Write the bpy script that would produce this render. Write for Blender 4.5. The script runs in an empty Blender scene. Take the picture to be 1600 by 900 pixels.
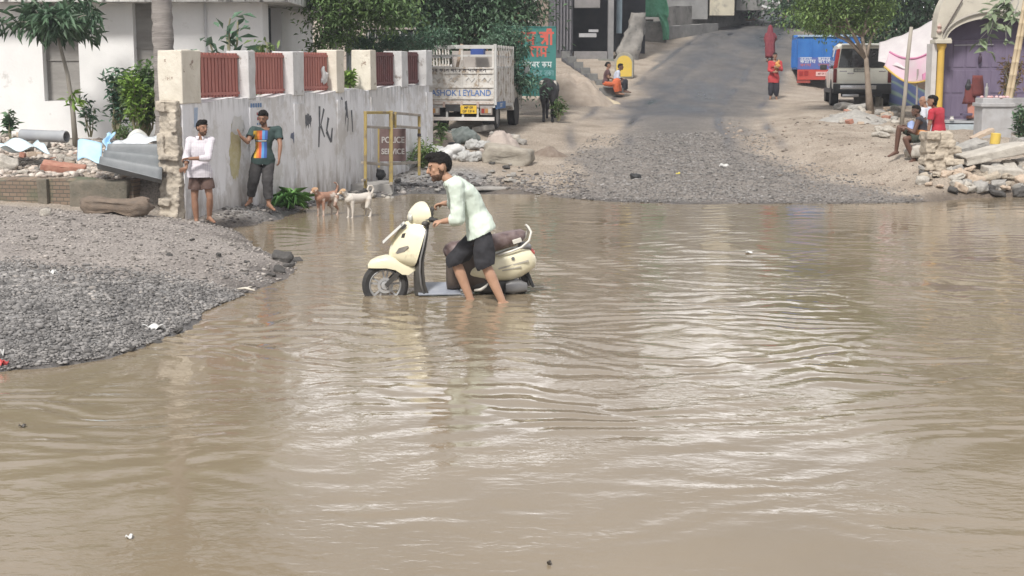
import bpy, bmesh, math, random
import numpy as np
from mathutils import Vector, Matrix, Euler, noise as mnoise

random.seed(7)
RNG = np.random.default_rng(11)
SC = bpy.context.scene
COL = SC.collection
rad = math.radians

# ------------------------------------------------------------------ camera
CAM_H, FPX, PITCH = 2.4, 2200.0, math.atan(340 / 2200)
cam = bpy.data.cameras.new('camera')
cam.sensor_width = 36
cam.lens = 36 * FPX / 1600
cam.clip_start = 0.1
cam.clip_end = 1500
cam_ob = bpy.data.objects.new('camera', cam)
COL.objects.link(cam_ob)
cam_ob.location = (0, 0, CAM_H)
cam_ob.rotation_euler = (math.pi / 2 - PITCH, 0, 0)
SC.camera = cam_ob

# ------------------------------------------------------------------ sky, sun, exposure
CLOUD_VEIL, GLINT_BANK = 6.0, 40.0
SUN_AZ, SUN_EL = rad(-158), rad(50)          # from behind and left of the camera
world = bpy.data.worlds.new('World')
SC.world = world
world.use_nodes = True
wn, wl = world.node_tree.nodes, world.node_tree.links
wn.clear()
w_out = wn.new('ShaderNodeOutputWorld')
w_bg = wn.new('ShaderNodeBackground')
w_bg.inputs['Strength'].default_value = 0.13
w_sky = wn.new('ShaderNodeTexSky')
w_sky.sky_type = 'NISHITA'
w_sky.sun_disc = False
w_sky.sun_elevation = SUN_EL
w_sky.sun_rotation = SUN_AZ
w_sky.air_density = 1.0
w_sky.dust_density = 4.0
w_sky.ozone_density = 1.0
# a milky monsoon sky: the blue is veiled by bright cloud, plus an unseen bright bank added low opposite the sun for water glints
def _wmath(op, a, b_=None, clamp=False):
    n = wn.new('ShaderNodeMath'); n.operation = op; n.use_clamp = clamp
    for i, v in ((0, a), (1, b_)):
        if v is None: continue
        if isinstance(v, (int, float)): n.inputs[i].default_value = v
        else: wl.new(v, n.inputs[i])
    return n.outputs[0]
def _wrange(v, a, b_, c, d):
    n = wn.new('ShaderNodeMapRange'); n.interpolation_type = 'SMOOTHSTEP'
    for k, x in (('From Min', a), ('From Max', b_), ('To Min', c), ('To Max', d)): n.inputs[k].default_value = x
    wl.new(v, n.inputs['Value']); return n.outputs['Result']
w_tc = wn.new('ShaderNodeTexCoord')
w_xyz = wn.new('ShaderNodeSeparateXYZ'); wl.new(w_tc.outputs['Generated'], w_xyz.inputs[0])
w_nz = wn.new('ShaderNodeTexNoise'); w_nz.inputs['Scale'].default_value = 3.0; w_nz.inputs['Detail'].default_value = 6
wl.new(w_tc.outputs['Generated'], w_nz.inputs['Vector'])
w_glint_bank = _wmath('MULTIPLY', _wrange(w_xyz.outputs['Y'], -.1, .75, 0, 1), _wrange(w_xyz.outputs['Z'], .16, .28, 1, 0))
w_cl = _wmath('ADD', _wmath('MULTIPLY', _wmath('MULTIPLY', w_glint_bank, GLINT_BANK), _wrange(w_nz.outputs['Fac'], .36, .60, .72, 1.12)), _wmath('MULTIPLY', _wrange(w_nz.outputs['Fac'], .3, .7, .85, 1.15), CLOUD_VEIL))
w_tint = wn.new('ShaderNodeMix'); w_tint.data_type = 'RGBA'; w_tint.blend_type = 'MULTIPLY'
w_tint.inputs[0].default_value = 1.0
w_tint.inputs[7].default_value = (1.0, 0.985, 0.985, 1)
wl.new(w_cl, w_tint.inputs[6])
w_mix = wn.new('ShaderNodeMix'); w_mix.data_type = 'RGBA'
w_mix.inputs[0].default_value = 0.80
wl.new(w_sky.outputs['Color'], w_mix.inputs[6])
wl.new(w_tint.outputs[2], w_mix.inputs[7])
wl.new(w_mix.outputs[2], w_bg.inputs['Color'])
wl.new(w_bg.outputs[0], w_out.inputs['Surface'])

sun = bpy.data.lights.new('sun', 'SUN')
sun.energy = 4.2
sun.angle = rad(10)
sun.color = (1.0, 0.96, 0.90)
sun_ob = bpy.data.objects.new('sun', sun)
COL.objects.link(sun_ob)
sdir = Vector((math.sin(SUN_AZ) * math.cos(SUN_EL), math.cos(SUN_AZ) * math.cos(SUN_EL), math.sin(SUN_EL)))
sun_ob.rotation_euler = (-sdir).to_track_quat('-Z', 'Y').to_euler()
sun_ob.location = (-20, -20, 40)

SC.view_settings.view_transform = 'Standard'
SC.view_settings.look = 'None'
SC.view_settings.exposure = 0.12
SC.view_settings.gamma = 1.0
SC.view_settings.use_curve_mapping = False

# ------------------------------------------------------------------ where a pixel of the 1600x900 survey photo lies
_cp, _sp = math.cos(PITCH), math.sin(PITCH)
def ray(px, py):
    u = (px - 800) / FPX; v = (450 - py) / FPX
    return Vector((u, _cp + v * _sp, -_sp + v * _cp))
def at(px, py, Y):
    d = ray(px, py); t = Y / d.y
    return Vector((d.x * t, Y, CAM_H + d.z * t))
def on(px, py, z=0.0):
    d = ray(px, py); t = (z - CAM_H) / d.z
    return Vector((d.x * t, d.y * t, z))
def ppm(Y):                                   # pixels per metre at depth Y
    return FPX / Y

# ------------------------------------------------------------------ noise in numpy
def _hash(ix, iy, iz, seed):
    n = (ix * 374761393 + iy * 668265263 + iz * 2147483647 + seed * 1274126177) & 0xFFFFFFFF
    n = ((n ^ (n >> 13)) * 1274126177) & 0xFFFFFFFF
    return ((n ^ (n >> 16)) & 0xFFFFFF) / float(0xFFFFFF)
def vnoise(x, y, z=None, seed=0):
    x = np.asarray(x, float); y = np.asarray(y, float)
    z = np.zeros_like(x) if z is None else np.asarray(z, float)
    x0 = np.floor(x).astype(np.int64); y0 = np.floor(y).astype(np.int64); z0 = np.floor(z).astype(np.int64)
    fx = x - x0; fy = y - y0; fz = z - z0
    fx = fx * fx * (3 - 2 * fx); fy = fy * fy * (3 - 2 * fy); fz = fz * fz * (3 - 2 * fz)
    r = 0
    for dx in (0, 1):
        for dy in (0, 1):
            for dz in (0, 1):
                w = (fx if dx else 1 - fx) * (fy if dy else 1 - fy) * (fz if dz else 1 - fz)
                r = r + w * _hash(x0 + dx, y0 + dy, z0 + dz, seed)
    return r * 2 - 1
def fbm(x, y, z=None, oct=4, seed=0):
    r = 0; a = 1; f = 1
    for o in range(oct):
        r = r + a * vnoise(np.asarray(x) * f, np.asarray(y) * f, None if z is None else np.asarray(z) * f, seed + o * 17)
        a *= 0.5; f *= 2.03
    return r
def sst(a, b, x):
    t = np.clip((np.asarray(x, float) - a) / (b - a), 0, 1)
    return t * t * (3 - 2 * t)

# ------------------------------------------------------------------ materials
def hexc(h):
    c = [int(h[i:i + 2], 16) / 255 for i in (0, 2, 4)]
    return tuple(v / 12.92 if v <= 0.04045 else ((v + 0.055) / 1.055) ** 2.4 for v in c) + (1,)
def c4(c):
    return tuple(c) + (1,) if len(c) == 3 else tuple(c)
_mats = {}
def M(name, c1, c2=None, scale=4, rough=0.75, bump=0.0, bscale=30, metal=0.0, island=0.0, stretch=None,
      spec=0.4, lo=0.35, hi=0.65, grime=None, trans=0.0, coat=0.0, bdist=0.02):
    if name in _mats: return _mats[name]
    m = bpy.data.materials.new(name); m.use_nodes = True
    N, L = m.node_tree.nodes, m.node_tree.links
    b = N['Principled BSDF']
    b.inputs['Roughness'].default_value = rough
    b.inputs['Metallic'].default_value = metal
    b.inputs['Specular IOR Level'].default_value = spec
    if coat: b.inputs['Coat Weight'].default_value = coat; b.inputs['Coat Roughness'].default_value = 0.15
    tc = N.new('ShaderNodeTexCoord'); vec = tc.outputs['Object']
    if stretch:
        mp = N.new('ShaderNodeMapping'); mp.inputs['Scale'].default_value = stretch
        L.new(vec, mp.inputs['Vector']); vec = mp.outputs['Vector']
    c2 = c2 if c2 is not None else tuple(v * 0.8 for v in c1[:3])
    nz = N.new('ShaderNodeTexNoise'); nz.inputs['Scale'].default_value = scale; nz.inputs['Detail'].default_value = 7
    nz.inputs['Roughness'].default_value = 0.62
    L.new(vec, nz.inputs['Vector'])
    rp = N.new('ShaderNodeValToRGB')
    rp.color_ramp.elements[0].position = lo; rp.color_ramp.elements[1].position = hi
    rp.color_ramp.elements[0].color = c4(c1); rp.color_ramp.elements[1].color = c4(c2)
    L.new(nz.outputs['Fac'], rp.inputs['Fac'])
    out = rp.outputs['Color']
    if grime:                                   # (colour, scale, threshold, soft): dirt patches with a shape of their own
        g = N.new('ShaderNodeTexNoise'); g.inputs['Scale'].default_value = grime[1]; g.inputs['Detail'].default_value = 9
        g.inputs['Roughness'].default_value = 0.7
        L.new(vec, g.inputs['Vector'])
        mr = N.new('ShaderNodeMapRange'); mr.inputs['From Min'].default_value = grime[2]
        mr.inputs['From Max'].default_value = grime[2] + grime[3]
        L.new(g.outputs['Fac'], mr.inputs['Value'])
        mx = N.new('ShaderNodeMix'); mx.data_type = 'RGBA'
        L.new(mr.outputs['Result'], mx.inputs[0]); L.new(out, mx.inputs[6]); mx.inputs[7].default_value = c4(grime[0])
        out = mx.outputs[2]
    if island:
        ge = N.new('ShaderNodeNewGeometry')
        hs = N.new('ShaderNodeHueSaturation')
        mr = N.new('ShaderNodeMapRange'); mr.inputs['To Min'].default_value = 1 - island; mr.inputs['To Max'].default_value = 1 + island
        L.new(ge.outputs['Random Per Island'], mr.inputs['Value'])
        L.new(mr.outputs['Result'], hs.inputs['Value'])
        L.new(out, hs.inputs['Color']); out = hs.outputs['Color']
    L.new(out, b.inputs['Base Color'])
    if bump:
        bn = N.new('ShaderNodeTexNoise'); bn.inputs['Scale'].default_value = bscale; bn.inputs['Detail'].default_value = 6
        L.new(vec, bn.inputs['Vector'])
        bp = N.new('ShaderNodeBump'); bp.inputs['Strength'].default_value = bump; bp.inputs['Distance'].default_value = bdist
        L.new(bn.outputs['Fac'], bp.inputs['Height']); L.new(bp.outputs['Normal'], b.inputs['Normal'])
    if trans:
        tr = N.new('ShaderNodeBsdfTranslucent'); L.new(out, tr.inputs['Color'])
        ms = N.new('ShaderNodeMixShader'); ms.inputs[0].default_value = trans
        L.new(b.outputs[0], ms.inputs[1]); L.new(tr.outputs[0], ms.inputs[2])
        L.new(ms.outputs[0], N['Material Output'].inputs['Surface'])
    _mats[name] = m
    return m

# ------------------------------------------------------------------ objects
def tag(o, label=None, cat=None, group=None, kind=None):
    if label: o['label'] = label
    if cat: o['category'] = cat
    if group: o['group'] = group
    if kind: o['kind'] = kind
    return o
def thing(name, label, cat, loc=(0, 0, 0), rz=0.0, group=None):
    o = bpy.data.objects.new(name, None)
    o.empty_display_size = 0.1
    COL.objects.link(o)
    o.location = loc; o.rotation_euler = (0, 0, rz)
    return tag(o, label, cat, group)
def link_mesh(name, me, mat=None, parent=None, smooth=False):
    o = bpy.data.objects.new(name, me)
    COL.objects.link(o)
    if mat: 
        me.materials.clear(); me.materials.append(mat)
    if parent: o.parent = parent
    if smooth:
        me.polygons.foreach_set('use_smooth', np.ones(len(me.polygons), bool))
    return o
def copy_tree(o, parent=None):
    c = o.copy(); COL.objects.link(c)
    if parent: c.parent = parent
    for ch in [k for k in SC.objects if k.parent == o and k is not c]:
        copy_tree(ch, c)
    return c
def np_mesh(name, V, F):
    me = bpy.data.meshes.new(name)
    me.from_pydata([tuple(v) for v in V], [], [tuple(f) for f in F])
    me.update()
    return me
def fast_mesh(name, V, loops, sizes):
    """V (n,3), loops flat index array, sizes per-face vertex count"""
    me = bpy.data.meshes.new(name)
    V = np.asarray(V, np.float32); loops = np.asarray(loops, np.int32); sizes = np.asarray(sizes, np.int32)
    me.vertices.add(len(V)); me.vertices.foreach_set('co', V.ravel())
    me.loops.add(len(loops)); me.loops.foreach_set('vertex_index', loops)
    me.polygons.add(len(sizes))
    st = np.concatenate([[0], np.cumsum(sizes)[:-1]]).astype(np.int32)
    me.polygons.foreach_set('loop_start', st); me.polygons.foreach_set('loop_total', sizes)
    me.update(calc_edges=True); me.validate()
    return me

class MB:
    """collects shapes into one bmesh"""
    def __init__(s): s.bm = bmesh.new()
    def box(s, c, size, rot=None, bev=0.0, taper=None):
        r = bmesh.ops.create_cube(s.bm, size=1.0); vs = r['verts']
        for v in vs:
            v.co = Vector((v.co.x * size[0], v.co.y * size[1], v.co.z * size[2]))
            if taper and v.co.z > 0: v.co.x *= taper[0]; v.co.y *= taper[1]
        if bev:
            es = list({e for v in vs for e in v.link_edges})
            rb = bmesh.ops.bevel(s.bm, geom=es, offset=bev, segments=2, affect='EDGES', profile=0.6)
            vs = list({v for f in rb['faces'] for v in f.verts} | {v for v in vs if v.is_valid})
        m = Matrix.Translation(c) @ (rot.to_4x4() if rot is not None else Matrix.Identity(4))
        for v in vs: v.co = m @ v.co
        return vs
    def rings(s, rings, cap=True, closed=True):
        R = [[s.bm.verts.new(p) for p in r] for r in rings]
        n = len(R[0])
        for a, b in zip(R[:-1], R[1:]):
            for i in range(n if closed else n - 1):
                j = (i + 1) % n
                try: s.bm.faces.new((a[i], a[j], b[j], b[i]))
                except ValueError: pass
        if cap and closed:
            try: s.bm.faces.new(R[0][::-1]); s.bm.faces.new(R[-1])
            except ValueError: pass
        return R
    def tube(s, pts, radii, n=8, cap=True):
        pts = [Vector(p) for p in pts]
        if not hasattr(radii, '__len__'): radii = [radii] * len(pts)
        rings = []; ref = None
        for i, p in enumerate(pts):
            a = pts[max(i - 1, 0)]; b = pts[min(i + 1, len(pts) - 1)]
            t = (b - a).normalized()
            if ref is None or abs(ref.dot(t)) > 0.95:
                ref = Vector((0, 0, 1)) if abs(t.z) < 0.9 else Vector((1, 0, 0))
            u = t.cross(ref).normalized(); w = u.cross(t).normalized(); ref = w
            rings.append([p + (u * math.cos(k * 2 * math.pi / n) + w * math.sin(k * 2 * math.pi / n)) * radii[i] for k in range(n)])
        s.rings(rings, cap)
        return s
    def cyl(s, p0, p1, r0, r1=None, n=16):
        return s.tube([p0, p1], [r0, r0 if r1 is None else r1], n)
    def bar(s, p0, p1, w, h, up=(0, 0, 1)):
        p0 = Vector(p0); p1 = Vector(p1); t = (p1 - p0).normalized(); up = Vector(up)
        if abs(t.dot(up)) > 0.98: up = Vector((1, 0, 0))
        u = t.cross(up).normalized(); v = u.cross(t).normalized()
        q = [(-w / 2, -h / 2), (w / 2, -h / 2), (w / 2, h / 2), (-w / 2, h / 2)]
        s.rings([[p + u * a + v * b for a, b in q] for p in (p0, p1)])
        return s
    def lathe(s, prof, c=(0, 0, 0), n=20, axis='z', mat=None, cap=True):
        """prof: list of (r, h)"""
        c = Vector(c); rr = []
        for r, h in prof:
            ring = []
            for k in range(n):
                a = 2 * math.pi * k / n
                x, y = r * math.cos(a), r * math.sin(a)
                p = {'z': Vector((x, y, h)), 'y': Vector((x, h, y)), 'x': Vector((h, x, y))}[axis]
                if mat is not None: p = mat @ p
                ring.append(c + p)
            rr.append(ring)
        R = s.rings(rr, cap)
        if not cap:
            for i in range(n):
                j = (i + 1) % n
                s.bm.faces.new((R[-1][i], R[-1][j], R[0][j], R[0][i]))
        return s
    def prism(s, outline, fn0, fn1):
        a = [s.bm.verts.new(fn0(p)) for p in outline]; b = [s.bm.verts.new(fn1(p)) for p in outline]
        n = len(a)
        s.bm.faces.new(a[::-1]); s.bm.faces.new(b)
        for i in range(n):
            j = (i + 1) % n
            s.bm.faces.new((a[i], a[j], b[j], b[i]))
        return s
    def ell(s, c, r, rot=None, nu=16, nv=10):
        c = Vector(c); rings = []
        for j in range(nv + 1):
            th = math.pi * (0.02 + 0.96 * j / nv)
            ring = []
            for i in range(nu):
                ph = 2 * math.pi * i / nu
                p = Vector((r[0] * math.sin(th) * math.cos(ph), r[1] * math.sin(th) * math.sin(ph), -r[2] * math.cos(th)))
                if rot is not None: p = rot @ p
                ring.append(c + p)
            rings.append(ring)
        s.rings(rings)
        return s
    def quad(s, *pts):
        s.bm.faces.new([s.bm.verts.new(Vector(p)) for p in pts]); return s
    def mesh(s, name, bevel=0.0, recalc=True):
        if recalc: bmesh.ops.recalc_face_normals(s.bm, faces=s.bm.faces[:])
        me = bpy.data.meshes.new(name); s.bm.to_mesh(me); s.bm.free(); return me
    def build(s, name, mat, parent=None, smooth=False, bevel=0.0, auto=None):
        me = s.mesh(name)
        o = link_mesh(name, me, mat, parent, smooth)
        if bevel:
            md = o.modifiers.new('bevel', 'BEVEL'); md.width = bevel; md.segments = 2; md.limit_method = 'ANGLE'; md.angle_limit = rad(40)
        if auto is not None:
            sharp_by_angle(me, auto)
        return o
def sharp_by_angle(me, deg):
    me.polygons.foreach_set('use_smooth', np.ones(len(me.polygons), bool))
    me.set_sharp_from_angle(angle=rad(deg))
def displace_mesh(me, amp, scale, seed=0, oct=3, off=(0, 0, 0)):
    n = len(me.vertices)
    co = np.empty(n * 3, np.float32); me.vertices.foreach_get('co', co); co = co.reshape(-1, 3)
    no = np.empty(n * 3, np.float32); me.vertex_normals.foreach_get('vector', no); no = no.reshape(-1, 3)
    d = fbm(co[:, 0] * scale + off[0], co[:, 1] * scale + off[1], co[:, 2] * scale + off[2], oct, seed)
    co = co + no * (d * amp)[:, None]
    me.vertices.foreach_set('co', co.astype(np.float32).ravel()); me.update()
def subdiv(mb, cuts=3):
    bmesh.ops.subdivide_edges(mb.bm, edges=mb.bm.edges[:], cuts=cuts, use_grid_fill=True)
    return mb
def remesh(mb, name, voxel=0.01, smooth=4, amp=0.0, nscale=10, seed=0, cuts=()):
    """fuse overlapping closed shapes to one skin"""
    me = mb.mesh(name + '_raw')
    o = bpy.data.objects.new('tmp', me); COL.objects.link(o)
    md = o.modifiers.new('r', 'REMESH'); md.mode = 'VOXEL'; md.voxel_size = voxel; md.adaptivity = 0
    if smooth:
        ms = o.modifiers.new('s', 'SMOOTH'); ms.factor = 0.5; ms.iterations = smooth
    dg = bpy.context.evaluated_depsgraph_get(); dg.update()
    out = bpy.data.meshes.new_from_object(o.evaluated_get(dg))
    out.name = name
    bpy.data.objects.remove(o); bpy.data.meshes.remove(me)
    if amp: displace_mesh(out, amp, nscale, seed)
    if cuts:
        bm = bmesh.new(); bm.from_mesh(out)
        for p, nrm, lim in cuts:
            p = Vector(p); nrm = Vector(nrm).normalized()
            dele = [v for v in bm.verts if (v.co - p).dot(nrm) > 0 and (lim is None or (v.co - p).length < lim)]
            bmesh.ops.delete(bm, geom=dele, context='VERTS')
        bm.to_mesh(out); bm.free()
    out.polygons.foreach_set('use_smooth', np.ones(len(out.polygons), bool))
    return out
def text_mesh(txt, size=1.0, depth=0.004, bold=0.0):
    cu = bpy.data.curves.new('t', 'FONT'); cu.body = txt; cu.size = size; cu.extrude = depth; cu.offset = bold
    cu.align_x = 'CENTER'; cu.align_y = 'CENTER'
    o = bpy.data.objects.new('t', cu); COL.objects.link(o)
    dg = bpy.context.evaluated_depsgraph_get(); dg.update()
    me = bpy.data.meshes.new_from_object(o.evaluated_get(dg)); me.name = 'lettering'
    bpy.data.objects.remove(o); bpy.data.curves.remove(cu)
    return me
def place_flat(me, origin, xdir, zdir, sx=1.0):
    """map text plane (x,y) onto (xdir,zdir) at origin"""
    xd = Vector(xdir).normalized(); zd = Vector(zdir).normalized(); nd = xd.cross(zd)
    o = Vector(origin)
    for v in me.vertices:
        c = v.co.copy(); v.co = o + xd * (c.x * sx) + zd * c.y + nd * c.z
    return me
# Devanagari letters drawn as strokes in a unit box, head line at y=1
GLYPH = {
 'ja': [[(0.75, 1), (0.75, 0)], [(0.75, .5), (.35, .5), (.15, .35), (.3, .15), (.45, .3), (.4, .5)]],
 'ya': [[(0.8, 1), (0.8, 0)], [(.15, 1), (.35, .75), (.15, .5), (.4, .28), (.8, .35)]],
 'shri': [[(.2, 1), (.4, .85), (.3, .65), (.1, .7)], [(.4, .85), (.5, .45), (.2, .1)], [(.65, 1), (.65, 0)], [(.65, .5), (.4, .3)], [(1.0, 1), (1.0, 0)], [(.65, 1), (.7, 1.3), (.95, 1.3), (1.0, 1)]],
 'ra': [[(.2, 1), (.45, .75), (.2, .55), (.55, .05)]],
 'aa': [[(.35, 1), (.35, 0)]],
 'ma': [[(.8, 1), (.8, 0)], [(.3, 1), (.3, .3), (.8, .35)], [(.3, .3), (.15, .15), (.3, .1)]],
 'ka': [[(.5, 1), (.5, 0)], [(.5, .6), (.2, .65), (.15, .4), (.5, .35)], [(.5, .6), (.8, .65), (.85, .35), (.7, .25)]],
 'ta': [[(.75, 1), (.75, 0)], [(.75, .6), (.35, .6), (.2, .35), (.35, .1)]],
 'na': [[(.75, 1), (.75, 0)], [(.75, .5), (.3, .5), (.2, .35), (.3, .3)]],
 'va': [[(.75, 1), (.75, 0)], [(.75, .6), (.35, .65), (.2, .4), (.45, .25), (.75, .4)]],
}
def hindi(mb, words, origin, xdir, zdir, size, stroke=0.12, sx=0.9):
    """words: list of lists of glyph keys; flat ribbons on the plane at origin (left, base line)"""
    xd = Vector(xdir).normalized(); zd = Vector(zdir).normalized(); nd = xd.cross(zd); o = Vector(origin)
    x = 0.0; lay = 0
    for w in words:
        x0 = x
        segs = []
        for g in w:
            for st in GLYPH[g]:
                for a, b in zip(st[:-1], st[1:]): segs.append(((x + a[0] * sx, a[1]), (x + b[0] * sx, b[1])))
            x += (max(p[0] for st in GLYPH[g] for p in st) + 0.18) * sx
        segs.append(((x0, 1.0), (x, 1.0)))
        for a, b in segs:
            lay += 1
            n = nd * (0.0015 + 0.00035 * (lay % 7))
            pa = o + xd * (a[0] * size) + zd * (a[1] * size) + n; pb = o + xd * (b[0] * size) + zd * (b[1] * size) + n
            t = pb - pa
            if t.length < 1e-6: continue
            t.normalize(); s = t.cross(nd) * (stroke * size / 2); e = t * (stroke * size * 0.4)
            mb.quad(pa - e + s, pa - e - s, pb + e - s, pb + e + s)
        x += 0.45 * sx
    return x * size

# ================================================================== TERRAIN
_ry = [0, 7, 20, 25.0, 26.2, 28, 33, 38, 44, 49, 54, 59.5, 70, 85, 100, 140, 300, 600]
_rz = [-.4, -.35, -.2, 0.0, .035, .12, .45, .80, 1.15, 1.42, 1.95, 2.72, 4.1, 5.75, 6.9, 9, 14, 16]
_ey = [24, 26, 33, 40, 47, 60, 70, 85, 120]
_el = [0.2, .5, 2.0, 3.3, 4.1, 6.0, 8.9, 14.3, 26]          # left edge of the road
_er = [7.6, 7.4, 5.7, 6.7, 8.3, 12.0, 14.3, 17.8, 30]       # right edge of the road
_va = [24, 26, 30, 35, 40, 44, 50, 56, 65, 80, 120]
_vz = [.30, .42, .40, .30, .20, .12, -.05, -.35, -.9, -1.2, -1.0]
WALL_A = Vector((-4.95, 21.3, 0.0)); WALL_B = Vector((-1.83, 31.4, 0.0))
_wd = Vector((WALL_B.x - WALL_A.x, WALL_B.y - WALL_A.y, 0)); WALL_L = _wd.length; _wd.normalize()
_wn = Vector((_wd.y, -_wd.x, 0))                             # towards the road
LOW_A = Vector((-13.5, 22.7, 0)); LOW_B = Vector((-5.75, 21.35, 0))

_shore_px = [(-900, 640), (-400, 600), (0, 582), (100, 573), (170, 561), (235, 541), (285, 518), (320, 496), (360, 476), (392, 461),
             (430, 444), (455, 431), (474, 418), (462, 408), (430, 399), (405, 388), (395, 374), (375, 363), (345, 357), (400, 351), (425, 345),
             (445, 336), (490, 322), (530, 313), (600, 308), (660, 300), (700, 294), (760, 294), (800, 297), (830, 303),
             (900, 311), (960, 316), (1100, 319), (1250, 319), (1400, 318), (1470, 314), (1520, 309), (1600, 307), (1800, 303), (2500, 300)]
SHORE = np.array([[on(x, y, 0).x, on(x, y, 0).y] for x, y in _shore_px])
_poly = np.vstack([SHORE, [[200, 40], [200, 700], [-200, 700], [-200, 11]]])
def shore_dist(x, y):
    """signed distance to the water's edge, positive on land"""
    x = np.asarray(x, float); y = np.asarray(y, float)
    d2 = np.full(x.shape, 1e9)
    for (ax, ay), (bx, by) in zip(SHORE[:-1], SHORE[1:]):
        vx, vy = bx - ax, by - ay
        t = np.clip(((x - ax) * vx + (y - ay) * vy) / (vx * vx + vy * vy), 0, 1)
        d2 = np.minimum(d2, (x - ax - t * vx) ** 2 + (y - ay - t * vy) ** 2)
    ins = np.zeros(x.shape, bool)
    n = len(_poly)
    for i in range(n):
        x1, y1 = _poly[i]; x2, y2 = _poly[(i + 1) % n]
        if y1 == y2: continue
        c = ((y1 > y) != (y2 > y)) & (x < (x2 - x1) * (y - y1) / (y2 - y1) + x1)
        ins ^= c
    return np.where(ins, 1, -1) * np.sqrt(d2)
def terrain(x, y, fine=True):
    x = np.asarray(x, float); y = np.asarray(y, float)
    d = shore_dist(x, y) + 0.10 * fbm(x * 1.3, y * 1.3, oct=3, seed=5)
    base = np.interp(y, _ry, _rz)
    er = np.interp(y, _ey, _er); el = np.interp(y, _ey, _el)
    verge = np.interp(y, _va, _vz) * sst(-0.2, 2.0, x - er)
    lverge = 0.12 * sst(0, 2.5, el - x) * sst(30, 34, y)
    crown = 0.05 * np.clip(1 - ((x - (er + el) / 2) / np.maximum((er - el) / 2, .5)) ** 2, 0, 1)
    bank = 0.36 * sst(-1.5, -4.2, x) * (1 - sst(22.5, 26, y)) * sst(8, 10, y)
    foot = 0.10 * sst(20, 24, y) * sst(0.0, -1.5, x)
    zl = np.maximum(base, 0.0) + verge + lverge + crown + bank + foot
    land = zl * (1 - np.exp(-np.maximum(d, 0) / np.where(x > 5.5, 0.55, 0.9))) + 0.01
    wat = -0.32 * (1 - np.exp(-np.maximum(-d, 0) / 0.9)) - 0.01
    z = np.where(d > 0, land, wat)
    # raised rubble plot behind the low brick wall and left of the boundary wall
    lw = (LOW_B - LOW_A); ll = lw.length; lx, ly = lw.x / ll, lw.y / ll
    behind = -(x - LOW_A.x) * ly + (y - LOW_A.y) * lx
    left = -((x - WALL_A.x) * _wn.x + (y - WALL_A.y) * _wn.y)
    left = np.where(y > WALL_B.y, left - (y - WALL_B.y) * .0, left)
    plot = sst(0.10, 0.34, behind) * sst(0.02, 0.25, left) * (1 - sst(33, 37, y) * sst(-3.5, -1.5, x))
    zp = 0.74 + 0.022 * np.maximum(y - 22, 0) + 0.05 * fbm(x * .8, y * .8, oct=3, seed=21)
    z = z * (1 - plot) + np.maximum(zp, z) * plot
    if fine:
        near = 1 - sst(45, 80, y)
        nz = 0.020 * fbm(x * 2.1, y * 2.1, oct=4, seed=2) + 0.012 * fbm(x * 9, y * 9, oct=2, seed=9)
        z = z + nz * near * np.where(d > 0, np.clip(d * 1.5, .25, 1), 1)
    return z
def gz(x, y):
    return float(terrain(np.array([x]), np.array([y]), False)[0])
def G(px, py, y0=9.0, y1=130.0):
    """where the ray through this photo pixel meets the ground"""
    d = ray(px, py)
    ys = np.linspace(y0, y1, 1600); t = ys / d.y
    zs = CAM_H + d.z * t; tz = terrain(d.x * t, ys, False)
    k = np.argmax(zs <= tz)
    if zs[k] > tz[k]: k = len(ys) - 1
    Y = ys[k]; return Vector((d.x * Y / d.y, Y, float(tz[k])))

xs = np.concatenate([np.array([-420, -200, -110, -70, -45, -32, -24, -18]), np.arange(-14, 12.01, 0.105), np.arange(12.3, 24, 0.4), np.array([26, 30, 38, 55, 80, 130, 220, 420])])
ys = np.concatenate([np.array([-30, -8, 2, 6]), np.arange(8, 36, 0.105), np.arange(36, 70, 0.3), np.arange(70, 130, 1.0), np.array([140, 160, 200, 260, 350, 600])])
GX, GY = np.meshgrid(xs, ys)
GZ = terrain(GX.ravel(), GY.ravel()).reshape(GX.shape)
nx, ny = len(xs), len(ys)
gx, gy, gzv = GX.ravel(), GY.ravel(), GZ.ravel()
gd = shore_dist(gx, gy)
g_el = np.interp(gy, _ey, _el); g_er = np.interp(gy, _ey, _er)
wob = 0.55 * fbm(gx * .7, gy * .5, oct=4, seed=31)
a_road = sst(-0.3, 0.5, gx - g_el + wob) * sst(-0.4, 0.5, g_er - gx + wob) * (gy > 24)
a_dark = sst(15.6, 13.9, gy + 0.9 * fbm(gx * .9, gy * .9, oct=4, seed=40) - 0.2 * (gx + 5)) * (gx < -1)
a_dark = np.maximum(a_dark, sst(20.5, 23, gy) * sst(0.5, -0.8, gx + wob) * sst(2.2, .8, gd) * (gx > -6))
a_wet = sst(0.55, 0.0, gd + 0.25 * fbm(gx * 2, gy * 2, oct=3, seed=50))
cen = np.interp(gy, [28, 38, 45, 52, 60, 70, 85], [3.9, 4.6, 5.7, 7.3, 9.4, 12.2, 16.0])
st1 = np.exp(-((gx - cen + .35 * fbm(gx * .4, gy * .25, oct=3, seed=61)) / 0.95) ** 2) * sst(38, 44, gy)
st2 = np.exp(-((gx - cen + 1.9 + .4 * fbm(gx * .4, gy * .3, oct=3, seed=63)) / 0.8) ** 2) * sst(38, 44, gy)
trk = sum(np.exp(-((gx - cen - o_ + .12 * fbm(gx * .2, gy * .3, oct=2, seed=68)) / .13) ** 2) for o_ in (-3.0, -1.55, .9, 2.2)) * sst(31, 36, gy) * .8
a_streak = np.clip(st1 + .8 * st2 + trk, 0, 1) * (.6 + .4 * fbm(gx * 1.2, gy * .5, oct=3, seed=66))
a_streak = np.clip(a_streak, 0, 1)
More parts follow.
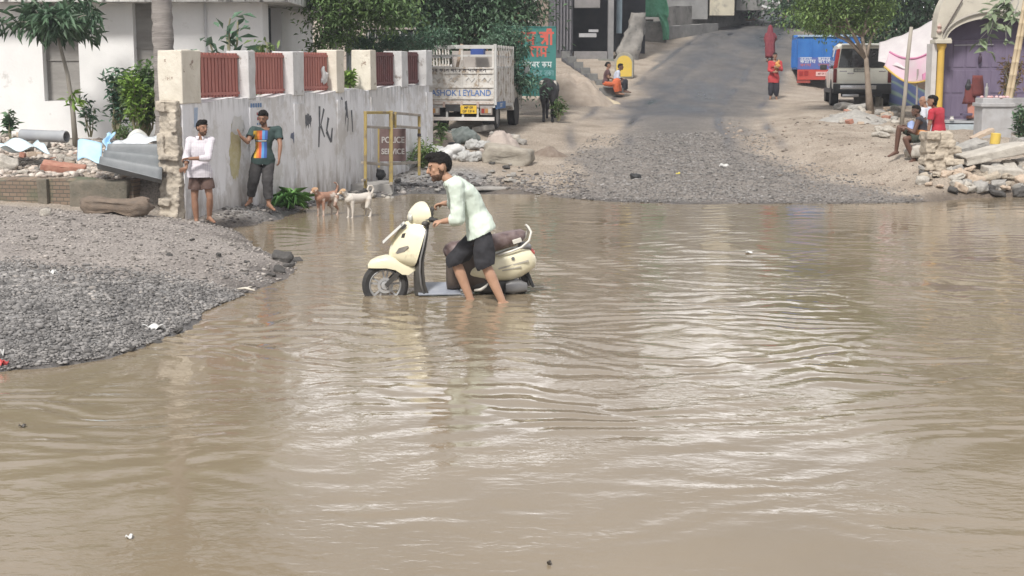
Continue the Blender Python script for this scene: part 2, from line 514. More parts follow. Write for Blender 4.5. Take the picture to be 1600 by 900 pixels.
# tan worn dirt between the wheel tracks, down to the puddle
ter_mat = bpy.data.materials.new('earth'); ter_mat.use_nodes = True
def _ground_mat(m):
    N, L = m.node_tree.nodes, m.node_tree.links
    b = N['Principled BSDF']
    tc = N.new('ShaderNodeTexCoord')
    def noise(sc, det=8, ro=.65):
        n = N.new('ShaderNodeTexNoise'); n.inputs['Scale'].default_value = sc; n.inputs['Detail'].default_value = det
        n.inputs['Roughness'].default_value = ro; L.new(tc.outputs['Object'], n.inputs['Vector']); return n.outputs['Fac']
    def ramp(f, cols):
        r = N.new('ShaderNodeValToRGB'); e = r.color_ramp.elements
        while len(e) < len(cols): e.new(0.5)
        for i, (p, c) in enumerate(cols): e[i].position = p; e[i].color = c4(c)
        L.new(f, r.inputs['Fac']); return r.outputs['Color']
    def attr(n):
        a = N.new('ShaderNodeAttribute'); a.attribute_name = n; return a.outputs['Fac']
    def mix(f, a, c, bt='MIX'):
        x = N.new('ShaderNodeMix'); x.data_type = 'RGBA'; x.blend_type = bt
        if isinstance(f, float): x.inputs[0].default_value = f
        else: L.new(f, x.inputs[0])
        for k, s in ((6, a), (7, c)):
            if isinstance(s, tuple): x.inputs[k].default_value = c4(s)
            else: L.new(s, x.inputs[k])
        return x.outputs[2]
    def math_(op, a, c):
        x = N.new('ShaderNodeMath'); x.operation = op; x.use_clamp = True
        for k, s in ((0, a), (1, c)):
            if isinstance(s, (int, float)): x.inputs[k].default_value = s
            else: L.new(s, x.inputs[k])
        return x.outputs[0]
    dirt = ramp(noise(1.1), [(.3, (.26, .215, .17)), (.5, (.36, .305, .25)), (.72, (.46, .40, .335))])
    speck = ramp(noise(34, 4, .8), [(.38, (.45, .45, .45)), (.55, (1, 1, 1)), (.75, (1.25, 1.22, 1.18))])
    dirt = mix(1.0, dirt, speck, 'MULTIPLY')
    v = N.new('ShaderNodeTexVoronoi'); v.inputs['Scale'].default_value = 22; L.new(tc.outputs['Object'], v.inputs['Vector'])
    grav = ramp(v.outputs['Color'], [(.1, (.085, .08, .077)), (.45, (.165, .155, .145)), (.7, (.22, .205, .195)), (.95, (.36, .345, .33))])
    mud = ramp(noise(2.3), [(.3, (.13, .112, .097)), (.7, (.24, .208, .18))])
    grav = mix(.45, grav, mud)
    dk = ramp(v.outputs['Color'], [(.1, (.13, .128, .128)), (.6, (.22, .215, .212)), (.95, (.34, .33, .32))])
    col = mix(attr('road'), dirt, grav)
    bankc = ramp(noise(1.9), [(.3, (.235, .21, .195)), (.7, (.37, .335, .31))])
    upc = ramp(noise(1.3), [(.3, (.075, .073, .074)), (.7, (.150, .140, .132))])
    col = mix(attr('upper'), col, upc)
    col = mix(attr('bank'), col, mix(1.0, bankc, speck, 'MULTIPLY'))
    col = mix(attr('dark'), col, dk)
    wet = attr('wet'); stk = attr('streak')
    wetc = mix(1.0, col, (.45, .43, .42), 'MULTIPLY')
    col = mix(wet, col, wetc)
    col = mix(math_('MULTIPLY', stk, .92), col, (.022, .032, .052))
    L.new(col, b.inputs['Base Color'])
    r1 = N.new('ShaderNodeMapRange'); r1.inputs['To Min'].default_value = .9; r1.inputs['To Max'].default_value = .16
    L.new(math_('MAXIMUM', math_('MULTIPLY', wet, .8), stk), r1.inputs['Value']); L.new(r1.outputs['Result'], b.inputs['Roughness'])
    b.inputs['Specular IOR Level'].default_value = .35
    bp = N.new('ShaderNodeBump'); bp.inputs['Strength'].default_value = .7; bp.inputs['Distance'].default_value = .03
    bs = N.new('ShaderNodeMapRange'); bs.inputs['To Min'].default_value = .7; bs.inputs['To Max'].default_value = .10; L.new(stk, bs.inputs['Value']); L.new(bs.outputs['Result'], bp.inputs['Strength'])
    hv = math_('ADD', math_('MULTIPLY', v.outputs['Distance'], .6), noise(14, 6, .7))
    L.new(hv, bp.inputs['Height']); L.new(bp.outputs['Normal'], b.inputs['Normal'])
_ground_mat(ter_mat)
a_bank = sst(-1.0, -3.0, gx) * sst(21.6, 20.2, gy + .5 * fbm(gx, gy, oct=3, seed=70) + .02 * gx)
wob2 = 1.1 * fbm(gx * .35, gy * .22, oct=4, seed=33)
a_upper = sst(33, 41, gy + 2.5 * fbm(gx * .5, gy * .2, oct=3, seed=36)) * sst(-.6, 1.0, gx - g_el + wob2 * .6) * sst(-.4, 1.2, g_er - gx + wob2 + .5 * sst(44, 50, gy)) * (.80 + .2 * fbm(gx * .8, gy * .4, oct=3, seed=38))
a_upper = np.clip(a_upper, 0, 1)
I = np.arange(nx * ny).reshape(ny, nx)
quads = np.stack([I[:-1, :-1], I[:-1, 1:], I[1:, 1:], I[1:, :-1]], -1).reshape(-1, 4)
road_v = (gx > g_el - .3) & (gx < g_er + .3) & (gy > 24.5)
is_road = road_v[quads].all(1)
def part_of(mask, name):
    q = quads[mask]; used = np.unique(q); remap = np.full(nx * ny, -1); remap[used] = np.arange(len(used))
    V = np.stack([gx[used], gy[used], gzv[used]], 1)
    me = fast_mesh(name, V, remap[q].ravel(), np.full(len(q), 4))
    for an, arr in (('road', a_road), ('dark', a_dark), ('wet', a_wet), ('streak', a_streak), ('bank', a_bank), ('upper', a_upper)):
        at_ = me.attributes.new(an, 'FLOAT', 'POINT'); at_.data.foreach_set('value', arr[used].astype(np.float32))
    return link_mesh(name, me, ter_mat, smooth=True)
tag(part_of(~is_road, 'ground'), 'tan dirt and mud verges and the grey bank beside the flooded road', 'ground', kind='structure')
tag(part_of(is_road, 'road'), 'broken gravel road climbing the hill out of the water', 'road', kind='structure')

# ================================================================== WATER
def make_water():
    n, mcol = 820, 560
    t = np.linspace(0, 1, n); yy = 2.6 * (27.6 / 2.6) ** t
    s = np.linspace(-1, 1, mcol)
    Y = np.repeat(yy[:, None], mcol, 1); X = s[None, :] * (Y * .5 + 5.5)
    x, y = X.ravel(), Y.ravel()
    wx = x + .5 * fbm(x * .6, y * .6, oct=3, seed=3); wy = y + .5 * fbm(x * .6 + 9, y * .6, oct=3, seed=4)
    rs = np.random.default_rng(3)
    amp = .22 + .78 * sst(7.2, 12.5, y + 1.0 * fbm(x * .35, y * .35, oct=3, seed=8))
    amp *= .75 + .35 * fbm(x * .5, y * .9, oct=3, seed=12)
    amp *= 1 - .45 * sst(16, 21, y)
    h = 0
    for k in range(16):
        lam = math.exp(rs.uniform(math.log(.15), math.log(.46))); a = rs.normal(0, .60) + (math.pi / 2)
        kx, ky = math.cos(a), math.sin(a)
        h = h + .0245 * lam / (2 * math.pi) * 1.05 * np.sin(2 * math.pi * (wx * kx + wy * ky) / lam + rs.uniform(0, 6.28))
    h = h * amp
    # rings spreading from the man and the scooter
    for cx, cy, lam, sl, dec in ((.1, 14.7, .34, .055, 1.5), (-.9, 15.1, .30, .045, 1.1), (6.2, 5.2, .55, .016, 9)):
        r = np.hypot(x - cx, (y - cy)); rr = r + .12 * fbm(x * 1.1, y * 1.1, oct=2, seed=15)
        h = h + sl * lam / 6.28 * np.sin(6.28 * rr / lam) * np.exp(-r / dec) * sst(.1, .5, r)
    # long crescents in the lower right
    r = np.hypot(x + 2.2, y - 15.5); rr = r + .25 * fbm(x * .5, y * .5, oct=2, seed=18)
    h = h + .013 * .8 / 6.28 * np.sin(6.28 * rr / .8) * sst(4.5, 6, r) * sst(11, 8, r) * sst(-1, 1.5, x)
    V = np.stack([x, y, h], 1)
    J = np.arange(n * mcol).reshape(n, mcol)
    q = np.stack([J[:-1, :-1], J[:-1, 1:], J[1:, 1:], J[1:, :-1]], -1).reshape(-1, 4)
    me = fast_mesh('water', V, q.ravel(), np.full(len(q), 4))
    m = bpy.data.materials.new('muddy_water'); m.use_nodes = True
    N, L = m.node_tree.nodes, m.node_tree.links
    b = N['Principled BSDF']; b.inputs['Roughness'].default_value = .035; b.inputs['IOR'].default_value = 1.333
    tc = N.new('ShaderNodeTexCoord')
    nz = N.new('ShaderNodeTexNoise'); nz.inputs['Scale'].default_value = .45; nz.inputs['Detail'].default_value = 5
    L.new(tc.outputs['Object'], nz.inputs['Vector'])
    rp = N.new('ShaderNodeValToRGB'); rp.color_ramp.elements[0].position = .3; rp.color_ramp.elements[1].position = .7
    rp.color_ramp.elements[0].color = (.196, .157, .108, 1); rp.color_ramp.elements[1].color = (.240, .194, .136, 1)
    L.new(nz.outputs['Fac'], rp.inputs['Fac']); L.new(rp.outputs['Color'], b.inputs['Base Color'])
    mp = N.new('ShaderNodeMapping'); mp.inputs['Scale'].default_value = (9.0, 15.0, 1); L.new(tc.outputs['Object'], mp.inputs['Vector'])
    n2 = N.new('ShaderNodeTexNoise'); n2.inputs['Scale'].default_value = 1; n2.inputs['Detail'].default_value = 3; n2.inputs['Distortion'].default_value = .5
    L.new(mp.outputs['Vector'], n2.inputs['Vector'])
    n3 = N.new('ShaderNodeTexNoise'); n3.inputs['Scale'].default_value = .55; n3.inputs['Detail'].default_value = 3
    L.new(tc.outputs['Object'], n3.inputs['Vector'])
    mr = N.new('ShaderNodeMapRange'); mr.inputs['From Min'].default_value = .38; mr.inputs['From Max'].default_value = .66
    mr.inputs['To Min'].default_value = .10; mr.inputs['To Max'].default_value = .55
    L.new(n3.outputs['Fac'], mr.inputs['Value'])
    bp = N.new('ShaderNodeBump'); bp.inputs['Distance'].default_value = .0085
    L.new(mr.outputs['Result'], bp.inputs['Strength']); L.new(n2.outputs['Fac'], bp.inputs['Height']); L.new(bp.outputs['Normal'], b.inputs['Normal'])
    o = link_mesh('water', me, m, smooth=True)
    tag(o, 'muddy brown floodwater lying across the road', 'water', kind='structure')
make_water()

# ================================================================== STONES, LEAVES
_ph = (1 + 5 ** .5) / 2
_icoV = np.array([(-1, _ph, 0), (1, _ph, 0), (-1, -_ph, 0), (1, -_ph, 0), (0, -1, _ph), (0, 1, _ph), (0, -1, -_ph), (0, 1, -_ph), (_ph, 0, -1), (_ph, 0, 1), (-_ph, 0, -1), (-_ph, 0, 1)]) / 1.9
_icoF = np.array([(0, 11, 5), (0, 5, 1), (0, 1, 7), (0, 7, 10), (0, 10, 11), (1, 5, 9), (5, 11, 4), (11, 10, 2), (10, 7, 6), (7, 1, 8), (3, 9, 4), (3, 4, 2), (3, 2, 6), (3, 6, 8), (3, 8, 9), (4, 9, 5), (2, 4, 11), (6, 2, 10), (8, 6, 7), (9, 8, 1)])
def gravel(name, label, P, size, mat, flat=.6, seed=1):
    """P (n,3) resting points; one mass of small stones"""
    r = np.random.default_rng(seed); n = len(P)
    base = _icoV[None] * (1 + r.uniform(-.3, .3, (n, 12, 1)))
    sc = size[:, None] * r.uniform(.6, 1.25, (n, 3)); sc[:, 2] *= flat
    a = r.uniform(0, 6.28, n); ca, sa = np.cos(a)[:, None], np.sin(a)[:, None]
    v = base * sc[:, None, :]
    v = np.stack([v[..., 0] * ca - v[..., 1] * sa, v[..., 0] * sa + v[..., 1] * ca, v[..., 2]], -1) + P[:, None, :]
    f = (_icoF[None] + (np.arange(n) * 12)[:, None, None]).reshape(-1)
    me = fast_mesh(name, v.reshape(-1, 3), f, np.full(n * 20, 3))
    return tag(link_mesh(name, me, mat), label, 'gravel', kind='stuff')
def leaf_mesh(name, P, D, Nn, ln, wd, seed=1, droop=.25):
    """leaves: points, directions, face normals, lengths, widths -> folded diamonds, each its own island"""
    n = len(P)
    D = D / (np.linalg.norm(D, axis=1, keepdims=True) + 1e-9)
    S = np.cross(D, Nn); S /= (np.linalg.norm(S, axis=1, keepdims=True) + 1e-9)
    Np = np.cross(S, D)
    ln = np.broadcast_to(ln, (n,))[:, None]; wd = np.broadcast_to(wd, (n,))[:, None]
    mid = P + D * ln * .5 + Np * ln * .06
    tip = P + D * ln - Np * ln * droop
    V = np.stack([P, mid + S * wd / 2, tip, mid - S * wd / 2], 1).reshape(-1, 3)
    b = (np.arange(n) * 4)[:, None]
    f = np.concatenate([b + 0, b + 1, b + 2, b + 0, b + 2, b + 3], 1).ravel()
    return fast_mesh(name, V, f, np.full(n * 2, 3))
def rand_dirs(n, r):
    d = r.normal(size=(n, 3)); return d / np.linalg.norm(d, axis=1, keepdims=True)
def crown(name, blobs, n, ln, mat, parent, seed=1, clump=.35, clumps=60, down=.35, ratio=.42, flat=None):
    """blobs: list of (centre, radii) in the parent's space"""
    r = np.random.default_rng(seed)
    vol = np.array([b[1][0] * b[1][1] * b[1][2] for b in blobs]) ** .8; vol /= vol.sum()
    Ps = []; Os = []
    for (c, ra), w in zip(blobs, vol):
        k = max(4, int(clumps * w)); d = rand_dirs(k, r); rr = r.uniform(.35, 1.0, (k, 1)) ** .6
        cc = np.array(c) + d * rr * np.array(ra)
        m = max(10, int(n * w)); idx = r.integers(0, k, m)
        cs = clump * r.uniform(.55, 1.35, k)
        off = r.normal(size=(m, 3)) * cs[idx][:, None] * np.array([1, 1, .62])
        Ps.append(cc[idx] + off); Os.append((cc[idx] - np.array(c)) / np.array(ra) + off * .6)
    P = np.vstack(Ps); O = np.vstack(Os)
    D = O * .6 + rand_dirs(len(P), r) * .9; D[:, 2] -= down
    Nn = rand_dirs(len(P), r) * .6; Nn[:, 2] += 1
    L = ln * r.uniform(.6, 1.3, len(P))
    me = leaf_mesh(name, P, D, Nn, L, L * ratio, seed)
    return link_mesh(name, me, mat, parent)
def trunk_mesh(base_r, pts, limbs=(), n=9, amp=.02, sc=4):
    mb = MB(); k = len(pts)
    mb.tube(pts, [base_r * (1 - .55 * i / (k - 1)) * (1.25 if i == 0 else 1) for i in range(k)], n)
    for L in limbs:
        p, r0 = L
        mb.tube(p, [r0 * (1 - .75 * i / (len(p) - 1)) for i in range(len(p))], 6)
    return mb
def limb_to(a, b, r, k=5, wob=.12):
    a = Vector(a); b = Vector(b); out = []
    for i in range(k):
        t = i / (k - 1); p = a.lerp(b, t); p.z += .25 * (b - a).length * t * (1 - t)
        if 0 < i < k - 1: p += Vector((r.uniform(-wob, wob), r.uniform(-wob, wob), r.uniform(-wob, wob)))
        out.append(p)
    return out
LEAF = {
 'dark': M('leaf_dark', (.060, .115, .062), (.100, .170, .090), 1.2, .5, island=.55, trans=.25),
 'mid': M('leaf_mid', (.095, .165, .060), (.165, .25, .09), 1.2, .5, island=.5, trans=.3),
 'light': M('leaf_light', (.14, .225, .07), (.22, .31, .105), 1.5, .5, island=.5, trans=.35),
 'bright': M('leaf_bright', (.16, .27, .05), (.24, .36, .09), 1.5, .5, island=.4, trans=.35),
 'blue': M('leaf_bluegreen', (.07, .145, .095), (.13, .215, .14), 1.5, .45, island=.5, trans=.25),
 'dry': M('leaf_dry', (.22, .15, .07), (.30, .2, .1), 1.5, .7, island=.4, trans=.2),
}
BARK = M('bark', (.16, .13, .10), (.27, .235, .20), 9, .9, bump=.6, bscale=25, stretch=(1, 1, .35))
BARK_PALE = M('bark_pale', (.33, .32, .30), (.46, .45, .42), 6, .85, bump=.3, bscale=20)
def tree(name, label, cat, base, pts, r0, blobs, n, ln, leaf, seed=1, bark=BARK, clump=.4, clumps=70, group=None, nlimb=8, down=.35, ratio=.42):
    t = thing(name, label, cat, base, 0, group)
    r = random.Random(seed); limbs = []
    top = Vector(pts[-1])
    for i in range(nlimb):
        c, ra = blobs[i % len(blobs)]
        e = Vector(c) + Vector((r.uniform(-.7, .7) * ra[0], r.uniform(-.7, .7) * ra[1], r.uniform(-.3, .6) * ra[2]))
        s = Vector(pts[-1 - (i % 2 if len(pts) > 2 else 0)])
        limbs.append((limb_to(s, e, r, wob=.06 * (e - s).length), r0 * .5))
    mb = trunk_mesh(r0, pts, limbs)
    mb.build('trunk', bark, t, smooth=True)
    crown('crown', blobs, n, ln, leaf, t, seed, clump, clumps, down, ratio)
    return t

# ================================================================== WHITE BUILDING (left)
WHITEWASH = M('whitewash', (.78, .78, .78), (.71, .71, .71), 1.3, .85, bump=.15, bscale=18, grime=((.33, .32, .29), 2.2, .60, .16))
WHITE_STAIN = M('stained_slab', (.62, .62, .60), (.50, .50, .48), 3, .9, bump=.3, grime=((.09, .09, .085), 4.5, .50, .12), stretch=(1, 1, .5))
def build_white_building():
    Y = 31.0; X1 = -5.4; top = 3.84; gb = .6
    t = thing('white_building', 'white single storey building with tall grey recessed windows behind the rubble', 'building', (X1, Y, gb))
    h = top - gb
    sill = 1.74 - gb
    win = [(-12.3, -11.24, sill), (-10.2, -9.41, sill), (-8.21, -7.55, sill + .45)]
    mb = MB(); th = .32; x = -16.0
    for a, b, s in win:
        mb.box(((x + a) / 2 - X1, th / 2, h / 2), (a - x, th, h))
        mb.box(((a + b) / 2 - X1, th / 2, s / 2), (b - a, th, s))
        x = b
    mb.box(((x + X1) / 2 - X1, th / 2, h / 2), (X1 - x, th, h))
    # side wall facing the road, with a porch opening and a small window
    D = 7.6; ops = [(.75, 2.55, 1.75, h), (3.2, 4.2, 1.3, 2.05)]
    y = th
    for a, b, s, e in ops:
        mb.box((-th / 2, (y + a) / 2, h / 2), (th, a - y, h))
        mb.box((-th / 2, (a + b) / 2, s / 2), (th, b - a, s))
        if e < h: mb.box((-th / 2, (a + b) / 2, (e + h) / 2), (th, b - a, h - e))
        y = b
    mb.box((-th / 2, (y + D) / 2, h / 2), (th, D - y, h))
    mb.box((-5.3, D + .1, h / 2), (10.6, .2, h))
    mb.build('wall', WHITEWASH, t)
    grey = M('window_board', (.23, .22, .21), (.30, .29, .275), 2, .8, stretch=(1, 1, 3))
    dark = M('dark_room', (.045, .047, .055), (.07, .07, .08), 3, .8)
    for a, b, s in win:
        m2 = MB(); m2.box(((a + b) / 2 - X1, .27, (s + h) / 2), (b - a, .04, h - s - .01))
        m2.box(((a + b) / 2 - X1, .235, s + (h - s) * .42), (b - a, .02, .03))
        w = m2.build('window', grey, t)
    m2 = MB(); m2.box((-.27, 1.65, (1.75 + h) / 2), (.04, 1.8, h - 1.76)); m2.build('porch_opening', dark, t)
    m2 = MB(); m2.box((-.25, 3.7, 1.675), (.04, 1.0, .74)); m2.build('window', grey, t)
    r = MB(); r.box((-5.1, D / 2, h + .17), (11.5, D + 1.2, .34)); r.box((-5.1, D / 2, h + .42), (10.6, D + .3, .16)); r.build('roof_slab', WHITE_STAIN, t)
    p = MB(); p.tube([(-1.23, -.04, .05), (-1.23, -.04, h - .02)], .028, 8); p.build('drainpipe', M('pale_pipe', (.55, .56, .58), rough=.5), t)
build_white_building()

# ================================================================== BOUNDARY WALL
WR = Matrix(((_wd.x, _wn.x, 0), (_wd.y, _wn.y, 0), (0, 0, 1)))        # columns: along wall, towards road, up
def on_wall(px, py):
    """pixel -> (distance along wall, height) on its road face"""
    d = ray(px, py); o = Vector((0, 0, CAM_H))
    t = (WALL_A - o).dot(_wn) / d.dot(_wn)
    p = o + d * t
    return (p - WALL_A).dot(_wd), p.z
def wall_paint_mat():
    m = bpy.data.materials.new('wall_paint'); m.use_nodes = True
    N, L = m.node_tree.nodes, m.node_tree.links; b = N['Principled BSDF']; b.inputs['Roughness'].default_value = .88
    tc = N.new('ShaderNodeTexCoord')
    def noise(st, sc, det=7, ro=.65):
        mp = N.new('ShaderNodeMapping'); mp.inputs['Scale'].default_value = st; L.new(tc.outputs['Object'], mp.inputs['Vector'])
        n = N.new('ShaderNodeTexNoise'); n.inputs['Scale'].default_value = sc; n.inputs['Detail'].default_value = det; n.inputs['Roughness'].default_value = ro
        L.new(mp.outputs['Vector'], n.inputs['Vector']); return n.outputs['Fac']
    def ramp(f, cols):
        r = N.new('ShaderNodeValToRGB'); e = r.color_ramp.elements
        while len(e) < len(cols): e.new(.5)
        for i, (p, c) in enumerate(cols): e[i].position = p; e[i].color = c4(c)
        L.new(f, r.inputs['Fac']); return r.outputs['Color']
    def mix(f, a, c, bt='MIX'):
        x = N.new('ShaderNodeMix'); x.data_type = 'RGBA'; x.blend_type = bt
        if isinstance(f, float): x.inputs[0].default_value = f
        else: L.new(f, x.inputs[0])
        for k, s in ((6, a), (7, c)):
            if isinstance(s, tuple): x.inputs[k].default_value = c4(s)
            else: L.new(s, x.inputs[k])
        return x.outputs[2]
    base = ramp(noise((1, 1, .7), 1.6), [(.3, (.68, .68, .69)), (.5, (.75, .75, .77)), (.7, (.80, .80, .82))])
    streak = ramp(noise((5, 5, .45), 1.5, 8, .7), [(.30, (.86, .85, .84)), (.46, (1, 1, 1)), (.8, (1.0, 1.0, 1.0))])
    col = mix(1.0, base, streak, 'MULTIPLY')
    pt = N.new('ShaderNodeMapRange'); pt.inputs['From Min'].default_value = .50; pt.inputs['From Max'].default_value = .56; pt.inputs['To Max'].default_value = .5; L.new(noise((1, 1, .8), 1.1, 9, .72), pt.inputs['Value'])
    col = mix(pt.outputs['Result'], col, (.45, .42, .38))
    # damp brown tide marks rising from the ground, dark weathering running from the top
    sp = N.new('ShaderNodeSeparateXYZ'); L.new(tc.outputs['Object'], sp.inputs[0])
    hi = N.new('ShaderNodeMapRange'); hi.inputs['From Min'].default_value = .15; hi.inputs['From Max'].default_value = 1.0; hi.inputs['To Min'].default_value = .34; hi.inputs['To Max'].default_value = 0
    L.new(sp.outputs['Z'], hi.inputs['Value'])
    ad = N.new('ShaderNodeMath'); ad.operation = 'ADD'; L.new(hi.outputs['Result'], ad.inputs[0]); L.new(noise((3, 3, .8), 1.6, 8), ad.inputs[1])
    f1 = N.new('ShaderNodeMapRange'); f1.inputs['From Min'].default_value = .62; f1.inputs['From Max'].default_value = .95; L.new(ad.outputs[0], f1.inputs['Value'])
    col = mix(f1.outputs['Result'], col, (.27, .235, .205))
    top = N.new('ShaderNodeMapRange'); top.inputs['From Min'].default_value = 1.35; top.inputs['From Max'].default_value = 2.1; top.inputs['To Max'].default_value = .28
    L.new(sp.outputs['Z'], top.inputs['Value'])
    ad2 = N.new('ShaderNodeMath'); ad2.operation = 'ADD'; L.new(top.outputs['Result'], ad2.inputs[0]); L.new(noise((6, 6, .5), 1.7, 8), ad2.inputs[1])
    f2 = N.new('ShaderNodeMapRange'); f2.inputs['From Min'].default_value = .68; f2.inputs['From Max'].default_value = .92; f2.inputs['To Max'].default_value = .75; L.new(ad2.outputs[0], f2.inputs['Value'])
    col = mix(f2.outputs['Result'], col, (.17, .165, .155))
    L.new(col, b.inputs['Base Color'])
    bp = N.new('ShaderNodeBump'); bp.inputs['Strength'].default_value = .35; bp.inputs['Distance'].default_value = .02
    L.new(noise((1, 1, 1), 14), bp.inputs['Height']); L.new(bp.outputs['Normal'], b.inputs['Normal'])
    return m
WALL_PAINT = wall_paint_mat()
CREAM_POST = M('cream_post', (.66, .62, .54), (.57, .53, .45), 4, .9, bump=.4, bscale=22, grime=((.20, .13, .10), 5.0, .60, .06))
WHITE_POST = M('white_post', (.60, .60, .60), (.50, .50, .50), 4, .88, bump=.3, grime=((.2, .17, .15), 5.5, .58, .1))
RED_PANEL = M('red_panel', (.43, .165, .135), (.34, .125, .105), 3, .65, bump=.2, grime=((.15, .06, .05), 6, .62, .1), stretch=(1, 1, .3))
MAROON_PANEL = M('maroon_panel', (.16, .055, .055), (.11, .045, .045), 3, .7, grime=((.3, .25, .22), 5, .66, .08))
def build_boundary_wall():
    t = thing('boundary_wall', 'long whitewashed boundary wall with red grille panels between its posts', 'wall', WALL_A, math.atan2(_wd.y, _wd.x))
    # thing's local axes: x along wall, y away from road, z up
    L = WALL_L; TH = .36
    def ztop(s): return 2.69 + .14 * s / L
    def zpan(s): return 1.92 + .17 * s / L
    mb = MB()
    n = 30
    rings = []
    for i in range(n + 1):
        s = L * i / n; e = .02 * math.sin(i * 2.1) + .015 * math.sin(i * 5.3)
        rings.append([(s, 0, -.4), (s, 0, zpan(s) + e), (s, TH, zpan(s) + e + .01), (s, TH, -.4)])
    mb.rings(rings)
    mb.build('wall_body', WALL_PAINT, t)
    # broken masonry end, stepped courses sticking out
    r = random.Random(4); mb = MB(); z = -.35
    while z < 1.93:
        hh = r.uniform(.07, .19); y0 = .02
        while y0 < TH - .04:
            w = min(r.uniform(.1, .26), TH - y0); out = .13 + .13 * max(0, .8 - z) + r.uniform(-.07, .06)
            mb.box((-out / 2 + .03, y0 + w / 2, z + hh / 2), (out + .06, w - .006, hh - .004), Euler((r.uniform(-.06, .06), r.uniform(-.07, .07), r.uniform(-.08, .08))).to_matrix())
            y0 += w
        z += hh
    mb.box((-.02, TH / 2 + .01, .8), (.16, TH - .06, 2.2))
    me = remesh(mb, 'broken_end', .016, 1, .014, 8, 3); displace_mesh(me, .009, 24, 8)
    link_mesh('broken_end', me, M('broken_masonry', (.46, .41, .34), (.31, .275, .23), 5, .95, bump=.9, bscale=22, grime=((.18, .165, .15), 4, .56, .1)), t)
    def post(px0, px1, mat=CREAM_POST, full=True, protr=.025):
        s0 = on_wall(px0, 100)[0]; s1 = on_wall(px1, 100)[0]
        if px0 < 300: s0 = -.02
        z0 = zpan(s0) - .02; z1 = ztop(s0) + r.uniform(-.01, .02)
        m = MB(); m.box(((s0 + s1) / 2, TH / 2, (z0 + z1) / 2), (s1 - s0, TH + 2 * protr, z1 - z0), bev=.018)
        subdiv(m, 2); me = m.mesh('post'); displace_mesh(me, .012, 6, int(px0))
        return link_mesh('post', me, mat, t), s0, s1
    P = [post(297, 311)[1:], post(386, 397, WHITE_POST)[1:], post(456, 473, WHITE_POST)[1:], post(524, 536, CREAM_POST)[1:], post(577, 586)[1:], post(626, 636, WHITE_POST)[1:], post(664, 674, WHITE_POST)[1:]]
    # lower half of each post continues as a pale pilaster on the road face
    for s0, s1 in P[1:]:
        m = MB(); m.box(((s0 + s1) / 2, -.012, (zpan(s0) - .3) / 2 + .05), (s1 - s0 - .02, .03, zpan(s0) - .12)); m.build('pilaster', WALL_PAINT, t)
    bays = [(0, 1, RED_PANEL), (1, 2, RED_PANEL), (2, 3, RED_PANEL), (4, 5, MAROON_PANEL), (5, 6, MAROON_PANEL)]
    for a, b, mat in bays:
        s0 = P[a][1] + .003; s1 = P[b][0] - .003; z0 = zpan(s0) + .045; z1 = ztop(s0) - .02
        m = MB(); k = max(8, int((s1 - s0) / .105)); w = (s1 - s0) / k
        for i in range(k):
            x = s0 + w * (i + .5)
            m.box((x, .19, (z0 + z1) / 2), (w * .74, .05, z1 - z0))
        m.box(((s0 + s1) / 2, .222, (z0 + z1) / 2), (s1 - s0, .012, z1 - z0 - .02))
        m.box(((s0 + s1) / 2, .185, z1 - .06), (s1 - s0, .075, .04)); m.box(((s0 + s1) / 2, .185, z0 + .06), (s1 - s0, .075, .045))
        m.build('red_grille', mat, t)
    # plaster splash beside the third grille
    m = MB(); s, z = on_wall(516, 118); m.ell((s + .04, .15, z), (.10, .05, .17)); m.ell((s + .10, .15, z + .02), (.12, .05, .06)); m.ell((s - .02, .16, z - .08), (.06, .04, .06))
    me = m.mesh('plaster_lump'); displace_mesh(me, .05, 7, 5); link_mesh('plaster_lump', me, WHITE_POST, t, True)
    # ---- painted marks and papers on the road face (y = 0, proud by 2-4 mm)
    def blot(name, mat, pts, y=-.003):
        m = MB(); m.bm.faces.new([m.bm.verts.new((s, y, z)) for s, z in pts]); bmesh.ops.triangulate(m.bm, faces=m.bm.faces[:]); return m.build(name, mat, t)
    def rag(px, py, rx, ry, k=26, seed=0, drip=0):
        rr = random.Random(seed); out = []
        for i in range(k):
            a = 2 * math.pi * i / k; q = rr.uniform(.75, 1.1)
            x = px + rx * math.cos(a) * q; y = py + ry * math.sin(a) * q
            if math.sin(a) > .3 and i % 3 == 0: y += drip * rr.uniform(.3, 1)
            out.append(on_wall(x, y))
        return out
    ink = M('wall_ink', (.085, .09, .10), (.17, .175, .19), 14, .85); blue = M('wall_blue', (.11, .13, .19), (.17, .19, .26), 14, .85)
    sky = M('wall_skyblue', (.30, .40, .55), (.45, .5, .6), 16, .85); ochre = M('wall_ochre', (.47, .42, .22), (.56, .52, .36), 9, .9)
    pale = M('wall_pale', (.66, .65, .64), (.6, .6, .58), 9, .9)
    blot('paint_mark', ink, rag(465, 187, 6, 9, seed=2, drip=6)); blot('paint_mark', ink, rag(481, 187, 6, 10, seed=3, drip=9), -.0035)
    blot('paint_mark', blue, rag(463, 213, 9, 10, seed=4, drip=10), -.004)
    blot('paint_mark', sky, [on_wall(*p) for p in ((303, 168), (309, 168), (308, 198), (303, 199))])
    blot('paint_mark', ochre, rag(367, 235, 9, 48, 40, 6), -.0025); blot('paint_mark', pale, rag(371, 196, 11, 17, 24, 8), -.0042)
    def stroke(pts, w):
        m = MB()
        for i, (a, b) in enumerate(zip(pts[:-1], pts[1:])):
            a = on_wall(*a); b = on_wall(*b); d = Vector((b[0] - a[0], 0, b[1] - a[1])).normalized(); n_ = Vector((d.z, 0, -d.x)) * w / 2
            A = Vector((a[0], -.003 - .0004 * i, a[1])); B = Vector((b[0], -.003 - .0004 * i, b[1]))
            m.quad(A - n_, A + n_, B + n_ * .6, B - n_ * .6)
        m.build('paint_mark', ink, t)
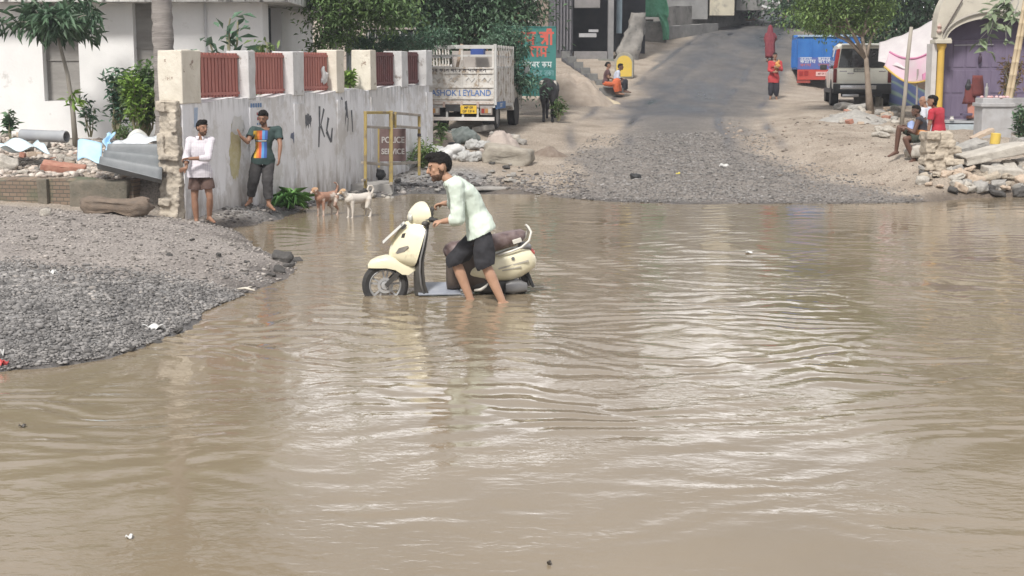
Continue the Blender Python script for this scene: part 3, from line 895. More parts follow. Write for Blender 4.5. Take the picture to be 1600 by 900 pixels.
    for pts, w in (([(499, 166), (499, 198), (498, 230)], .085), ([(506, 170), (501, 196), (507, 214)], .07), ([(513, 184), (510, 205), (517, 222), (519, 200)], .09), ([(533, 152), (541, 174), (537, 214)], .05), ([(540, 158), (543, 184)], .11), ([(549, 172), (551, 206)], .07), ([(544, 184), (543, 206)], .035)):
        stroke(pts, w)
    paper = M('poster_paper', (.62, .61, .62), (.7, .69, .68), 7, .8); pblue = M('poster_blue', (.16, .27, .46), rough=.8); pred = M('poster_red', (.40, .10, .11), rough=.8)
    def sheet(x0, y0, x1, y1, bands):
        s0, zt = on_wall(x0, y0); s1, _ = on_wall(x1, y0); zb = on_wall(x0, y1)[1]
        m = MB(); k = 8
        m.rings([[(s0 + (s1 - s0) * i / k, -.006 - .004 * math.sin(i * 1.7 + j), zt + (zb - zt) * j / 3) for i in range(k + 1)] for j in range(4)], closed=False)
        o = m.build('poster', paper, t)
        for (fy0, fy1, mat, cnt) in bands:
            m = MB()
            for c in range(cnt):
                a = s0 + (s1 - s0) * (.1 + .8 * c / cnt); b = a + (s1 - s0) * .8 / cnt * .7
                m.box(((a + b) / 2, -.0115, zt + (zb - zt) * (fy0 + fy1) / 2), (b - a, .001, abs(zb - zt) * (fy1 - fy0)))
            m.build('print', mat, o)
    sheet(388, 158, 411, 173, [(.25, .7, pblue, 5)]); sheet(389, 175, 412, 200, [(.05, .22, pred, 3), (.35, .55, pred, 4), (.72, .85, pblue, 3)])
    sheet(388, 222, 402, 236, [(.2, .6, ink, 2)])
build_boundary_wall()

# ================================================================== LOW BRICK WALL and the rubble plot
def brick_mat(name, c1, c2, mortar, scale=4.5, moss=None, rough=.95):
    m = bpy.data.materials.new(name); m.use_nodes = True
    N, L = m.node_tree.nodes, m.node_tree.links; b = N['Principled BSDF']; b.inputs['Roughness'].default_value = rough
    tc = N.new('ShaderNodeTexCoord'); mp = N.new('ShaderNodeMapping'); mp.inputs['Rotation'].default_value = (rad(90), 0, 0)
    L.new(tc.outputs['Object'], mp.inputs['Vector'])
    br = N.new('ShaderNodeTexBrick'); br.inputs['Scale'].default_value = scale
    br.inputs['Color1'].default_value = c4(c1); br.inputs['Color2'].default_value = c4(c2); br.inputs['Mortar'].default_value = c4(mortar); br.inputs['Mortar Size'].default_value = .025
    L.new(mp.outputs['Vector'], br.inputs['Vector']); out = br.outputs['Color']
    nz = N.new('ShaderNodeTexNoise'); nz.inputs['Scale'].default_value = 1.6; nz.inputs['Detail'].default_value = 8; L.new(tc.outputs['Object'], nz.inputs['Vector'])
    if moss:
        mr = N.new('ShaderNodeMapRange'); mr.inputs['From Min'].default_value = .48; mr.inputs['From Max'].default_value = .62; L.new(nz.outputs['Fac'], mr.inputs['Value'])
        mx = N.new('ShaderNodeMix'); mx.data_type = 'RGBA'; L.new(mr.outputs['Result'], mx.inputs[0]); L.new(out, mx.inputs[6]); mx.inputs[7].default_value = c4(moss); out = mx.outputs[2]
    L.new(out, b.inputs['Base Color'])
    bp = N.new('ShaderNodeBump'); bp.inputs['Strength'].default_value = .8; bp.inputs['Distance'].default_value = .02; L.new(br.outputs['Fac'], bp.inputs['Height']); bp.invert = True
    L.new(bp.outputs['Normal'], b.inputs['Normal'])
    return m
lowdir = (LOW_B - LOW_A).normalized()
def build_low_wall():
    t = thing('low_brick_wall', 'low dark mossy brick retaining wall holding back the rubble', 'wall', LOW_A, math.atan2(lowdir.y, lowdir.x))
    L = (LOW_B - LOW_A).length; mb = MB()
    r = random.Random(2); n = 40
    mb.rings([[(L * i / n, 0, -.1), (L * i / n, 0, .74 + .02 * math.sin(i * 1.9) + r.uniform(-.015, .015)), (L * i / n, .26, .76 + .02 * math.sin(i * 1.3)), (L * i / n, .26, -.1)] for i in range(n + 1)])
    mb.build('wall_body', brick_mat('mossy_brick', (.17, .125, .095), (.23, .175, .13), (.10, .095, .08), 4.2, (.115, .125, .085)), t)
    for px in (70, 163):
        d = ray(px, 300); s = None
        k = d.x / d.y
        # where the view through px crosses the wall line
        u = (LOW_A.y * k - LOW_A.x) / (lowdir.x - lowdir.y * k)
        m = MB(); m.box((u, -.03, .33), (.16, .12, .86), bev=.015); subdiv(m, 2); me = m.mesh('pier'); displace_mesh(me, .012, 8, px)
        link_mesh('pier', me, M('old_plaster', (.185, .16, .128), (.11, .105, .085), 5, .95, bump=.6), t)
    # crumbling rendered block at the right end
    m = MB(); m.box((L - .52, -.02, .33), (.95, .2, .82), bev=.05); subdiv(m, 3); me = m.mesh('rendered_end'); displace_mesh(me, .035, 4, 9)
    link_mesh('rendered_end', me, _mats['old_plaster'], t, True)
build_low_wall()

STONE_PALE = M('rubble_stone', (.34, .315, .28), (.49, .46, .41), 6, .95, bump=.6, bscale=30)
STONE_GREY = M('grey_stone', (.25, .24, .225), (.38, .365, .34), 6, .95, bump=.6, bscale=30)
STONE_DARK = M('dark_stone', (.055, .052, .05), (.10, .095, .09), 8, .75, bump=.6, bscale=30)
BRICK_RED = M('brick_red', (.33, .15, .11), (.42, .23, .17), 8, .95, bump=.5, bscale=40)
BRICK_TAN = M('brick_tan', (.42, .32, .24), (.5, .42, .34), 8, .95, bump=.5, bscale=40)
SAND = M('sand', (.30, .25, .205), (.39, .33, .275), 3, .95, bump=.5, bscale=40)
def stone_me(seed, boxy=.5, flat=.7, amp=.16):
    mb = MB(); mb.box((0, 0, 0), (1, .8, flat), bev=.12 + .16 * (1 - boxy)); bmesh.ops.triangulate(mb.bm, faces=mb.bm.faces[:]); subdiv(mb, 1)
    me = mb.mesh('stone'); displace_mesh(me, amp, 1.7, seed); displace_mesh(me, amp * .3, 6, seed + 3)
    return me
STONES = [stone_me(i, .3 + .15 * (i % 4), .5 + .08 * (i % 5)) for i in range(9)]
SLAB = []
for i in range(4):
    mb = MB(); mb.box((0, 0, 0), (1, .7, .16), bev=.03); subdiv(mb, 3); me = mb.mesh('slab'); displace_mesh(me, .03, 3, 40 + i); displace_mesh(me, .012, 11, 50 + i); SLAB.append(me)
BRICKME = []
for i in range(3):
    mb = MB(); mb.box((0, 0, 0), (1, .48, .32), bev=.03); subdiv(mb, 2); me = mb.mesh('brick'); displace_mesh(me, .02, 5, 60 + i); BRICKME.append(me)
_mm = {}
def with_mat(me, mat):
    k = (me.name, mat.name)
    if k not in _mm:
        c = me.copy(); c.materials.clear(); c.materials.append(mat); _mm[k] = c
        c.polygons.foreach_set('use_smooth', np.ones(len(c.polygons), bool))
    return _mm[k]
def rock(name, me, mat, loc, size, label, cat='stone', group=None, rot=None, r=random):
    o = bpy.data.objects.new(name, with_mat(me, mat)); COL.objects.link(o)
    o.location = loc
    o.scale = size if hasattr(size, '__len__') else (size, size, size)
    o.rotation_euler = rot if rot is not None else (r.uniform(-.4, .4), r.uniform(-.4, .4), r.uniform(0, 6.28))
    return tag(o, label, cat, group)
def rock_px(name, me, mat, px, py, w, h, label, cat='stone', group=None, rot=None, lift=0.0, dep=None, r=random):
    """stone whose picture is w x h pixels, standing at the pixel of its foot"""
    g = G(px, py); k = 1 / ppm(g.y)
    hh = h * k
    base_h = {id(x): .62 for x in STONES}.get(id(me), .16 if me in SLAB else .32)
    return rock(name, me, mat, (g.x, g.y, g.z + hh * .36 + lift), (w * k, (dep or w * k) * 1.0, hh / base_h * .8), label, cat, group, rot, r)

def rubble_plot():
    r = random.Random(12)
    # countable chunks along the edge of the low wall and over the plot
    lab = 'broken pale stone chunk in the rubble spread behind the low mossy wall'
    for i in range(78):
        px = r.uniform(-10, 245); py = r.uniform(222, 274) if i < 60 else r.uniform(208, 225)
        if 118 < px < 170 and py < 262: continue
        if px > 165 and py > 225: py = r.uniform(270, 276); 
        w = r.uniform(6, 19); g = G(px, py + 3)
        red = r.random() < .2
        rock_px('rubble_brick' if red else 'rubble_stone', r.choice(BRICKME if red else STONES), r.choice([BRICK_RED, BRICK_TAN]) if red else r.choice([STONE_PALE, STONE_PALE, STONE_GREY]), px, py + 3, w, w * r.uniform(.4, .8),
                'broken reddish brick lying in the rubble behind the low mossy wall' if red else lab, 'brick' if red else 'stone', 'bricks in the left rubble' if red else 'stones in the left rubble', r=r)
    P = []
    rs = np.random.default_rng(5)
    X = rs.uniform(-12.5, -5.6, 5200); Yy = rs.uniform(21.8, 30.5, 5200)
    ok = (Yy > 22.9 - (X + 13.5) * .17)
    X, Yy = X[ok], Yy[ok]
    Pz = terrain(X, Yy); 
    gravel('rubble', 'small broken stone and brick bits covering the plot by the white building', np.stack([X, Yy, Pz + .012], 1), rs.uniform(.02, .085, len(X)) , M('rubble_bits', (.44, .41, .37), (.36, .30, .26), 3, .95, island=.55), .6, 6)
    rock_px('brick_slab', SLAB[0], BRICK_RED, 100, 270, 66, 18, 'long red brick slab lying on top of the low mossy wall', 'slab', rot=(.25, .12, .12), dep=.35, r=r)
    rock_px('rubble_boulder', STONES[2], STONE_PALE, 14, 268, 30, 26, 'big whitish boulder at the left end of the low wall top', 'stone', r=r)
    rock_px('fallen_block', STONES[6], M('mud_block', (.20, .155, .12), (.13, .105, .085), 5, .95, bump=.6), 182, 335, 95, 34, 'long brown lump of fallen masonry lying at the foot of the low wall', 'masonry', rot=(.1, .05, -.12), dep=.5, r=r)
    rock_px('pale_stone', STONES[4], STONE_PALE, 72, 338, 15, 12, 'small white stone alone at the foot of the low wall', 'stone', r=r)
rubble_plot()

def grid_sheet(name, fn, nu, nv, mat, parent=None, thick=.006, smooth=True):
    mb = MB(); mb.rings([[fn(i / nu, j / nv) for i in range(nu + 1)] for j in range(nv + 1)], closed=False)
    o = mb.build(name, mat, parent, smooth)
    md = o.modifiers.new('thick', 'SOLIDIFY'); md.thickness = thick; md.offset = 0
    return o
def bil(c, u, v):
    a, b, d, e = [Vector(p) for p in c]          # 00 10 01 11
    return a * (1 - u) * (1 - v) + b * u * (1 - v) + d * (1 - u) * v + e * u * v
def plot_things():
    # corrugated sheets leaning over the low wall
    c = [at(150, 262, 21.15), at(253, 288, 20.95), at(172, 226, 22.0), at(253, 222, 21.9)]
    n = (c[1] - c[0]).cross(c[2] - c[0]).normalized()
    grid_sheet('corrugated_sheet', lambda u, v: bil(c, u, v) + n * (.075 * math.cos(v * 2 * math.pi * 3.6)), 10, 72, M('grey_sheet', (.15, .165, .175), (.225, .235, .245), 2, .6, metal=.1, bump=.1), thick=.008)
    tag(SC.objects['corrugated_sheet'], 'grey corrugated roofing sheets slumped over the low wall beside the boundary wall', 'roof sheet')
    # pale blue plastic: half a cut open drum
    b0 = [at(121, 252, 21.6), at(158, 254, 21.4), at(122, 222, 22.0), at(160, 226, 21.8)]
    nb = (b0[1] - b0[0]).cross(b0[2] - b0[0]).normalized()
    BL = M('pale_blue_plastic', (.33, .55, .74), (.42, .62, .78), 3, .4, grime=((.25, .3, .33), 7, .63, .1))
    grid_sheet('plastic_drum_piece', lambda u, v: bil(b0, u, v) - nb * (-.12 * math.sin(u * math.pi) * (.4 + .6 * v)) + Vector((0, 0, .03 * math.sin(u * 5 + v * 2))), 14, 10, BL, thick=.01)
    tag(SC.objects['plastic_drum_piece'], 'bent piece of pale blue plastic lying on the rubble', 'plastic')
    c2 = [at(160, 238, 21.9), at(170, 236, 21.9), at(166, 209, 22.3), at(179, 208, 22.3)]
    grid_sheet('blue_rag', lambda u, v: bil(c2, u, v) + Vector((.03 * math.sin(v * 9), .06 * math.sin(u * 7 + v * 6), .02 * math.sin(u * 8))), 8, 14, BL, thick=.012)
    tag(SC.objects['blue_rag'], 'upright twist of blue plastic sheet above the corrugated sheets', 'plastic')
    c3 = [at(172, 232, 22.0), at(252, 224, 22.1), at(185, 219, 23.0), at(252, 212, 23.0)]
    grid_sheet('white_sheet', lambda u, v: bil(c3, u, v) + Vector((0, 0, .05 * math.sin(u * 9 + v * 4) + .04 * math.sin(v * 8))), 18, 10, M('white_plastic', (.62, .64, .66), (.5, .54, .57), 4, .5), thick=.008)
    tag(SC.objects['white_sheet'], 'crumpled white plastic sheet on top of the corrugated sheets', 'plastic')
    c4_ = [at(-5, 243, 23.5), at(78, 238, 23.3), at(-5, 229, 25), at(60, 228, 25)]
    grid_sheet('blue_cloth', lambda u, v: bil(c4_, u, v) + Vector((0, 0, .07 + .06 * math.sin(u * 11 + v * 3) + .04 * math.sin(v * 7 + u * 5))), 24, 10, M('washed_blue', (.42, .58, .68), (.62, .68, .70), 2.5, .7), thick=.01)
    tag(SC.objects['blue_cloth'], 'washed out light blue cloth spread on the rubble below the pipe', 'cloth')
    c5 = [at(195, 223, 23.3), at(238, 222, 23.3), at(203, 209, 24), at(228, 210, 24)]
    grid_sheet('white_sack', lambda u, v: bil(c5, u, v) + Vector((0, -.1 * math.sin(u * 3.1) * math.sin(v * 3.1), .08 * math.sin(u * 3.1))), 12, 8, M('sack_white', (.56, .57, .53), (.66, .66, .62), 6, .8), thick=.02)
    tag(SC.objects['white_sack'], 'slack white sack behind the crumpled sheet by the bush', 'sack')
    # grey pipe
    t = thing('drain_pipe', 'short wide grey pipe lying on the plot below the young tree', 'pipe', at(68, 213, 27.5))
    a = at(34, 211, 27.6) - t.location; b = at(104, 214, 27.3) - t.location
    mb = MB(); ro, ri = .115, .095
    d = (b - a).normalized(); u = d.cross(Vector((0, 0, 1))).normalized(); w = u.cross(d)
    def ring(c, q): return [c + (u * math.cos(k * .2618) + w * math.sin(k * .2618)) * q for k in range(24)]
    mb.rings([ring(b, ri), ring(b, ro), ring(b - d * .1, ro + .012), ring(b - d * .13, ro), ring(a, ro), ring(a, ri)], cap=False); mb.rings([ring(a, ri), ring(b, ri)], cap=False)
    mb.build('pipe_body', M('grey_pvc', (.27, .285, .31), (.33, .345, .36), 3, .45), t, smooth=False, auto=40)
    for px, py, w_ in ((140, 202, 14), (100, 200, 8), (118, 207, 16)):
        rock_px('brown_stone', STONES[px % 9], BRICK_TAN, px, py + 6, w_, w_ * .7, 'brown stone lying at the foot of the thin young tree', 'stone', 'stones by the young tree')
plot_things()

# ================================================================== HILL: walls, buildings, stairs
CONC_DARK = M('weathered_concrete', (.15, .145, .14), (.24, .23, .22), 1.6, .95, bump=.5, grime=((.075, .075, .075), 2.2, .53, .15))
CONC_MID = M('grey_concrete', (.175, .172, .17), (.25, .245, .24), 2.0, .95, bump=.4, grime=((.13, .13, .125), 2.5, .56, .15))
CREAM_WALL = M('cream_wall', (.50, .46, .36), (.40, .37, .30), 2, .9, grime=((.2, .19, .17), 2.5, .55, .15))
def wall_line(name, label, p0, p1, h0, h1, th, mat, cat='wall', n=14, base=-.4, wob=.03, seed=0, parent=None):
    """rough wall between two ground points"""
    p0 = Vector(p0); p1 = Vector(p1); d = Vector((p1.x - p0.x, p1.y - p0.y, 0)).normalized(); q = Vector((-d.y, d.x, 0)) * th
    if q.y < 0: q = -q
    r = random.Random(seed); mb = MB(); R = []
    for i in range(n + 1):
        t = i / n; p = p0.lerp(p1, t); h = h0 + (h1 - h0) * t + r.uniform(-wob, wob)
        o = p - p0
        R.append([o + Vector((0, 0, base)), o + Vector((0, 0, h)), o + q + Vector((0, 0, h + r.uniform(-wob, wob))), o + q + Vector((0, 0, base))])
    mb.rings(R); o = mb.build(name, mat, parent); 
    if parent is None:
        o.location = p0; tag(o, label, cat)
    return o
def hill():
    # retaining wall by the upper road, with a lower ledge in front
    a = G(1046, 58); b = G(1186, 33)
    wall_line('retaining_wall', 'long dark weathered retaining wall along the left of the upper road', a + Vector((-.3, .5, 0)), b, 1.45, 1.0, .5, CONC_DARK, seed=3)
    a2 = G(1040, 63); b2 = G(1122, 49)
    wall_line('wall_ledge', 'lower concrete ledge running in front of the dark retaining wall', a2, b2, .62, .42, .45, CONC_MID, seed=5, wob=.02)
    # house standing above it
    Y = a.y + 3.0
    t = thing('hillside_house', 'grey and cream house front above the dark retaining wall', 'house', at(1110, 20, Y + 3))
    o = t.location
    def bx(name, px0, px1, py0, py1, Yq, dep, mat, bev=0):
        p = at(px0, py1, Yq); q = at(px1, py0, Yq)
        m = MB(); m.box(((p.x + q.x) / 2 - o.x, Yq + dep / 2 - o.y, (p.z + q.z) / 2 - o.z), (q.x - p.x, dep, q.z - p.z)); return m.build(name, mat, t)
    bx('wall', 1000, 1108, -95, 30, Y, 6, M('grey_render', (.24, .24, .24), (.17, .17, .17), 1.5, .9, grime=((.11, .11, .11), 2, .56, .15)))
    bx('cream_panel', 1108.5, 1150, -95, 24, Y + .3, 5, CREAM_WALL)
    bx('side_wing', 1150.5, 1192, -60, 16, Y + 2.5, 5, CONC_MID)
    bx('window', 1050, 1080, -40, -8, Y - .03, .06, M('dark_glass', (.04, .045, .05), rough=.3))
    bx('sill', 1046, 1084, -8, -5, Y - .12, .12, CONC_MID)
    # far crest: stepped ramp walls
    t2 = thing('ramp_wall', 'grey stepped ramp wall with pale rails at the top of the road', 'wall', at(1212, 22, 92))
    o = t2.location
    def bar(name, x0, y0, x1, y1, Yq, w, h, mat):
        m = MB(); m.bar(at(x0, y0, Yq) - o, at(x1, y1, Yq) - o, w, h); m.build(name, mat, t2)
    bar('ramp', 1184, 3, 1244, 22, 94, 1.0, 1.6, CONC_MID); bar('ramp', 1184, -14, 1246, -2, 97, 1.0, 1.5, CONC_DARK)
    RAIL = M('pale_rail', (.52, .52, .52), (.44, .44, .44), 4, .8)
    bar('rail', 1186, 8, 1228, 20, 92.5, .14, .14, RAIL); bar('rail', 1186, -4, 1240, 9, 93, .16, .16, RAIL); bar('rail', 1188, 16, 1220, 25, 92, .14, .12, RAIL)
    bar('rail', 1186, -26, 1240, -14, 96, .2, .2, RAIL)
    # rough stone pier and green net
    p = G(990, 95); k = 1 / ppm(p.y)
    mb = MB(); mb.rings([[at(x0, y, p.y + dy) - p, at(x1, y, p.y + dy + .3) - p, at(x1, y, p.y + dy + 1.6) - p, at(x0, y, p.y + dy + 1.4) - p] for x0, x1, y, dy in ((962, 998, 100, 0), (964, 1000, 80, .1), (972, 1003, 62, .25), (983, 1006, 44, .5), (988, 1007, 22, .7))])
    subdiv(mb, 3); me = mb.mesh('stone_pier'); displace_mesh(me, .10, 2.2, 5); displace_mesh(me, .04, 6, 8)
    o2 = link_mesh('stone_pier', me, M('pier_stone', (.27, .255, .235), (.17, .163, .152), 2.5, .95, bump=.8, bscale=14, grime=((.10, .10, .10), 3, .56, .1)), None, True); o2.location = p
    tag(o2, 'rough pale stone pier leaning beside the dark porch and the yellow milestone', 'pier')
    p = G(1022, 66)
    mb = MB(); q = at(1008, 66, p.y) ; 
    mb.box((0, .5, .45), (1.15, .9, 1.0), bev=.08); subdiv(mb, 3); me = mb.mesh('stone_block'); displace_mesh(me, .09, 2.5, 11)
    o3 = link_mesh('stone_block', me, _mats['pier_stone'], None, True); o3.location = p; tag(o3, 'squat block of rough masonry under the green net', 'masonry')
    t3 = thing('green_net', 'torn green shade net hanging over the masonry block by the road', 'net', p); o = p
    NET = M('green_net', (.07, .26, .15), (.13, .36, .23), 4, .8, grime=((.20, .42, .32), 9, .58, .1), trans=.2)
    c = [at(1008, 26, p.y - .2) - o, at(1044, 28, p.y - .2) - o, at(1003, -40, p.y + .6) - o, at(1040, -40, p.y + .6) - o]
    grid_sheet('net_sheet', lambda u, v: bil(c, u, v) + Vector((.05 * math.sin(v * 9), .14 * math.sin(u * 9 + v * 2), 0)), 20, 14, NET, t3)
    c_ = [at(1036, 63, p.y - .4) - o, at(1045, 62, p.y - .3) - o, at(1026, 20, p.y - .3) - o, at(1040, 22, p.y - .3) - o]
    grid_sheet('net_tail', lambda u, v: bil(c_, u, v) + Vector((.12 * math.sin(v * 3.14) * .8, .1 * math.sin(u * 6 + v * 4), 0)), 8, 16, NET, t3)
    # dark porch building with stairs
    Yb = max(G(900, 140).y + 6.5, G(985, 100).y + 1.2)
    t = thing('dark_porch_building', 'dark old building with slatted wall and deep porch above the steps', 'building', at(930, 110, Yb)); o = t.location
    DARKW = M('old_dark_wall', (.075, .075, .085), (.12, .12, .13), 2, .9, stretch=(4, 4, .4)); PORCH_DARK = M('near_black_wall', (.035, .037, .045), (.055, .057, .065), 2, .9)  # second colour: plain near-black for the porch back wall and plinth
    def bx(name, px0, px1, py0, py1, Yq, dep, mat):
        p = at(px0, py1, Yq); q = at(px1, py0, Yq)
        m = MB(); m.box(((p.x + q.x) / 2 - o.x, Yq + dep / 2 - o.y, (p.z + q.z) / 2 - o.z), (q.x - p.x, dep, q.z - p.z)); return m.build(name, mat, t)
    bx('back_wall', 858, 1012, -230, 150, Yb + 2.2, .4, PORCH_DARK)
    bx('side_wall', 858, 896, -150, 150, Yb, 2.19, DARKW)
    for i in range(6): bx('slat', 866 + i * 5, 868.5 + i * 5, -120, 78, Yb - .12, .11, M('grey_slat', (.13, .13, .15), (.19, .18, .19), 5, .9))
    bx('pillar', 950, 961, -150, 92, Yb - .3, .5, M('grey_pillar', (.17, .17, .175), (.24, .235, .235), 2, .9))
    bx('blue_door', 963, 973, -60, 52, Yb + .4, .2, M('blue_grey_door', (.11, .15, .18), (.15, .19, .22), 2, .7))
    bx('lintel', 897, 938, -30, 12, Yb + .2, .6, M('grey_lintel', (.17, .165, .165), (.22, .21, .21), 4, .9)); 
    bx('upper_wall', 896, 1008, -230, -34, Yb + .01, 2.1, DARKW)
    bx('plank', 905, 932, 52, 58, Yb - .1, .5, M('pale_plank', (.36, .36, .37), (.30, .30, .31), 4, .8)); bx('plank', 920, 935, 46, 50, Yb + .3, .5, _mats['pale_plank'])
    bx('parapet', 897, 949, 80, 92, Yb - .35, .3, _mats['grey_lintel']); bx('parapet_return', 935, 960, 92, 104, Yb - .8, .5, M('mossy_concrete', (.16, .17, .15), (.22, .22, .2), 4, .95))
    bx('plinth', 896, 962, 92.5, 150, Yb - .1, 2.2, PORCH_DARK)
    # steps running down to the right
    st = thing('stairs', 'worn grey concrete steps descending from the dark porch to the road', 'stairs', G(930, 140))
    o = st.location; p0 = at(884, 80, Yb - .6); p1 = at(951, 135, G(945, 140).y)
    n = 7
    for i in range(n):
        t_ = i / (n - 1); c = p0.lerp(p1, t_); m = MB(); 
        zt = c.z; m.box((c.x - o.x, c.y + .5 - o.y, zt - .5 - o.z), (.34, 1.5, 1.0), bev=.02); m.build('step', M('worn_step', (.17, .17, .165), (.11, .11, .108), 3, .95, bump=.4), st)
    m = MB(); m.bar(p0 + Vector((-.1, -.30, -.62)) - o, p1 + Vector((.1, -.30, -.62)) - o, .2, .7); m.build('stringer', M('dark_stringer', (.06, .062, .068), (.09, .09, .095), 3, .9), st)
    # brick house glimpsed between the tree and the porch
    Yc = Yb + 1.5
    t = thing('brick_house', 'half built red brick house with a pale concrete column behind the green board', 'house', at(835, 100, Yc)); o = t.location
    bx('brick_wall', 740, 821, -160, 130, Yc, .3, brick_mat('red_brick_wall', (.36, .17, .12), (.44, .24, .18), (.38, .33, .29), 4.5))
    bx('column', 821.5, 838, -160, 130, Yc - .2, .5, M('pale_column', (.47, .45, .43), (.38, .36, .34), 2, .9))
    bx('render_panel', 838.5, 857.5, -160, 150, Yc + .1, .3, M('tan_render', (.30, .25, .21), (.24, .2, .17), 2, .9))
hill()

def mound(name, label, cat, foot_px, w_px, h_px, dep, mat, seed=1, lean=0.0, bits=None):
    g = G(*foot_px); k = 1 / ppm(g.y); W = w_px * k; H = h_px * k
    n = 46; X = np.linspace(-1.15, 1.15, n); Yv = np.linspace(-1.15, 1.15, n)
    xx, yy = np.meshgrid(X, Yv); rr = np.hypot(xx, yy)
    hh = np.clip(1 - rr ** 1.5, -.15, 1) * (1 + .25 * fbm(xx * 2, yy * 2, oct=4, seed=seed)) + .06 * fbm(xx * 6, yy * 6, oct=3, seed=seed + 3)
    hh *= 1 + lean * xx
    V = np.stack([xx * W / 2, yy * dep / 2 + dep / 2, hh * H], -1).reshape(-1, 3)
    V[:, 2] += np.array([gz(g.x + v[0], g.y + v[1]) for v in V[::1]]) - g.z - .03
    I_ = np.arange(n * n).reshape(n, n); q = np.stack([I_[:-1, :-1], I_[:-1, 1:], I_[1:, 1:], I_[1:, :-1]], -1).reshape(-1, 4)
    me = fast_mesh(name, V, q.ravel(), np.full(len(q), 4)); o = link_mesh(name, me, mat, smooth=True); o.location = g
    return tag(o, label, cat)
mound('sand_heap', 'large tan heap of sand beside the steps and the black cow', 'sand heap', (903, 165), 128, 50, 2.6, SAND, 3, -.45)
mound('sand_spill', 'low spread of yellowish sand at the foot of the large heap', 'sand heap', (935, 163), 80, 14, 1.2, M('yellow_sand', (.45, .38, .26), (.50, .43, .32), 4, .95, bump=.4), 8)
mound('mud_lump', 'flat dark brown lump of mud beside the road near the white boulder', 'mud heap', (858, 246), 62, 14, .6, M('brown_mud', (.15, .115, .09), (.22, .18, .15), 6, .95, bump=.7), 5)

def milestone():
    g = G(975, 122); k = 1 / ppm(g.y); t = thing('milestone', 'round topped yellow milestone behind the seated couple', 'milestone', g)
    w = 29 * k / 2; h = 39 * k; out = [(-w, 0), (-w, h - w)] + [(-w * math.cos(a), h - w + w * math.sin(a)) for a in np.linspace(0, math.pi, 16)[1:-1]] + [(w, h - w), (w, 0)]
    m = MB(); m.prism(out, lambda p: Vector((p[0], 0, p[1])), lambda p: Vector((p[0] + .05, .28, p[1]))); m.build('stone', M('milestone_white', (.30, .29, .25), (.22, .21, .18), 4, .85), t, bevel=.02)
    s = .82; m = MB(); m.prism([(x * s, .05 + z * s) for x, z in out], lambda p: Vector((p[0], -.012, p[1])), lambda p: Vector((p[0], .01, p[1]))); m.build('yellow_face', M('milestone_yellow', (.60, .42, .06), (.52, .38, .09), 5, .75, grime=((.3, .24, .1), 6, .6, .1)), t)
milestone()

def green_board():
    g = G(838, 186); Y = g.y + .6
    a = at(790, 42, Y); b = at(868, 42, Y); zt = a.z; zb = at(790, 150, Y).z
    t = thing('green_signboard', 'tall dark green signboard with red Hindi lettering behind the parked truck', 'sign', (a.x, Y, g.z)); o = t.location
    W = b.x - a.x; TEAL = M('teal_board', (.035, .155, .145), (.045, .19, .175), 1.5, .5, grime=((.05, .11, .10), 4, .6, .1))
    m = MB(); m.box((W / 2, 0, (zt + zb) / 2 - o.z), (W, .04, zt - zb)); m.build('board', TEAL, t)
    for x in (.12, W - .1):
        m = MB(); m.box((x, .05, (zt - o.z - .1) / 2), (.06, .05, zt - o.z - .1)); m.build('post', M('sign_post', (.1, .1, .1), rough=.7), t)
    m = MB()
    for x0, z0, sx, sz in ((-.01, -.0, W + .02, .03),): m.box((W / 2, -.003, zt - o.z), (sx, .06, sz))
    m.box((W, -.003, (zt + zb) / 2 - o.z), (.03, .06, zt - zb)); m.build('rim', TEAL, t)
    k = 1 / ppm(Y); z = lambda py: at(800, py, Y).z - o.z; x = lambda px: at(px, 60, Y).x - a.x
    RED = M('sign_red', (.55, .10, .07), (.48, .1, .08), 9, .6); WHT = M('sign_white', (.62, .68, .68), rough=.6)
    m = MB(); hindi(m, [['ja', 'ya'], ['shri']], (x(803), -.021, z(69)), (1, 0, 0), (0, 0, 1), 17 * k, .2, 1.0); m.build('lettering', RED, t)
    m = MB(); hindi(m, [['ra', 'aa', 'ma']], (x(826), -.021, z(88)), (1, 0, 0), (0, 0, 1), 14 * k, .2, .9); m.build('lettering', RED, t)
    m = MB(); hindi(m, [['na', 'ta', 'va', 'ra'], ['ka', 'ma']], (x(816), -.021, z(105)), (1, 0, 0), (0, 0, 1), 7.6 * k, .16, 1.0); m.build('lettering', WHT, t)
    m = MB(); hindi(m, [['va', 'na', 'ra'], ['ta', 'ka', 'aa']], (x(832), -.021, z(118)), (1, 0, 0), (0, 0, 1), 7 * k, .14, .85); m.build('lettering', M('sign_faded', (.22, .38, .40), rough=.6), t)
green_board()

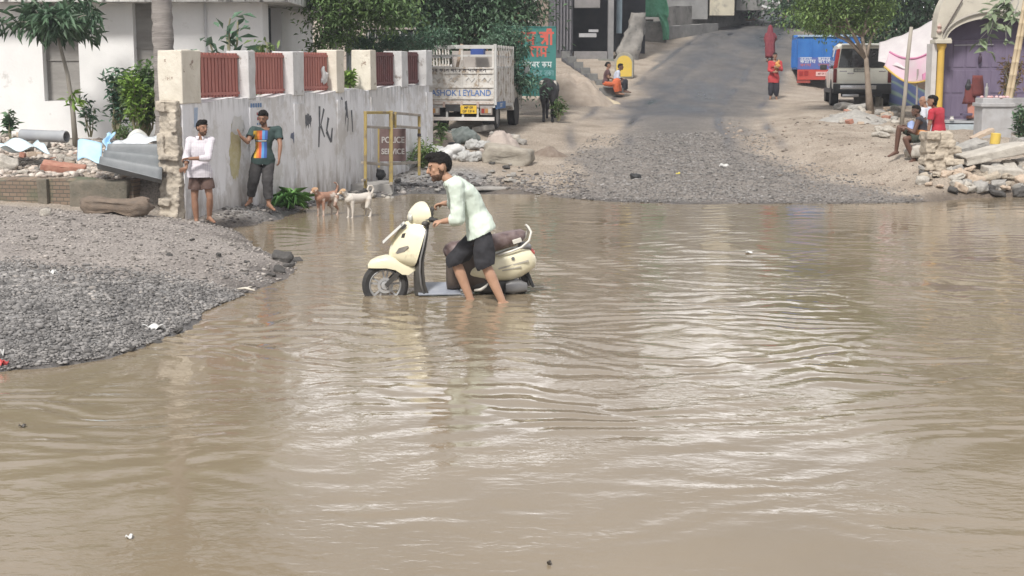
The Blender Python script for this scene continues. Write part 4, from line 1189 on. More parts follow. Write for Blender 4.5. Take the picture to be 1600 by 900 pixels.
# ================================================================== RIGHT SIDE: shrine, awning, rubble
def shrine():
    g = G(1482, 206); Y = g.y + 1.3; z0 = g.z
    t = thing('arched_shrine', 'cream arched shrine front with yellow pillar and purple doors', 'shrine', (at(1560, 100, Y).x, Y, z0)); o = t.location
    x = lambda px, py=100: at(px, py, Y).x - o.x; z = lambda py: at(1500, py, Y).z - o.z
    CREAM = M('shrine_cream', (.50, .47, .40), (.43, .40, .34), 2.5, .9, bump=.2, grime=((.26, .24, .21), 3, .6, .15)); YEL = M('shrine_yellow', (.60, .39, .08), (.52, .34, .08), 3, .6, grime=((.4, .3, .14), 5, .6, .1))
    PUR = M('purple_door', (.130, .105, .165), (.165, .135, .20), 2.2, .65, stretch=(3, 3, .5), grime=((.22, .19, .23), 6, .63, .1)); PURD = M('purple_dark', (.085, .07, .115), (.11, .09, .14), 2, .7)
    cx = 0.0; zs = z(62); rx = x(1562) - x(1480); rz = z(27) - z(62)
    # facade: a slab with an arched opening
    inner = [(cx + rx * math.cos(a), zs + rz * math.sin(a)) for a in np.linspace(math.pi, 0, 29)]
    xo = x(1457); R = []
    mb = MB(); outer = []
    for (xi, zi), a in zip(inner, np.linspace(math.pi, 0, 29)):
        X = (rx + .28) * math.cos(a); 
        ztop = zs + .06 + 1.5 * max(0, math.sin(a)) ** .62 * 1.05
        outer.append((X, ztop))
    for d0, d1 in ((0, .45),):
        R = [[Vector((i[0], d0, i[1])), Vector((q[0], d0, q[1])), Vector((q[0], d1, q[1])), Vector((i[0], d1, i[1]))] for i, q in zip(inner, outer)]
        mb.rings(R)
    mb.build('arch_face', CREAM, t)
    # moulding that follows the arch
    m = MB(); m.tube([(cx + (rx + .10) * math.cos(a), -.03, zs + .02 + (rz + .14) * math.sin(a)) for a in np.linspace(math.pi, 0, 25)], .035, 6); m.build('arch_moulding', M('moulding_grey', (.30, .28, .25), (.36, .34, .3), 4, .9), t)
    for s in (-1, 1):
        X = s * (rx + .10)
        m = MB(); m.lathe([(.13, 0), (.13, .08), (.095, .12), (.088, zs - .30), (.10, zs - .22), (.125, zs - .18), (.125, zs - .10)], (X, .12, 0), 18); m.build('pillar', YEL, t, auto=35)
        m = MB(); m.box((X, .18, zs - .045), (.42, .5, .10), bev=.015); m.box((X - s * .02, .18, zs + .02), (.34, .46, .05)); m.build('capital', CREAM, t)
        m = MB(); m.box((X + s * .17, .35, zs / 2 - .05), (.12, .5, zs - .1)); m.build('jamb', M('jamb_white', (.55, .53, .52), (.46, .44, .42), 3, .9), t)
    zb = z(188)
    m = MB(); m.box((cx, .62, (zb + zs) / 2), (2 * rx + .3, .06, zs - zb)); m.build('door', PUR, t)
    for i in range(8):
        X = -rx + (i + .5) * 2 * rx / 8
        m = MB(); w = 2 * rx / 8 - .05
        for za, zc in ((zb + .06, zb + .62), (zb + .68, zb + 1.28), (zb + 1.34, zs - .04)): m.box((X, .585, (za + zc) / 2), (w, .02, zc - za - .02), bev=.006)
        m.build('door_panel', PUR, t)
    m = MB(); m.prism([(-rx - .1, zs + .005)] + [(p[0], p[1] + .1) for p in inner] + [(rx + .1, zs + .005)], lambda p: Vector((p[0], .58, p[1])), lambda p: Vector((p[0], .64, p[1]))); m.build('lunette', PURD, t)
    m = MB(); m.bar((x(1500), .55, zs - .13), (x(1562), .55, zs - .11), .02, .025); m.build('door_bar', M('pale_strip', (.45, .44, .46), rough=.6), t)
    m = MB(); m.box((cx, .2, zb - .03), (2 * rx + .1, 1.1, .06)); m.build('threshold', M('step_grey', (.36, .37, .38), (.28, .28, .29), 3, .9), t)
    m = MB(); m.box((cx - .1, -.15, (zb - .3) / 2 - .04), (2 * rx, 1.3, zb + .2)); m.build('plinth', M('plinth_blue', (.42, .48, .52), (.34, .38, .40), 3, .85, grime=((.25, .24, .22), 4, .58, .12)), t)
    xl = (1478 - 800) / FPX * (Y + 4.3) - o.x; m = MB(); m.prism([(-rx - .05, .70), (rx + .6, .70), (rx + .6, 4.3), (xl, 4.3)], lambda p: Vector((p[0], p[1], -.1)), lambda p: Vector((p[0], p[1], 3.2))); m.build('hall', CREAM, t)
    m = MB(); p = (x(1541), .5, z(92)); m.ell(p, (.05, .05, .11)); m.ell((p[0], p[1], p[2] + .12), (.03, .03, .04)); m.build('bell', M('bell_dark', (.05, .03, .05), rough=.4), t)
    # painted finial where the arch springs
    m = MB(); q = (x(1465), .0, z(44)); m.lathe([(.05, -.12), (.07, -.08), (.035, -.02), (.06, .04), (.02, .12)], q, 10); m.build('finial', M('finial_red', (.35, .2, .17), (.5, .45, .4), 9, .8), t)
    m = MB(); m.cyl((x(1470), -.06, z(52)), (x(1498), -.06, z(0)), .022, .018, 8); m.build('flag_stick', M('stick_dark', (.12, .10, .09), rough=.9), t)
    return t
SHRINE = shrine()
def shrine_things():
    Y = SHRINE.location.y; zd = at(1500, 188, Y).z
    # lamp stand dressed in red cloth before the doors
    p = at(1520, 183, Y - .1); k = 1 / ppm(Y)
    t = thing('offering_stand', 'red draped offering stand with dark top before the purple doors', 'stand', (p.x, p.y, zd))
    RED = M('cloth_red', (.17, .045, .04), (.12, .035, .035), 6, .85); PINK = M('cloth_salmon', (.50, .22, .16), (.42, .2, .16), 6, .85)
    m = MB(); m.cyl((0, 0, 0), (0, 0, 1.12), .025, .02, 8); m.cyl((0, 0, 0), (0, 0, .05), .16, .12, 14); m.build('pole', M('iron', (.05, .05, .05), rough=.6), t)
    def fold(name, x, z0, z1, w0, w1, mat, y=0):
        m = MB(); m.rings([[(x + (w0 + (w1 - w0) * j / 6) * math.cos(a) * (1 + .16 * math.sin(5 * a + j)), y + .6 * (w0 + (w1 - w0) * j / 6) * math.sin(a), z0 + (z1 - z0) * j / 6) for a in np.linspace(0, 6.28, 25)[:-1]] for j in range(7)]); m.build(name, mat, t, True)
    fold('red_drape', -.10, .42, .92, .17, .10, RED); fold('red_drape', .07, .62, 1.14, .16, .12, RED, -.03); fold('pink_drape', .0, .05, .45, .15, .13, PINK)
    m = MB(); m.lathe([(.02, .9), (.07, .95), (.09, 1.05), (.06, 1.12), (.03, 1.22)], (-.15, 0, -.18), 10); m.build('dark_urn', M('urn_dark', (.03, .03, .035), rough=.5), t)
    m = MB(); m.box((-.20, -.1, .16), (.26, .2, .06), bev=.01); m.build('purple_stool', M('purple_dark'  , (.085, .07, .115)), t)
    m = MB(); m.lathe([(.04, 0), (.045, .3), (.02, .36), (.02, .42)], (.30, -.05, .52), 12); m.build('white_candle', M('candle_white', (.62, .62, .6), rough=.5), t)
    m = MB(); m.lathe([(.0, 0), (.05, .01), (.06, .05), (.035, .09), (.05, .12)], (-.62, -.28, .0), 12); o = m.build('small_pot', M('pot_white', (.52, .5, .48), (.44, .42, .4), 9, .7)); o.location = t.location; tag(o, 'small whitish pot on the shrine step beside the yellow pillar', 'pot')
    # pedestal and its block
    def pedestal(name, px0, px1, py0, py1, Yq, label, crown_):
        g = G((px0 + px1) / 2, py1); Yq = g.y; k = 1 / ppm(Yq); w = (px1 - px0) * k; h = (py1 - py0) * k
        t = thing(name, label, 'pedestal', g); MAT = M('pedestal_white', (.42, .42, .43), (.32, .31, .31), 3, .9, grime=((.22, .2, .19), 4, .6, .12))
        m = MB(); m.box((0, .3, h * .36), (w, .6, h * .72 + .2), bev=.015); m.build('block', MAT, t)
        m = MB(); m.box((0, .3, h * .72 + .05), (w * 1.12, .68, .09), bev=.015); m.box((0, .3, h * .72 + .15), (w * .98, .58, .12), bev=.015)
        m.build('cornice', MAT, t)
        if crown_:
            r = random.Random(3)
            for i in range(9):
                s = MB(); s.ell((r.uniform(-.4, .4) * w, r.uniform(0, .4), h * .72 + .23), (.045, .045, .035)); s.build('offering', M('offering_pink', (.45, .22, .22), (.6, .45, .45), 9, .8), t)
        return t
    pedestal('pedestal', 1533, 1580, 150, 216, 0, 'whitish square pedestal with pink offerings on top before the shrine', True)
    pedestal('gate_post_block', 1576, 1604, 152, 206, 0, 'pale blue white masonry block at the right edge behind the bamboo pole', False)
shrine_things()

def poles():
    BAM = M('bamboo', (.50, .41, .28), (.40, .32, .21), 6, .6, stretch=(1, 1, .3), grime=((.25, .19, .12), 8, .6, .08))
    g = G(1562, 214)
    t = thing('bamboo_pole', 'tall pair of pale bamboo poles leaning in front of the pedestal', 'pole', g)
    for dx in (0, .085):
        top = at(1606 + dx * 60, -25, g.y - .1) - g; m = MB(); b = Vector((dx, 0, -.05)); n = 13
        pts = []; rr = []
        for i in range(n):
            for e in (-.012, 0, .012):
                if (i == 0 and e < 0) or (i == n - 1 and e > 0): continue
                pts.append(b.lerp(top, min(max(i / (n - 1) + e * .4, 0), 1))); rr.append(.052 * (1 - .25 * i / n) * (1.0 if e else 1.16))
        m.tube(pts, rr, 10); m.build('bamboo', BAM, t, smooth=True)
    g = G(1408, 197); top = at(1424, 42, g.y) - g
    m = MB(); m.tube([(0, 0, -.1), top * .33 + Vector((.02, 0, 0)), top * .66 + Vector((-.01, 0, 0)), top], [.055, .05, .05, .045], 10)
    o = m.build('wooden_pole', M('grey_pole', (.27, .24, .20), (.34, .31, .27), 5, .9, stretch=(1, 1, .2)), smooth=True); o.location = g; tag(o, 'plain grey wooden pole standing before the white and pink awning', 'pole')
poles()

def awning():
    Y = SHRINE.location.y + 2.0
    p = at(1420, 110, Y); t = thing('cloth_awning', 'white and pink cloth awning stretched beside the shrine', 'awning', p); o = p
    c = [at(1372, 96, Y + 1.2) - o, at(1462, 120, Y - .2) - o, at(1374, 66, Y + 2.4) - o, at(1474, 22, Y + 1.4) - o]
    grid_sheet('white_cloth', lambda u, v: bil(c, u, v) + Vector((0, -.05 * math.sin(u * 8) * (1 - v), -.16 * math.sin(u * 3.14) * v * .5 + .012 * math.sin(u * 23 + v * 9))), 34, 18, M('awning_white', (.72, .69, .70), (.66, .62, .64), 3, .8, trans=.3), t)
    c2 = [at(1380, 104, Y + 1.0) - o, at(1460, 122, Y - .32) - o, at(1388, 80, Y + 1.3) - o, at(1460, 80, Y - .02) - o]
    PK = M('awning_pink', (.72, .50, .60), (.68, .58, .62), 2.2, .8, trans=.3); MG = M('awning_magenta', (.70, .26, .45), (.66, .32, .48), 4, .8, trans=.3)
    def sag(u, v): return Vector((0, -.06 * math.sin(u * 9 + v * 3) - .08, -.30 * math.sin(u * 3.14) * (1 - .3 * v) + .06 * u))
    grid_sheet('pink_cloth', lambda u, v: bil(c2, u, v) + sag(u, v), 30, 12, PK, t)
    grid_sheet('magenta_fold', lambda u, v: bil(c2, .74 + .25 * u, u * .05 + v * (.2 + .8 * u)) + sag(.74 + .25 * u, v) + Vector((0, -.03, 0)), 10, 10, MG, t)
    m = MB(); m.tube([tuple(bil(c2, u, 1) + sag(u, 1) + Vector((0, -.04, -.02))) for u in np.linspace(0, .98, 18)], .03, 6); m.build('pink_swag', MG, t, True)
    m = MB(); m.tube([tuple(bil(c2, u, 0) + sag(u, 0) + Vector((0, -.03, 0))) for u in np.linspace(0, 1, 18)], .028, 6); m.build('yellow_hem', M('hem_yellow', (.6, .42, .1), rough=.8), t, True)
    # dark shed space below
    m = MB(); a = at(1386, 165, Y + .9); b = at(1462, 100, Y + .9); Ys = G(1400, 166).y + 1.2; a = at(1396, 168, Ys); b = at(1470, 96, Ys); m.box(((a.x + b.x) / 2 - o.x, Ys + 1.2 - o.y, (a.z + b.z) / 2 - o.z), (b.x - a.x, 2.4, b.z - a.z)); m.build('shed_wall', M('shed_brown', (.10, .07, .055), (.15, .11, .085), 4, .9), t)
    for px in (1432, 1452):
        m = MB(); m.cyl(at(px, 168, Y + .1) - o, at(px + 2, 108, Y + .1) - o, .025, n=8); m.build('awning_post', M('post_grey', (.34, .31, .29), rough=.9), t)
    # patterned blue tarpaulin
    g = G(1400, 166); Yt = g.y + .3
    c3 = [at(1374, 168, Yt - .1), at(1458, 166, Yt - .3), at(1378, 104, Yt + .5), at(1458, 147, Yt)]
    m_ = bpy.data.materials.new('patterned_tarp'); m_.use_nodes = True; N, L = m_.node_tree.nodes, m_.node_tree.links
    tc = N.new('ShaderNodeTexCoord'); w1 = N.new('ShaderNodeTexWave'); w1.inputs['Scale'].default_value = 1.25; w1.inputs['Distortion'].default_value = 2.5; w1.inputs['Detail'].default_value = 1
    w1.bands_direction = 'DIAGONAL'; L.new(tc.outputs['Object'], w1.inputs['Vector'])
    rp = N.new('ShaderNodeValToRGB'); rp.color_ramp.elements[0].position = .62; rp.color_ramp.elements[0].color = (.022, .035, .105, 1); rp.color_ramp.elements[1].position = .95; rp.color_ramp.elements[1].color = (.075, .115, .095, 1)
    L.new(w1.outputs['Fac'], rp.inputs['Fac']); L.new(rp.outputs['Color'], N['Principled BSDF'].inputs['Base Color']); N['Principled BSDF'].inputs['Roughness'].default_value = .7
    grid_sheet('blue_tarpaulin', lambda u, v: bil(c3, u, v) + Vector((0, .07 * math.sin(u * 10 + v * 2) * (1 - .5 * v), -.05 * math.sin(u * 3.14) * v)), 26, 12, m_)
    tag(SC.objects['blue_tarpaulin'], 'patterned dark blue tarpaulin sloping down below the pink cloth', 'tarpaulin')
    c4_ = [at(1366, 168, Yt - .5), at(1379, 168, Yt - .4), at(1374, 118, Yt + .1), at(1381, 116, Yt + .2)]
    grid_sheet('grey_curtain', lambda u, v: bil(c4_, u, v) + Vector((0, .05 * math.sin(u * 12), 0)), 10, 6, M('curtain_grey', (.36, .33, .28), (.28, .26, .22), 5, .9))
    tag(SC.objects['grey_curtain'], 'narrow grey cloth flap hanging between the parked car and the blue tarpaulin', 'cloth')
awning()

def right_bank():
    r = random.Random(31)
    lab = 'loose brick or stone in the heap around the small tree behind the parked car'
    for i in range(64):
        px = r.uniform(1288, 1402); py = r.uniform(172, 196)
        if py < 172 + max(0, (1330 - px)) * .45: continue
        w = r.uniform(7, 17); b = r.random() < .5
        rock_px('heap_brick' if b else 'heap_stone', r.choice(BRICKME if b else STONES), r.choice([BRICK_TAN, STONE_PALE, BRICK_TAN, BRICK_RED] if b else [STONE_PALE, STONE_GREY]), px, py, w, w * r.uniform(.4, .7), lab, 'brick' if b else 'stone', 'brick heap by the small tree', r=r)
    mound('rubble_heap', 'low grey heap of broken masonry under the small tree', 'rubble heap', (1352, 194), 120, 15, 2.2, STONE_GREY, 9)
    for i, (px, py, w, h) in enumerate(((1318, 168, 28, 12), (1350, 160, 30, 20), (1340, 171, 34, 16))):
        rock_px('tree_foot_stone', STONES[i + 3], STONE_GREY, px, py + 4, w, h, 'grey boulder piled against the trunk of the small tree', 'stone', 'boulders at the tree foot', r=r)
    rock_px('white_bit', STONES[1], STONE_PALE, 1346, 177, 13, 11, 'white lump of plaster at the front of the brick heap', 'stone', r=r)
    for px, py, w in ((1382, 216, 22), (1376, 205, 16), (1390, 208, 18), (1371, 214, 14)):
        rock_px('wayside_stone', STONES[px % 9], STONE_PALE, px, py, w, w * .55, 'pale stone lying behind the seated man in the dark vest', 'stone', 'stones behind the seated men', r=r)
    # broken stone wall where the men sit, and the slabs beside it
    g = G(1462, 268); k = 1 / ppm(g.y)
    t = thing('broken_wall', 'short broken stub of pale masonry beside the man in red', 'wall', g)
    rr = random.Random(8); mb = MB(); z = 0.0; a = at(1446, 268, g.y) - g; b = at(1493, 215, g.y) - g; H_ = b.z
    while z < H_:
        hh = rr.uniform(.10, .17); x = a.x + rr.uniform(-.02, .03)
        while x < b.x - .08 * (z / H_):
            w = rr.uniform(.14, .30); mb.box((x + w / 2, .25 + rr.uniform(-.04, .04), z + hh / 2), (w - .008, .5 + rr.uniform(-.06, .06), hh - .008), Euler((rr.uniform(-.06, .06), rr.uniform(-.08, .08), rr.uniform(-.06, .06))).to_matrix()); x += w
        z += hh
    me = remesh(mb, 'masonry', .016, 1, .014, 8, 3); displace_mesh(me, .008, 22, 4); link_mesh('masonry', me, M('wall_stone_warm', (.47, .41, .33), (.33, .285, .23), 6, .95, bump=.8, bscale=20), t)
    def slab(px, py, w, h, tilt, dep, label, me=SLAB[0], mat=STONE_PALE, yaw=0.0, lift=0, dz=0.0):
        rock_px('stone_slab', me, mat, px, py, w, h, label, 'slab', rot=(.08, tilt, yaw), dep=dep, lift=lift, r=r)
    slab(1550, 262, 100, 17, -.22, .9, 'longest pale stone slab tilted across the right bank', SLAB[1], lift=.20)
    slab(1512, 250, 52, 16, -.25, .7, 'tilted grey slab leaning on the rubble left of the yellow tin', SLAB[2], STONE_GREY, .2, .18)
    slab(1566, 276, 58, 14, .06, .8, 'flat pale slab under the longest tilted one at the right edge', SLAB[3], STONE_PALE, lift=.02)
    slab(1594, 240, 26, 18, .3, .6, 'grey block at the right edge beside the longest slab', SLAB[0], STONE_GREY, lift=.12)
    slab(1600, 262, 30, 12, -.1, .7, 'pale slab cut by the right edge of the picture', SLAB[2], lift=.05)
    slab(1533, 236, 34, 7, -.45, .35, 'thin pale board propped above the yellow tin', SLAB[1], BRICK_TAN, lift=.32)
    gt = G(1566, 244); o = MB().lathe([(.0, 0), (.17, 0), (.17, .36), (.15, .38), (.15, .36), (0, .34)], (0, 0, 0), 20, mat=Matrix.Scale(.62, 3)).build('yellow_tin', M('tin_yellow', (.62, .45, .08), (.55, .40, .1), 4, .5), auto=40)
    o.location = (gt.x, gt.y + .5, gt.z + .22); o.rotation_euler = (.0, .1, .4); tag(o, 'yellow tin lodged between the slabs on the right bank', 'tin')
    lab = 'broken stone in the earth bank at the right water edge'
    for i in range(60):
        px = r.uniform(1440, 1640); py = r.uniform(262, 300) - max(0, 1470 - px) * .2
        w = r.uniform(8, 26)
        rock_px('bank_stone', r.choice(STONES), r.choice([STONE_PALE, M('wall_stone_warm', (.5, .43, .33)), STONE_GREY, BRICK_TAN]), px, py, w, w * r.uniform(.45, .7), lab, 'stone', 'stones of the right bank', r=r)
    for px, py, w in ((1446, 276, 20), (1488, 302, 18), (1558, 306, 22), (1592, 305, 24), (1543, 300, 20), (1528, 296, 16)):
        rock_px('dark_bank_stone', STONES[px % 9], STONE_DARK, px, py, w, w * .5, 'dark wet stone at the foot of the right bank', 'stone', 'dark stones of the right bank', r=r)
    m = MB(); m.ell((0, 0, .05), (.16, .10, .07)); m.ell((.14, .03, .05), (.1, .08, .06)); m.ell((-.1, -.02, .04), (.09, .08, .05)); me = remesh(m, 'plastic_bag', .015, 2, .02, 12, 3)
    o = link_mesh('plastic_bag', me, M('bag_white', (.66, .64, .58), (.56, .55, .5), 9, .5), None, True); o.location = G(1509, 300); tag(o, 'crumpled white plastic bag at the foot of the right bank', 'bag')
right_bank()

# ================================================================== TREES AND PLANTS
def palm():
    g = G(262, 206, 22); Y = 27.0; X = (262 - 800) / FPX * Y; z = gz(X, Y)
    t = thing('palm_tree', 'thick ringed grey palm trunk before the white building', 'palm', (X, Y, z))
    n = 70; pts = []; rr = []
    for i in range(n):
        f = i / (n - 1); pts.append((.02 - .02 * f + .12 * (1 - f) ** 3 * 0, 0, f * 7.6)); rr.append((.205 - .045 * f) * (1 + (.035 if i % 2 else -.02)))
    m = MB(); m.tube(pts, rr, 18); me = m.mesh('trunk'); displace_mesh(me, .018, 5, 2); link_mesh('trunk', me, M('palm_bark', (.19, .172, .162), (.28, .258, .24), 2.2, .9, bump=.8, bscale=9, stretch=(.6, .6, 5), grime=((.11, .10, .095), 3.2, .6, .1)), t, True)
    r = np.random.default_rng(4); m = MB(); P = []; D = []; Nn = []
    for k in range(17):
        a = k * 2.4; el = r.uniform(.1, 1.1); L = r.uniform(2.2, 3.0); pts = []
        for i in range(9):
            f = i / 8; pts.append(np.array([math.cos(a) * L * f * math.cos(el * (1 - .6 * f)), math.sin(a) * L * f * math.cos(el * (1 - .6 * f)), 7.5 + L * .55 * f * math.sin(el) * 1.4 - 1.5 * f * f]))
        m.tube([tuple(p) for p in pts], [.03 * (1 - .1 * i) for i in range(9)], 5)
        for i in range(1, 8):
            for s in (-1, 1):
                for q in range(7):
                    f = q / 7; p = pts[i] * (1 - f) + pts[i + 1] * f; tdir = pts[i + 1] - pts[i]; tdir /= np.linalg.norm(tdir)
                    side = np.cross(tdir, [0, 0, 1]); side /= np.linalg.norm(side) + 1e-9
                    P.append(p); D.append(side * s + tdir * .7 + np.array([0, 0, -.4])); Nn.append([0, 0, 1])
    m.build('frond_rib', LEAF['mid'], t)
    me = leaf_mesh('fronds', np.array(P), np.array(D), np.array(Nn, float), .55, .05, 3, .3); link_mesh('fronds', me, LEAF['mid'], t)
palm()
def young_tree():
    Y = 28.6; X = (121 - 800) / FPX * Y; z = gz(X, Y); k = 1 / ppm(Y)
    top = (100 - 121) * k; H = (208 - 34) * k
    t = thing('young_tree', 'thin young tree with a drooping umbrella of long leaves', 'tree', (X, Y, z))
    m = MB(); pts = [(0, 0, -.05), (-.03, 0, H * .35), (-.10, 0, H * .65), (top, 0, H), (top - .03, 0, H + .5)]
    m.tube(pts, [.06, .048, .04, .03, .012], 10)
    r = np.random.default_rng(8); P = []; D = []
    for a in r.uniform(0, 6.28, 17):
        L = r.uniform(.25, 1.25); e = (top + math.cos(a) * L - .1, math.sin(a) * L, H + .3 + r.uniform(-.3, .35)); b = limb_to((top, 0, H + .1), e, random.Random(int(a * 9)), 5, .04); m.tube(b, [.02, .016, .012, .009, .005], 5)
        for p in b[1:]:
            for q in range(20):
                P.append(np.array(p) + r.normal(size=3) * .09); d = rand_dirs(1, r)[0] * 1.0 + np.array([math.cos(a) * .5, math.sin(a) * .5, -.5]); D.append(d)
    m.build('trunk', M('young_bark', (.30, .28, .245), (.22, .20, .17), 6, .9, stretch=(1, 1, .3)), t, smooth=True)
    P = np.array(P); D = np.array(D); Nn = rand_dirs(len(P), r) * .6 + np.array([0, 0, 1]); me = leaf_mesh('crown', P, D, Nn, r.uniform(.16, .42, len(P)), .07, 3, .22); link_mesh('crown', me, M('leaf_young', (.055, .11, .065), (.10, .165, .095), 1.5, .5, island=.45, trans=.25), t)
    # a low side shoot
    P = rand_dirs(26, r) * .12 + np.array([-.02, -.02, H * .42]); D = rand_dirs(26, r) + np.array([.3, 0, -.3]); me = leaf_mesh('side_shoot', P, D, rand_dirs(26, r) + np.array([0, 0, 1]), .24, .07, 3, .2); link_mesh('side_shoot', me, LEAF['bright'], t)
young_tree()
def plant(name, label, cat, px, py, Y, h_px, w_px, n, ln, leaf, seed, stems=5, ratio=.4, up=.4, whorls=None, group=None, z=None):
    k = 1 / ppm(Y); X = (px - 800) / FPX * Y; z = at(px, py, Y).z if z is None else z
    H = h_px * k; W = w_px * k / 2; r = np.random.default_rng(seed); R = random.Random(seed)
    t = thing(name, label, cat, (X, Y, z), 0, group); m = MB(); P = []; D = []
    for s in range(stems):
        a = R.uniform(0, 6.28); e = Vector((math.cos(a) * W * R.uniform(.2, .9), math.sin(a) * W * R.uniform(.2, .8), H * R.uniform(.65, 1.0)))
        if s == 0: e = Vector((R.uniform(-.1, .1) * W, 0, H))
        b = limb_to((R.uniform(-.1, .1) * W, 0, -.05), e, R, 6, .05 * H); m.tube(b, [.018 * (1 - .13 * i) * max(1, H) for i in range(6)], 5)
        for i in range(n // stems):
            f = R.uniform(.3, 1.02); q = f * 5; i0 = min(int(q), 4); p = b[i0].lerp(b[i0 + 1], q - i0)
            P.append(np.array(p) + r.normal(size=3) * W * .16); d = rand_dirs(1, r)[0]; d[2] = d[2] * .6 + up - .2; D.append(d)
    m.build('stem', M('green_stem', (.20, .20, .12), (.26, .24, .16), 5, .8), t)
    me = leaf_mesh('leaves', np.array(P), np.array(D), rand_dirs(len(P), r) * .6 + np.array([0, 0, 1]), ln * r.uniform(.6, 1.25, len(P)), ln * ratio, seed, .2); link_mesh('leaves', me, leaf, t); return t
plant('leafy_bush', 'dense green bush growing against the end of the boundary wall', 'bush', 230, 214, 27.6, 104, 86, 2600, .15, LEAF['mid'], 3, 16, .5)
plant('bush_sprig', 'bright leafed sprig standing above the dense bush', 'bush', 216, 206, 27.2, 92, 60, 560, .14, LEAF['bright'], 9, 8, .45)
plant('feathery_sapling', 'feathery sapling with thin leaves left of the dense bush', 'sapling', 186, 212, 28.0, 100, 66, 420, .17, LEAF['blue'], 5, 7, .3)
plant('tiny_sapling', 'small sparse sapling just right of the thin young tree', 'sapling', 144, 210, 29.2, 52, 40, 90, .17, LEAF['blue'], 6, 4, .35)
plant('dark_seedling', 'dark broad leafed seedling at the left edge before the white wall', 'seedling', 20, 214, 29.0, 42, 26, 70, .19, LEAF['dark'], 7, 3, .5)
plant('weed_tuft', 'low weed at the foot of the grey pipe', 'weed', 200, 218, 26.0, 16, 46, 120, .13, LEAF['mid'], 17, 5, .35)
plant('tall_weed', 'spreading broad leafed plant rising above the first red grille', 'plant', 362, 120, 25.6, 212, 110, 150, .30, LEAF['blue'], 15, 8, .42, z=.85)
plant('fern_spray', 'pale green spray showing above the second red grille', 'plant', 420, 110, 26.6, 176, 80, 320, .2, LEAF['light'], 16, 9, .3, z=.85)
plant('wall_gap_plant', 'bright green plant filling the gap in the boundary wall', 'plant', 548, 138, 28.0, 26, 26, 150, .16, LEAF['bright'], 18, 8, .4)
# trees over and behind the boundary wall
def tree_px(name, label, px, Y, r0, topz, blobs, n, ln, leaf, seed, bark=BARK, clump=.4, clumps=70, nlimb=8, lean=0.0, group=None, ratio=.42, down=.35):
    """blobs given in pixels: (px, py, rx, ry)"""
    X = (px - 800) / FPX * Y; z = gz(X, Y); k = 1 / ppm(Y)
    bl = []
    for bx_, by_, rx_, ry_ in blobs:
        c = at(bx_, by_, Y); bl.append(((c.x - X, 0, c.z - z), (rx_ * k, rx_ * k * .85, ry_ * k)))
    zt = topz
    return tree(name, label, 'tree', (X, Y, z), [(0, 0, -.2), (lean * .3, .03, zt * .35), (lean * .6, -.04, zt * .7), (lean, 0, zt)], r0, bl, n, ln, leaf, seed, bark, clump, clumps, group, nlimb, down, ratio)
tree_px('light_tree', 'light green spreading tree over the middle of the boundary wall', 528, 33.5, .12, 2.8, [(522, 34, 34, 36), (508, 66, 20, 16), (600, 14, 44, 26), (560, -8, 60, 22), (508, -6, 34, 24)], 8500, .125, LEAF['mid'], 21, BARK_PALE, .24, 90, 12, ratio=.42, down=.1)
tree_px('hedge_tree', 'pale feathery foliage just above the wall beside the dark grille bays', 600, 34.5, .07, 1.6, [(590, 70, 46, 8), (640, 66, 36, 8), (668, 58, 30, 6)], 3600, .12, LEAF['blue'], 22, BARK, .16, 60, 6, ratio=.28, down=.1)
tree_px('big_dark_tree', 'big dark leafy tree towering behind the parked truck', 715, 42, .28, 4.4, [(715, 30, 92, 55), (670, 10, 60, 60), (770, 20, 55, 50), (720, -40, 110, 40), (650, -26, 60, 36), (790, -36, 60, 36)], 30000, .17, LEAF['dark'], 23, BARK, .48, 150, 12, down=.1)
tree_px('truck_side_tree', 'bluish green shrubby tree between the truck and the green board', 806, 38.5, .07, 1.4, [(800, 104, 12, 30), (816, 132, 14, 24), (790, 58, 26, 18), (808, 80, 12, 14)], 3600, .11, LEAF['blue'], 24, BARK, .2, 50, 6, down=.1)
tree_px('roadside_tree', 'small bright green tree with a bent trunk in front of the parked car', 1357, 41.2, .105, 2.2, [(1330, 12, 62, 26), (1272, 18, 32, 24), (1366, 36, 26, 14), (1320, -45, 84, 36), (1296, 38, 30, 10)], 15000, .115, LEAF['light'], 25, M('roadside_bark', (.22, .18, .145), (.33, .27, .22), 5, .95, bump=.7, bscale=14), .26, 110, 12, lean=-.35, down=.1)
tree_px('dark_back_tree', 'dark tree behind the white awning', 1420, 62, .3, 4.5, [(1420, 20, 60, 48), (1395, -40, 90, 60), (1440, 60, 40, 30)], 14000, .24, LEAF['dark'], 26, BARK, .8, 60, 8)
tree_px('dark_lane_tree', 'dark tree rising behind the blue truck', 1300, 74, .35, 5.5, [(1290, 10, 70, 50), (1350, -20, 80, 70), (1250, -40, 50, 50), (1330, 60, 60, 34)], 14000, .26, LEAF['dark'], 27, BARK, .9, 60, 8)
tree_px('right_edge_tree', 'dark leafy tree at the right edge beside the shrine', 1612, 38.4, .2, 3.6, [(1640, 30, 60, 55), (1600, -30, 70, 60), (1650, -90, 110, 80), (1560, -20, 46, 26)], 12000, .16, LEAF['dark'], 28, BARK_PALE, .45, 80, 10)
tree_px('crest_tree', 'distant green tree on the crest above the ramp wall', 1190, 120, .4, 6, [(1180, -40, 60, 40), (1230, -60, 60, 46)], 7000, .4, LEAF['mid'], 29, BARK, 1.2, 40, 6)
tree_px('hill_tree', 'tall hazy tree on the hill behind the retaining wall house', 1085, 98, .5, 9, [(1085, -150, 90, 90), (1010, -190, 80, 90), (1140, -110, 60, 60)], 9000, .5, LEAF['dark'], 51, BARK, 1.5, 60, 8)
